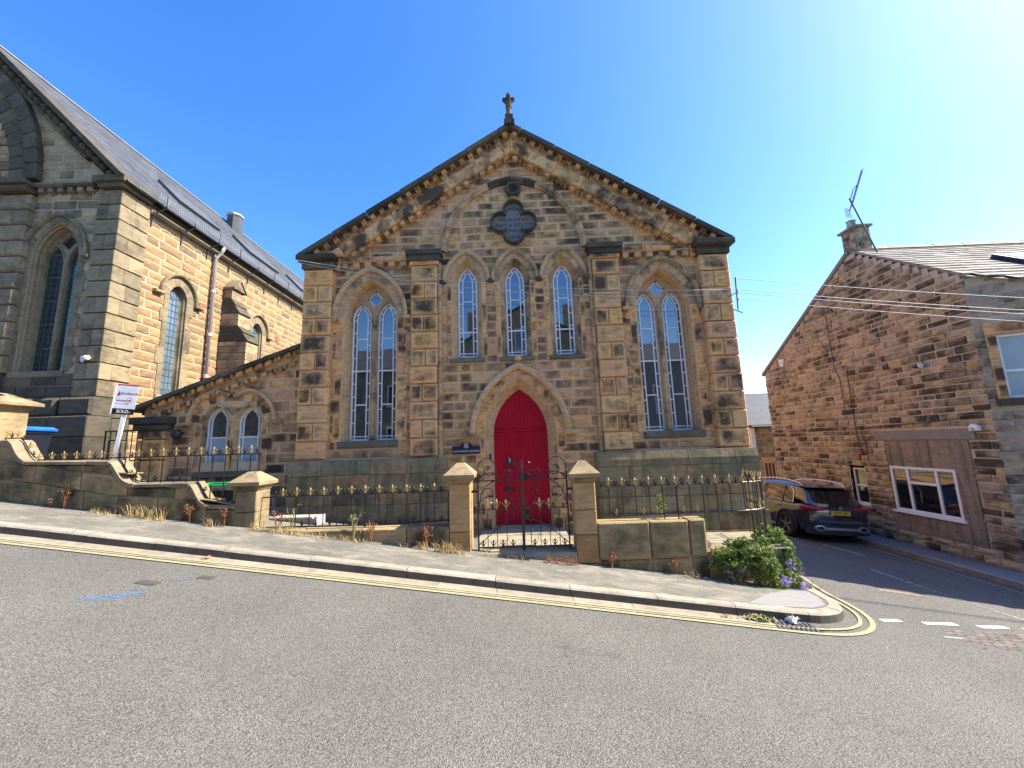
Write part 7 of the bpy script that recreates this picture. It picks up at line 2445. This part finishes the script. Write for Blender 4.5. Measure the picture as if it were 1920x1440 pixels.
for sg in (-1, 1):
    outlines = [[(0.62, 0.06), (1.02, 0.03), (1.02, 0.97), (0.86, 0.95), (0.70, 0.70)],
                [(1.07, 0.03), (1.98, 0.02), (1.92, 1.0), (1.07, 0.98)],
                [(2.05, 0.02), (2.98, 0.03), (2.72, 0.62), (2.42, 0.97), (1.98, 1.0)]]
    for o_ in outlines:
        dens = []
        for (a, ta), (b, tb) in zip(o_, o_[1:] + o_[:1]):
            for i in range(4):
                k = i / 4
                dens.append((a + (b - a) * k, ta + (tb - ta) * k))
        cy = sum(p_[0] for p_ in dens) / len(dens)
        ct_ = sum(p_[1] for p_ in dens) / len(dens)
        vs_, fs_ = [], []
        for q in (1.0, 0.5):
            for y, t in dens:
                yy, tt = cy + (y - cy) * q, ct_ + (t - ct_) * q
                x, z = cab_side(yy, tt)
                vs_.append((sg * x, yy, z))
        x, z = cab_side(cy, ct_)
        vs_.append((sg * x, cy, z))
        n = len(dens)
        for i in range(n):
            j = (i + 1) % n
            fs_ += [(i, j, n + j, n + i), (n + i, n + j, 2 * n)]
        MB().add(vs_, fs_).build('side_window', M['carglass'], car, True)
    trim = [(0.60, 0.04), (0.69, 0.72), (0.85, 1.0), (1.06, 1.03), (1.95, 1.05), (2.44, 1.02), (2.76, 0.65), (3.03, 0.02), (2.0, -0.03), (1.05, -0.02), (0.60, 0.04)]
    pts = []
    for (a, ta), (b, tb) in zip(trim[:-1], trim[1:]):
        for i in range(4):
            y, t = a + (b - a) * i / 4, ta + (tb - ta) * i / 4
            x, z = cab_side(y, t)
            pts.append((sg * (x + 0.004), y, z))
    pts.append(pts[0])
    MB().tube(pts, 0.011, 5).build('chrome_trim', M['chrome'], car)
    rl_ = []
    for i in range(15):
        t = i / 14
        y = 0.45 + 2.15 * t
        z = 1.535 + 0.075 * math.sin(math.pi * min(1, max(0, t)) ** 0.8) * 0.9 + 0.045 * math.sin(math.pi * t)
        if i in (0, 14):
            z -= 0.045
        rl_.append((sg * 0.635, y, z))
    MB().tube(rl_, 0.017, 6).build('roof_rail', M['chrome'], car, True)
    # tail lamps wrapping the corner
    tl = []
    for y, x, z0_, z1_ in ((-0.012, 0.40, 0.905, 0.945), (-0.012, 0.52, 0.885, 0.965), (0.0, 0.66, 0.87, 0.985), (0.03, 0.80, 0.865, 0.995), (0.10, 0.895, 0.87, 1.0), (0.24, 0.925, 0.90, 0.99), (0.34, 0.922, 0.93, 0.975)):
        tl.append([(sg * x, y - 0.012, z0_), (sg * (x + 0.012), y - 0.018, (z0_ + z1_) / 2), (sg * x, y - 0.012, z1_), (sg * (x - 0.03), y + 0.03, z1_), (sg * (x - 0.03), y + 0.03, z0_)])
    MB().add(*loft(tl)).build('tail_light', M['taillight'], car, True)
    # exhaust trims in the silver skid plate
    ex = MB()
    ring_ = lambda rx, rz_, y: [(sg * 0.60 + rx * math.cos(a * math.pi / 8), y, 0.405 + rz_ * math.sin(a * math.pi / 8)) for a in range(16)]
    rr_ = [ring_(0.16, 0.075, 0.02), ring_(0.17, 0.08, -0.035), ring_(0.13, 0.055, -0.04), ring_(0.12, 0.05, 0.0)]
    for a, b in zip(rr_[:-1], rr_[1:]):
        ex.add(a + b, [(i, (i + 1) % 16, 16 + (i + 1) % 16, 16 + i) for i in range(16)])
    exo = ex.build('exhaust_trim', M['silver'], car, True)
    MB().add(ring_(0.12, 0.05, -0.005), [tuple(range(16))]).build('exhaust_opening', M['blackplastic'], exo)
# rear window
def rear_pt(x, t):
    y0_, z0_ = 0.085, 1.06
    y1_, z1_ = 0.36, 1.44
    return (x, y0_ + (y1_ - y0_) * t - 0.022 + 0.07 * (abs(x) / 0.7) ** 2, z0_ + (z1_ - z0_) * t)
vs_, fs_ = [], []
for j in range(5):
    t = j / 4
    w = 0.70 - 0.10 * t
    for i in range(9):
        vs_.append(rear_pt(-w + 2 * w * i / 8, t))
for j in range(4):
    for i in range(8):
        fs_.append((j * 9 + i, j * 9 + i + 1, (j + 1) * 9 + i + 1, (j + 1) * 9 + i))
MB().add(vs_, fs_).build('rear_window', M['carglass'], car, True)
sp = MB()
sp.add(*loft([[(x, 0.26 + 0.10 * (abs(x) / 0.68) ** 2, 1.475), (x, 0.27 + 0.10 * (abs(x) / 0.68) ** 2, 1.50), (x, 0.62, 1.545), (x, 0.62, 1.50)] for x in (-0.66, -0.4, 0.0, 0.4, 0.66)]))
sp.build('roof_spoiler', M['paint'], car)
# bumper, skid, plate, badge
MB().box(-0.52, 0.52, -0.055, 0.03, 0.375, 0.435).build('skid_plate', M['silver'], car)
lowb = MB().add(*loft([[(x, -0.03 + 0.10 * (abs(x) / 0.85) ** 3, 0.24), (x, -0.045 + 0.10 * (abs(x) / 0.85) ** 3, 0.47), (x, 0.2, 0.47), (x, 0.2, 0.24)] for x in (-0.85, -0.7, -0.4, 0, 0.4, 0.7, 0.85)]))
lowb.build('rear_bumper', M['blackplastic'], car)
MB().tube([(-0.60, -0.02, 0.60), (0.0, -0.035, 0.585), (0.60, -0.02, 0.60)], 0.008, 5).build('chrome_strip', M['silver'], car)
pl_ = MB().box(-0.26, 0.26, -0.045, 0.02, 0.775, 0.885)
plo = pl_.build('number_plate', plain('yellow_plate', (0.70, 0.50, 0.03), (0.66, 0.47, 0.03), 0.35), car)
put_text('AD71 JNL', 0.105, M['blackplastic'], plo, (0.0, -0.047, 0.83), (R(90), 0, 0), 1.0, 0.001, 0.92)
bd = MB()
bd.ribbon(Wall(0, -0.03, 0, 0), [(0.05 * math.cos(a * 0.3927), 0.965 + 0.05 * math.sin(a * 0.3927)) for a in range(17)], 0.010, 0, 0.02)
for a in (90, 210, 330):
    bd.ribbon(Wall(0, -0.03, 0, 0), [(0, 0.965), (0.047 * math.cos(R(a)), 0.965 + 0.047 * math.sin(R(a)))], 0.010, 0, 0.02)
bd.build('badge', M['chrome'], car)
put_text('GLA 200 d', 0.06, M['chrome'], car, (-0.50, -0.012, 1.012), (R(90), 0, R(-4)), 1.1, 0.003)
# wheels and arches
for y in (0.86, 3.55):
    for sg in (-1, 1):
        w = MB().lathe([(0.20, -0.11), (0.33, -0.11), (0.352, -0.08), (0.352, 0.08), (0.33, 0.11), (0.26, 0.112), (0.25, 0.05)], sg * 0.835, y, 0.352, 28, 'x')
        if sg < 0:
            w.v = [(2 * sg * 0.835 - a, b, c_) for a, b, c_ in w.v]
        wo = w.build('wheel', M['tyre'], car, True)
        rimm = MB().lathe([(0.252, 0.02), (0.258, 0.108), (0.235, 0.112), (0.225, 0.05), (0.05, 0.03)], 0, 0, 0, 28, 'x')
        rimm.v = [(sg * (0.835 + a), y + b, 0.352 + c_) for a, b, c_ in rimm.v]
        rimm.f = rimm.f[:-2]
        rimm.build('rim', M['blackplastic'], wo, True)
        spk = MB()
        for k in range(5):
            a = 2 * math.pi * k / 5 + 0.3
            for da in (-0.13, 0.13):
                spk.tube([(sg * (0.835 + 0.085), y + 0.04 * math.cos(a), 0.352 + 0.04 * math.sin(a)), (sg * (0.835 + 0.098), y + 0.235 * math.cos(a + da), 0.352 + 0.235 * math.sin(a + da))], 0.020, 5, 0.014)
        spk.lathe([(0.0, 0.11), (0.05, 0.10), (0.06, 0.05)], sg * 0.835 if sg > 0 else sg * 0.835 - 0.16, y, 0.352, 12, 'x')
        spk.build('spokes', M['alloy'], wo)
        ar = MB()
        n = 16
        for r0_, r1_, x0_, x1_ in ((0.385, 0.455, 0.90, 0.945),):
            P_ = []
            for i in range(n + 1):
                a = -0.15 + (math.pi + 0.3) * i / n
                P_.append([(sg * x0_, y + r0_ * math.cos(a), 0.352 + r0_ * math.sin(a)), (sg * x1_, y + r0_ * math.cos(a), 0.352 + r0_ * math.sin(a)), (sg * (x1_ - 0.01), y + r1_ * math.cos(a), 0.352 + r1_ * math.sin(a)), (sg * x0_, y + r1_ * math.cos(a), 0.352 + r1_ * math.sin(a))])
            ar.add(*loft(P_))
        ar.build('wheel_arch', M['blackplastic'], car, True)
        hole = MB().lathe([(0.0, -0.02), (0.39, -0.02), (0.39, 0.005), (0.0, 0.005)], sg * 0.908 if sg > 0 else sg * 0.908 + 0.015, y, 0.352, 24, 'x')
        hole.build('arch_liner', M['tyre'], car)
for sg in (-1, 1):
    MB().box(sg * 0.925 - 0.012, sg * 0.925 + 0.02, 1.12, 1.32, 0.845, 0.872).build('door_handle', M['paint'], car)
    MB().box(sg * 0.86 - 0.06, sg * 0.86 + 0.06, 1.35, 3.05, 0.21, 0.25).build('sill_strip', M['chrome'], car)
    mr = MB().lathe([(0.0, -0.13), (0.07, -0.10), (0.085, 0.0), (0.06, 0.09), (0.0, 0.11)], sg * 0.99, 2.85, 1.04, 10, 'x')
    mr.build('wing_mirror', M['paint'], car, True)
    MB().box(sg * 0.60, sg * 0.62, 1.04, 1.05, 0.3, 0.9)

# ------------------------------------------------------------------ planting
def leaf_cloud(pts_f, n, smin, smax, r):
    """leaf-sized curved faces spread through a volume"""
    m = MB()
    for _ in range(n):
        p_, nrm = pts_f(r)
        d = Vector((r.gauss(0, 1), r.gauss(0, 1), r.gauss(0, 1))).normalized()
        nv = (nrm + d * 0.75).normalized()
        t = nv.cross(Vector((r.uniform(-1, 1), r.uniform(-1, 1), r.uniform(-1, 1)))).normalized()
        b_ = nv.cross(t)
        s_ = r.uniform(smin, smax)
        w_ = s_ * r.uniform(0.7, 1.0)
        q = [p_ - t * s_ * 0.5, p_ + b_ * w_ * 0.45 - nv * s_ * 0.06, p_ + t * s_ * 0.55 - nv * s_ * 0.12, p_ - b_ * w_ * 0.45 - nv * s_ * 0.06]
        m.add(q, [(0, 1, 2, 3)])
    return m
def strands(m, x, y, z, n, r, l0, l1, lean, w=0.004, down=False):
    for _ in range(n):
        a = r.uniform(0, 2 * math.pi)
        l = r.uniform(l0, l1)
        le = l * r.uniform(lean * 0.3, lean)
        bx, by = x + r.gauss(0, 0.035), y + r.gauss(0, 0.025)
        d = Vector((math.cos(a), math.sin(a) * 0.7, 0))
        sd = Vector((-d.y, d.x, 0)) * w
        P_ = [Vector((bx, by, z)), Vector((bx, by, z + l * 0.55 * (-1 if down else 1))) + d * le * 0.35, Vector((bx, by, z + l * (0.98 - 0.25 * lean) * (-1 if down else 1))) + d * le]
        m.add([P_[0] - sd, P_[0] + sd, P_[1] + sd * 0.8, P_[1] - sd * 0.8, P_[2]], [(0, 1, 2, 3), (3, 2, 4)])
    return m

def creeper(label, cx, cy, cz, blobs, nleaf, dry, flowers, seed):
    t = thing('creeper', label, 'creeper', (cx, cy, cz), 0, 'trailing creepers on the corner wall')
    r = random.Random(seed)
    vol = [a[3] * a[4] * a[5] for a in blobs]
    def pf(r):
        bl = r.choices(blobs, [v ** 0.67 for v in vol])[0]
        d = Vector((r.gauss(0, 1), r.gauss(0, 1), r.gauss(0, 1))).normalized()
        if d.y > 0.5 and r.random() < 0.7:
            d.y = -d.y
        q = r.uniform(0.78, 1.08) * (1 + 0.14 * math.sin(d.x * 7 + bl[0] * 5) * math.sin(d.z * 8))
        return Vector((bl[0] + d.x * bl[3] * q - cx, bl[1] + d.y * bl[4] * q - cy, bl[2] + d.z * bl[5] * q - cz)), d
    leaf_cloud(pf, nleaf, 0.020, 0.050, r).build('foliage', M['leaf'], t, kind='stuff')
    m = MB()
    for (x0_, x1_, y, z, n, l) in dry:
        for _ in range(n):
            strands(m, r.uniform(x0_, x1_) - cx, y + r.uniform(-0.05, 0.05) - cy, z - cz + r.uniform(-0.16, 0.06), 1, r, l * 0.25, l, 0.7, r.uniform(0.0015, 0.004), True)
    m.build('dry_stems', M['straw'], t, kind='stuff')
    m = MB()
    for (x, y, z, rr_, n) in flowers:
        for _ in range(n):
            d = Vector((r.gauss(0, 1), r.gauss(0, 1), r.gauss(0, 1))) * rr_ * 0.55
            c = Vector((x - cx, y - cy, z - cz)) + d
            nn_ = Vector((r.uniform(-0.6, 0.6), -1, r.uniform(-0.3, 0.8))).normalized()
            u = nn_.cross(Vector((0, 0, 1))).normalized()
            v = nn_.cross(u)
            for k in range(5):
                a = 2 * math.pi * k / 5
                e = u * math.cos(a) + v * math.sin(a)
                g_ = u * math.cos(a + 0.5) + v * math.sin(a + 0.5)
                m.add([c, c + e * 0.020, c + (e + g_) * 0.014, c + g_ * 0.020], [(0, 1, 2, 3)])
    m.build('flower', M['purple'], t, kind='stuff')
    return t
creeper('green creeper with a few purple flowers hanging over the low block wall, left clump', 3.55, -1.85, -0.2,
        [(3.30, -1.74, -0.06, 0.26, 0.14, 0.08), (3.72, -1.76, -0.04, 0.36, 0.17, 0.13), (3.48, -1.84, -0.22, 0.33, 0.11, 0.11), (3.84, -1.84, -0.24, 0.20, 0.14, 0.20), (3.95, -1.82, -0.44, 0.10, 0.11, 0.20), (3.14, -1.79, -0.24, 0.20, 0.06, 0.06), (3.55, -1.60, 0.04, 0.2, 0.12, 0.07), (3.42, -1.86, -0.36, 0.10, 0.07, 0.10), (3.68, -1.88, -0.40, 0.08, 0.06, 0.13), (3.25, -1.82, -0.33, 0.07, 0.05, 0.08), (3.98, -1.88, -0.56, 0.14, 0.08, 0.07), (3.60, -1.74, 0.10, 0.10, 0.10, 0.07), (3.95, -1.70, 0.08, 0.10, 0.10, 0.08)], 6200,
        [(3.22, 3.92, -1.83, -0.26, 210, 0.34), (3.3, 3.9, -1.90, -0.30, 90, 0.26), (3.7, 4.02, -1.88, -0.40, 70, 0.24)],
        [(3.24, -1.93, -0.30, 0.05, 6), (3.40, -1.95, -0.28, 0.04, 6), (3.98, -1.92, -0.62, 0.06, 8)], 5)
creeper('green creeper with large purple flower clusters spilling round the street corner, right clump', 4.4, -1.4, -0.3,
        [(4.33, -1.18, 0.02, 0.22, 0.22, 0.17), (4.52, -1.22, -0.15, 0.18, 0.22, 0.22), (4.50, -1.38, -0.38, 0.17, 0.22, 0.22), (4.30, -1.72, -0.52, 0.16, 0.16, 0.14), (4.12, -1.66, -0.40, 0.10, 0.10, 0.18), (4.60, -1.15, -0.45, 0.12, 0.22, 0.18), (4.24, -1.22, 0.02, 0.18, 0.16, 0.09), (4.36, -1.10, 0.16, 0.10, 0.10, 0.08), (4.54, -1.15, 0.10, 0.10, 0.12, 0.08), (4.42, -1.74, -0.62, 0.18, 0.10, 0.06)], 5600,
        [(4.45, 4.62, -1.42, -0.42, 130, 0.30), (4.1, 4.3, -1.80, -0.5, 50, 0.2)],
        [(4.13, -1.86, -0.48, 0.07, 36), (4.40, -1.84, -0.60, 0.11, 80), (4.48, -1.62, -0.42, 0.09, 14), (4.62, -1.42, -0.42, 0.10, 16), (4.36, -1.68, -0.30, 0.07, 10), (4.15, -1.82, -0.68, 0.07, 10)], 8)

def shrub(label, x, y, z, h, n, seed, mat='leaf', stems=5, category='shrub', group=None, lsize=(0.02, 0.045), spread=0.3):
    t = thing(category.replace(' ', '_'), label, category, (x, y, z), 0, group)
    r = random.Random(seed)
    st = MB()
    tips = []
    for k in range(stems):
        a = r.uniform(0, 6.28)
        top = Vector((math.cos(a) * spread * h * r.uniform(0.2, 1), math.sin(a) * spread * h * 0.6, h * r.uniform(0.65, 1)))
        mid_ = top * 0.5 + Vector((r.uniform(-0.03, 0.03), 0, 0.04))
        st.tube([(0, 0, 0), mid_, top], 0.006, 4, 0.002)
        tips.append((mid_, top))
    st.build('stem', M['rust'] if mat == 'rust' else M['weedleaf'], t)
    def pf(r):
        a, b = r.choice(tips)
        q = r.random() ** 0.7
        p_ = a.lerp(b, q) * (0.6 + 0.4 * r.random()) if r.random() < 0.25 else a.lerp(b, q)
        d = Vector((r.gauss(0, 1), r.gauss(0, 1), r.gauss(0, 1)))
        return p_ + d * 0.022, d.normalized()
    leaf_cloud(pf, n, lsize[0], lsize[1], r).build('foliage', M[mat], t, kind='stuff')
    return t
shrub('small leafy green shrub growing through the railing right of the gates', 2.40, -1.46, 0.45, 0.40, 190, 21, 'leaf', 8)
WGp = 'dried weeds along the foot of the walls'
for (x, y, h, n, sd, lab) in ((-7.86, -1.78, 0.36, 130, 31, 'tall rust-red dried dock against the stepped garden wall'), (-8.10, -1.78, 0.13, 40, 32, 'short rust-red weed just left of the tall dock'),
                              (-5.64, -1.79, 0.28, 60, 33, 'pale rusty weed under the last sweep of the garden wall'), (-5.03, -1.82, 0.27, 80, 34, 'rust-brown weed in front of the low pier'),
                              (-1.62, -1.80, 0.40, 110, 35, 'rust-brown dried weed just left of the left gate pier'), (-2.55, -1.80, 0.30, 70, 36, 'brownish weed by the middle railing post'),
                              (-2.85, -1.79, 0.42, 60, 37, 'tall thin yellowing weed under the railing left of the middle post'), (-4.12, -1.80, 0.36, 50, 38, 'reddish weed standing at the stone trough'),
                              (1.42, -1.78, 0.24, 70, 39, 'reddish weed at the foot of the first big wall block'), (2.42, -1.76, 0.24, 50, 40, 'small rust-red weed against the second big wall block'),
                              (-3.98, -1.62, 0.50, 26, 45, 'tall slender weed with seed heads rising through the railing')):
    shrub(lab, x, y, foot(x), h * 1.12, int(n * 2.2), sd, 'rust' if 'tall thin' not in lab and 'slender' not in lab else 'weedleaf', 7, 'weed', WGp, (0.010, 0.028), 0.30)
GG = 'tufts of dry grass along the foot of the walls'
for (xs_, y, n, l, sd, lab) in (((-7.3, -6.95, 0.1), -1.82, 10, 0.16, 51, 'sparse dry grass under the middle of the garden wall, leftmost tuft'),
                                ((-6.75, -6.05, 0.06), -1.82, 9, 0.34, 52, 'long tangle of tall dry grass under the lower swept wall'),
                                ((-5.30, -5.10, 0.05), -1.86, 7, 0.26, 53, 'straggling dry grass left of the low pier'),
                                ((-4.55, -3.75, 0.06), -1.82, 9, 0.22, 54, 'thick mat of straw at the foot of the low pier'),
                                ((-3.70, -2.60, 0.07), -1.84, 7, 0.18, 55, 'low straw fringe along the pale kerb wall'),
                                ((-2.05, -1.9, 0.05), -1.83, 8, 0.2, 56, 'small dry tuft against the mossy block'),
                                ((-1.75, -1.55, 0.05), -1.86, 10, 0.22, 59, 'dry straw heap at the rust-brown weed beside the gate pier'),
                                ((-1.42, -1.0, 0.045), -1.90, 14, 0.26, 57, 'bushy straw tuft in front of the left gate pier'),
                                ((-0.65, 0.05, 0.09), -1.86, 5, 0.18, 58, 'thin dry grass growing below the gate step, left half'),
                                ((0.35, 0.85, 0.06), -1.86, 10, 0.20, 60, 'reddish dry grass below the right gate leaf'),
                                ((2.62, 2.86, 0.06), -1.84, 6, 0.22, 61, 'withered stalks leaning at the foot of the last big wall block')):
    t = thing('grass_tuft', lab, 'grass tuft', ((xs_[0] + xs_[1]) / 2, y, foot((xs_[0] + xs_[1]) / 2)), 0, GG)
    r = random.Random(sd)
    m = MB()
    x = xs_[0]
    while x <= xs_[1]:
        strands(m, x - t.location.x, r.uniform(-0.04, 0.05), foot(x) - t.location.z - 0.005, n, r, l * 0.4, l, 0.9, 0.0035)
        strands(m, x - t.location.x, r.uniform(-0.06, 0.03), foot(x) - t.location.z - 0.002, n // 2, r, 0.05, 0.10, 1.6, 0.006)
        x += xs_[2]
    m.build('blades', M['straw'] if 'reddish' not in lab else M['rust'], t, kind='stuff')
# leaves and clippings in the gutter
cl = thing('leaf_litter', 'heap of yellow-green fallen leaves beside the gully grate', 'leaf litter', (3.02, -2.98, flat(3.02)))
r = random.Random(77)
m = leaf_cloud(lambda r: (Vector((r.gauss(0, 0.09), r.gauss(0, 0.035) - 0.02 , 0.03 + abs(r.gauss(0, 0.02)))) + Vector((0, 0, 0)), Vector((0, 0, 1))), 110, 0.03, 0.06, r)
m.v = [(x, y, z - 0.13 * x) for x, y, z in m.v]
m.build('leaves', M['weedleaf'], cl, kind='stuff')
for (x, y, lab) in ((2.58, -3.02, 'single russet leaf in the gutter left of the grate'), (-4.35, -3.0, 'curled dry leaf in the gutter below the low pier'), (-6.45, -2.85, 'pale scrap of litter caught on the kerb edge'), (4.95, -1.4, 'small dry leaf cluster by the yellow lines at the corner'), (3.82, -3.02, 'green sprig beside the tissue on the grate')):
    t = thing('fallen_leaf', lab, 'leaf', (x, y, flat(x) + (0.02 if 'kerb edge' not in lab else 0.13)))
    r = random.Random(int(x * 100))
    leaf_cloud(lambda r: (Vector((r.gauss(0, 0.035), r.gauss(0, 0.02), abs(r.gauss(0, 0.012)))), Vector((0, 0, 1))), 9, 0.03, 0.05, r).build('blade', M['rust' if 'green' not in lab else 'leaf'] if 'litter' not in lab else M['white'], t)

finish_texts()
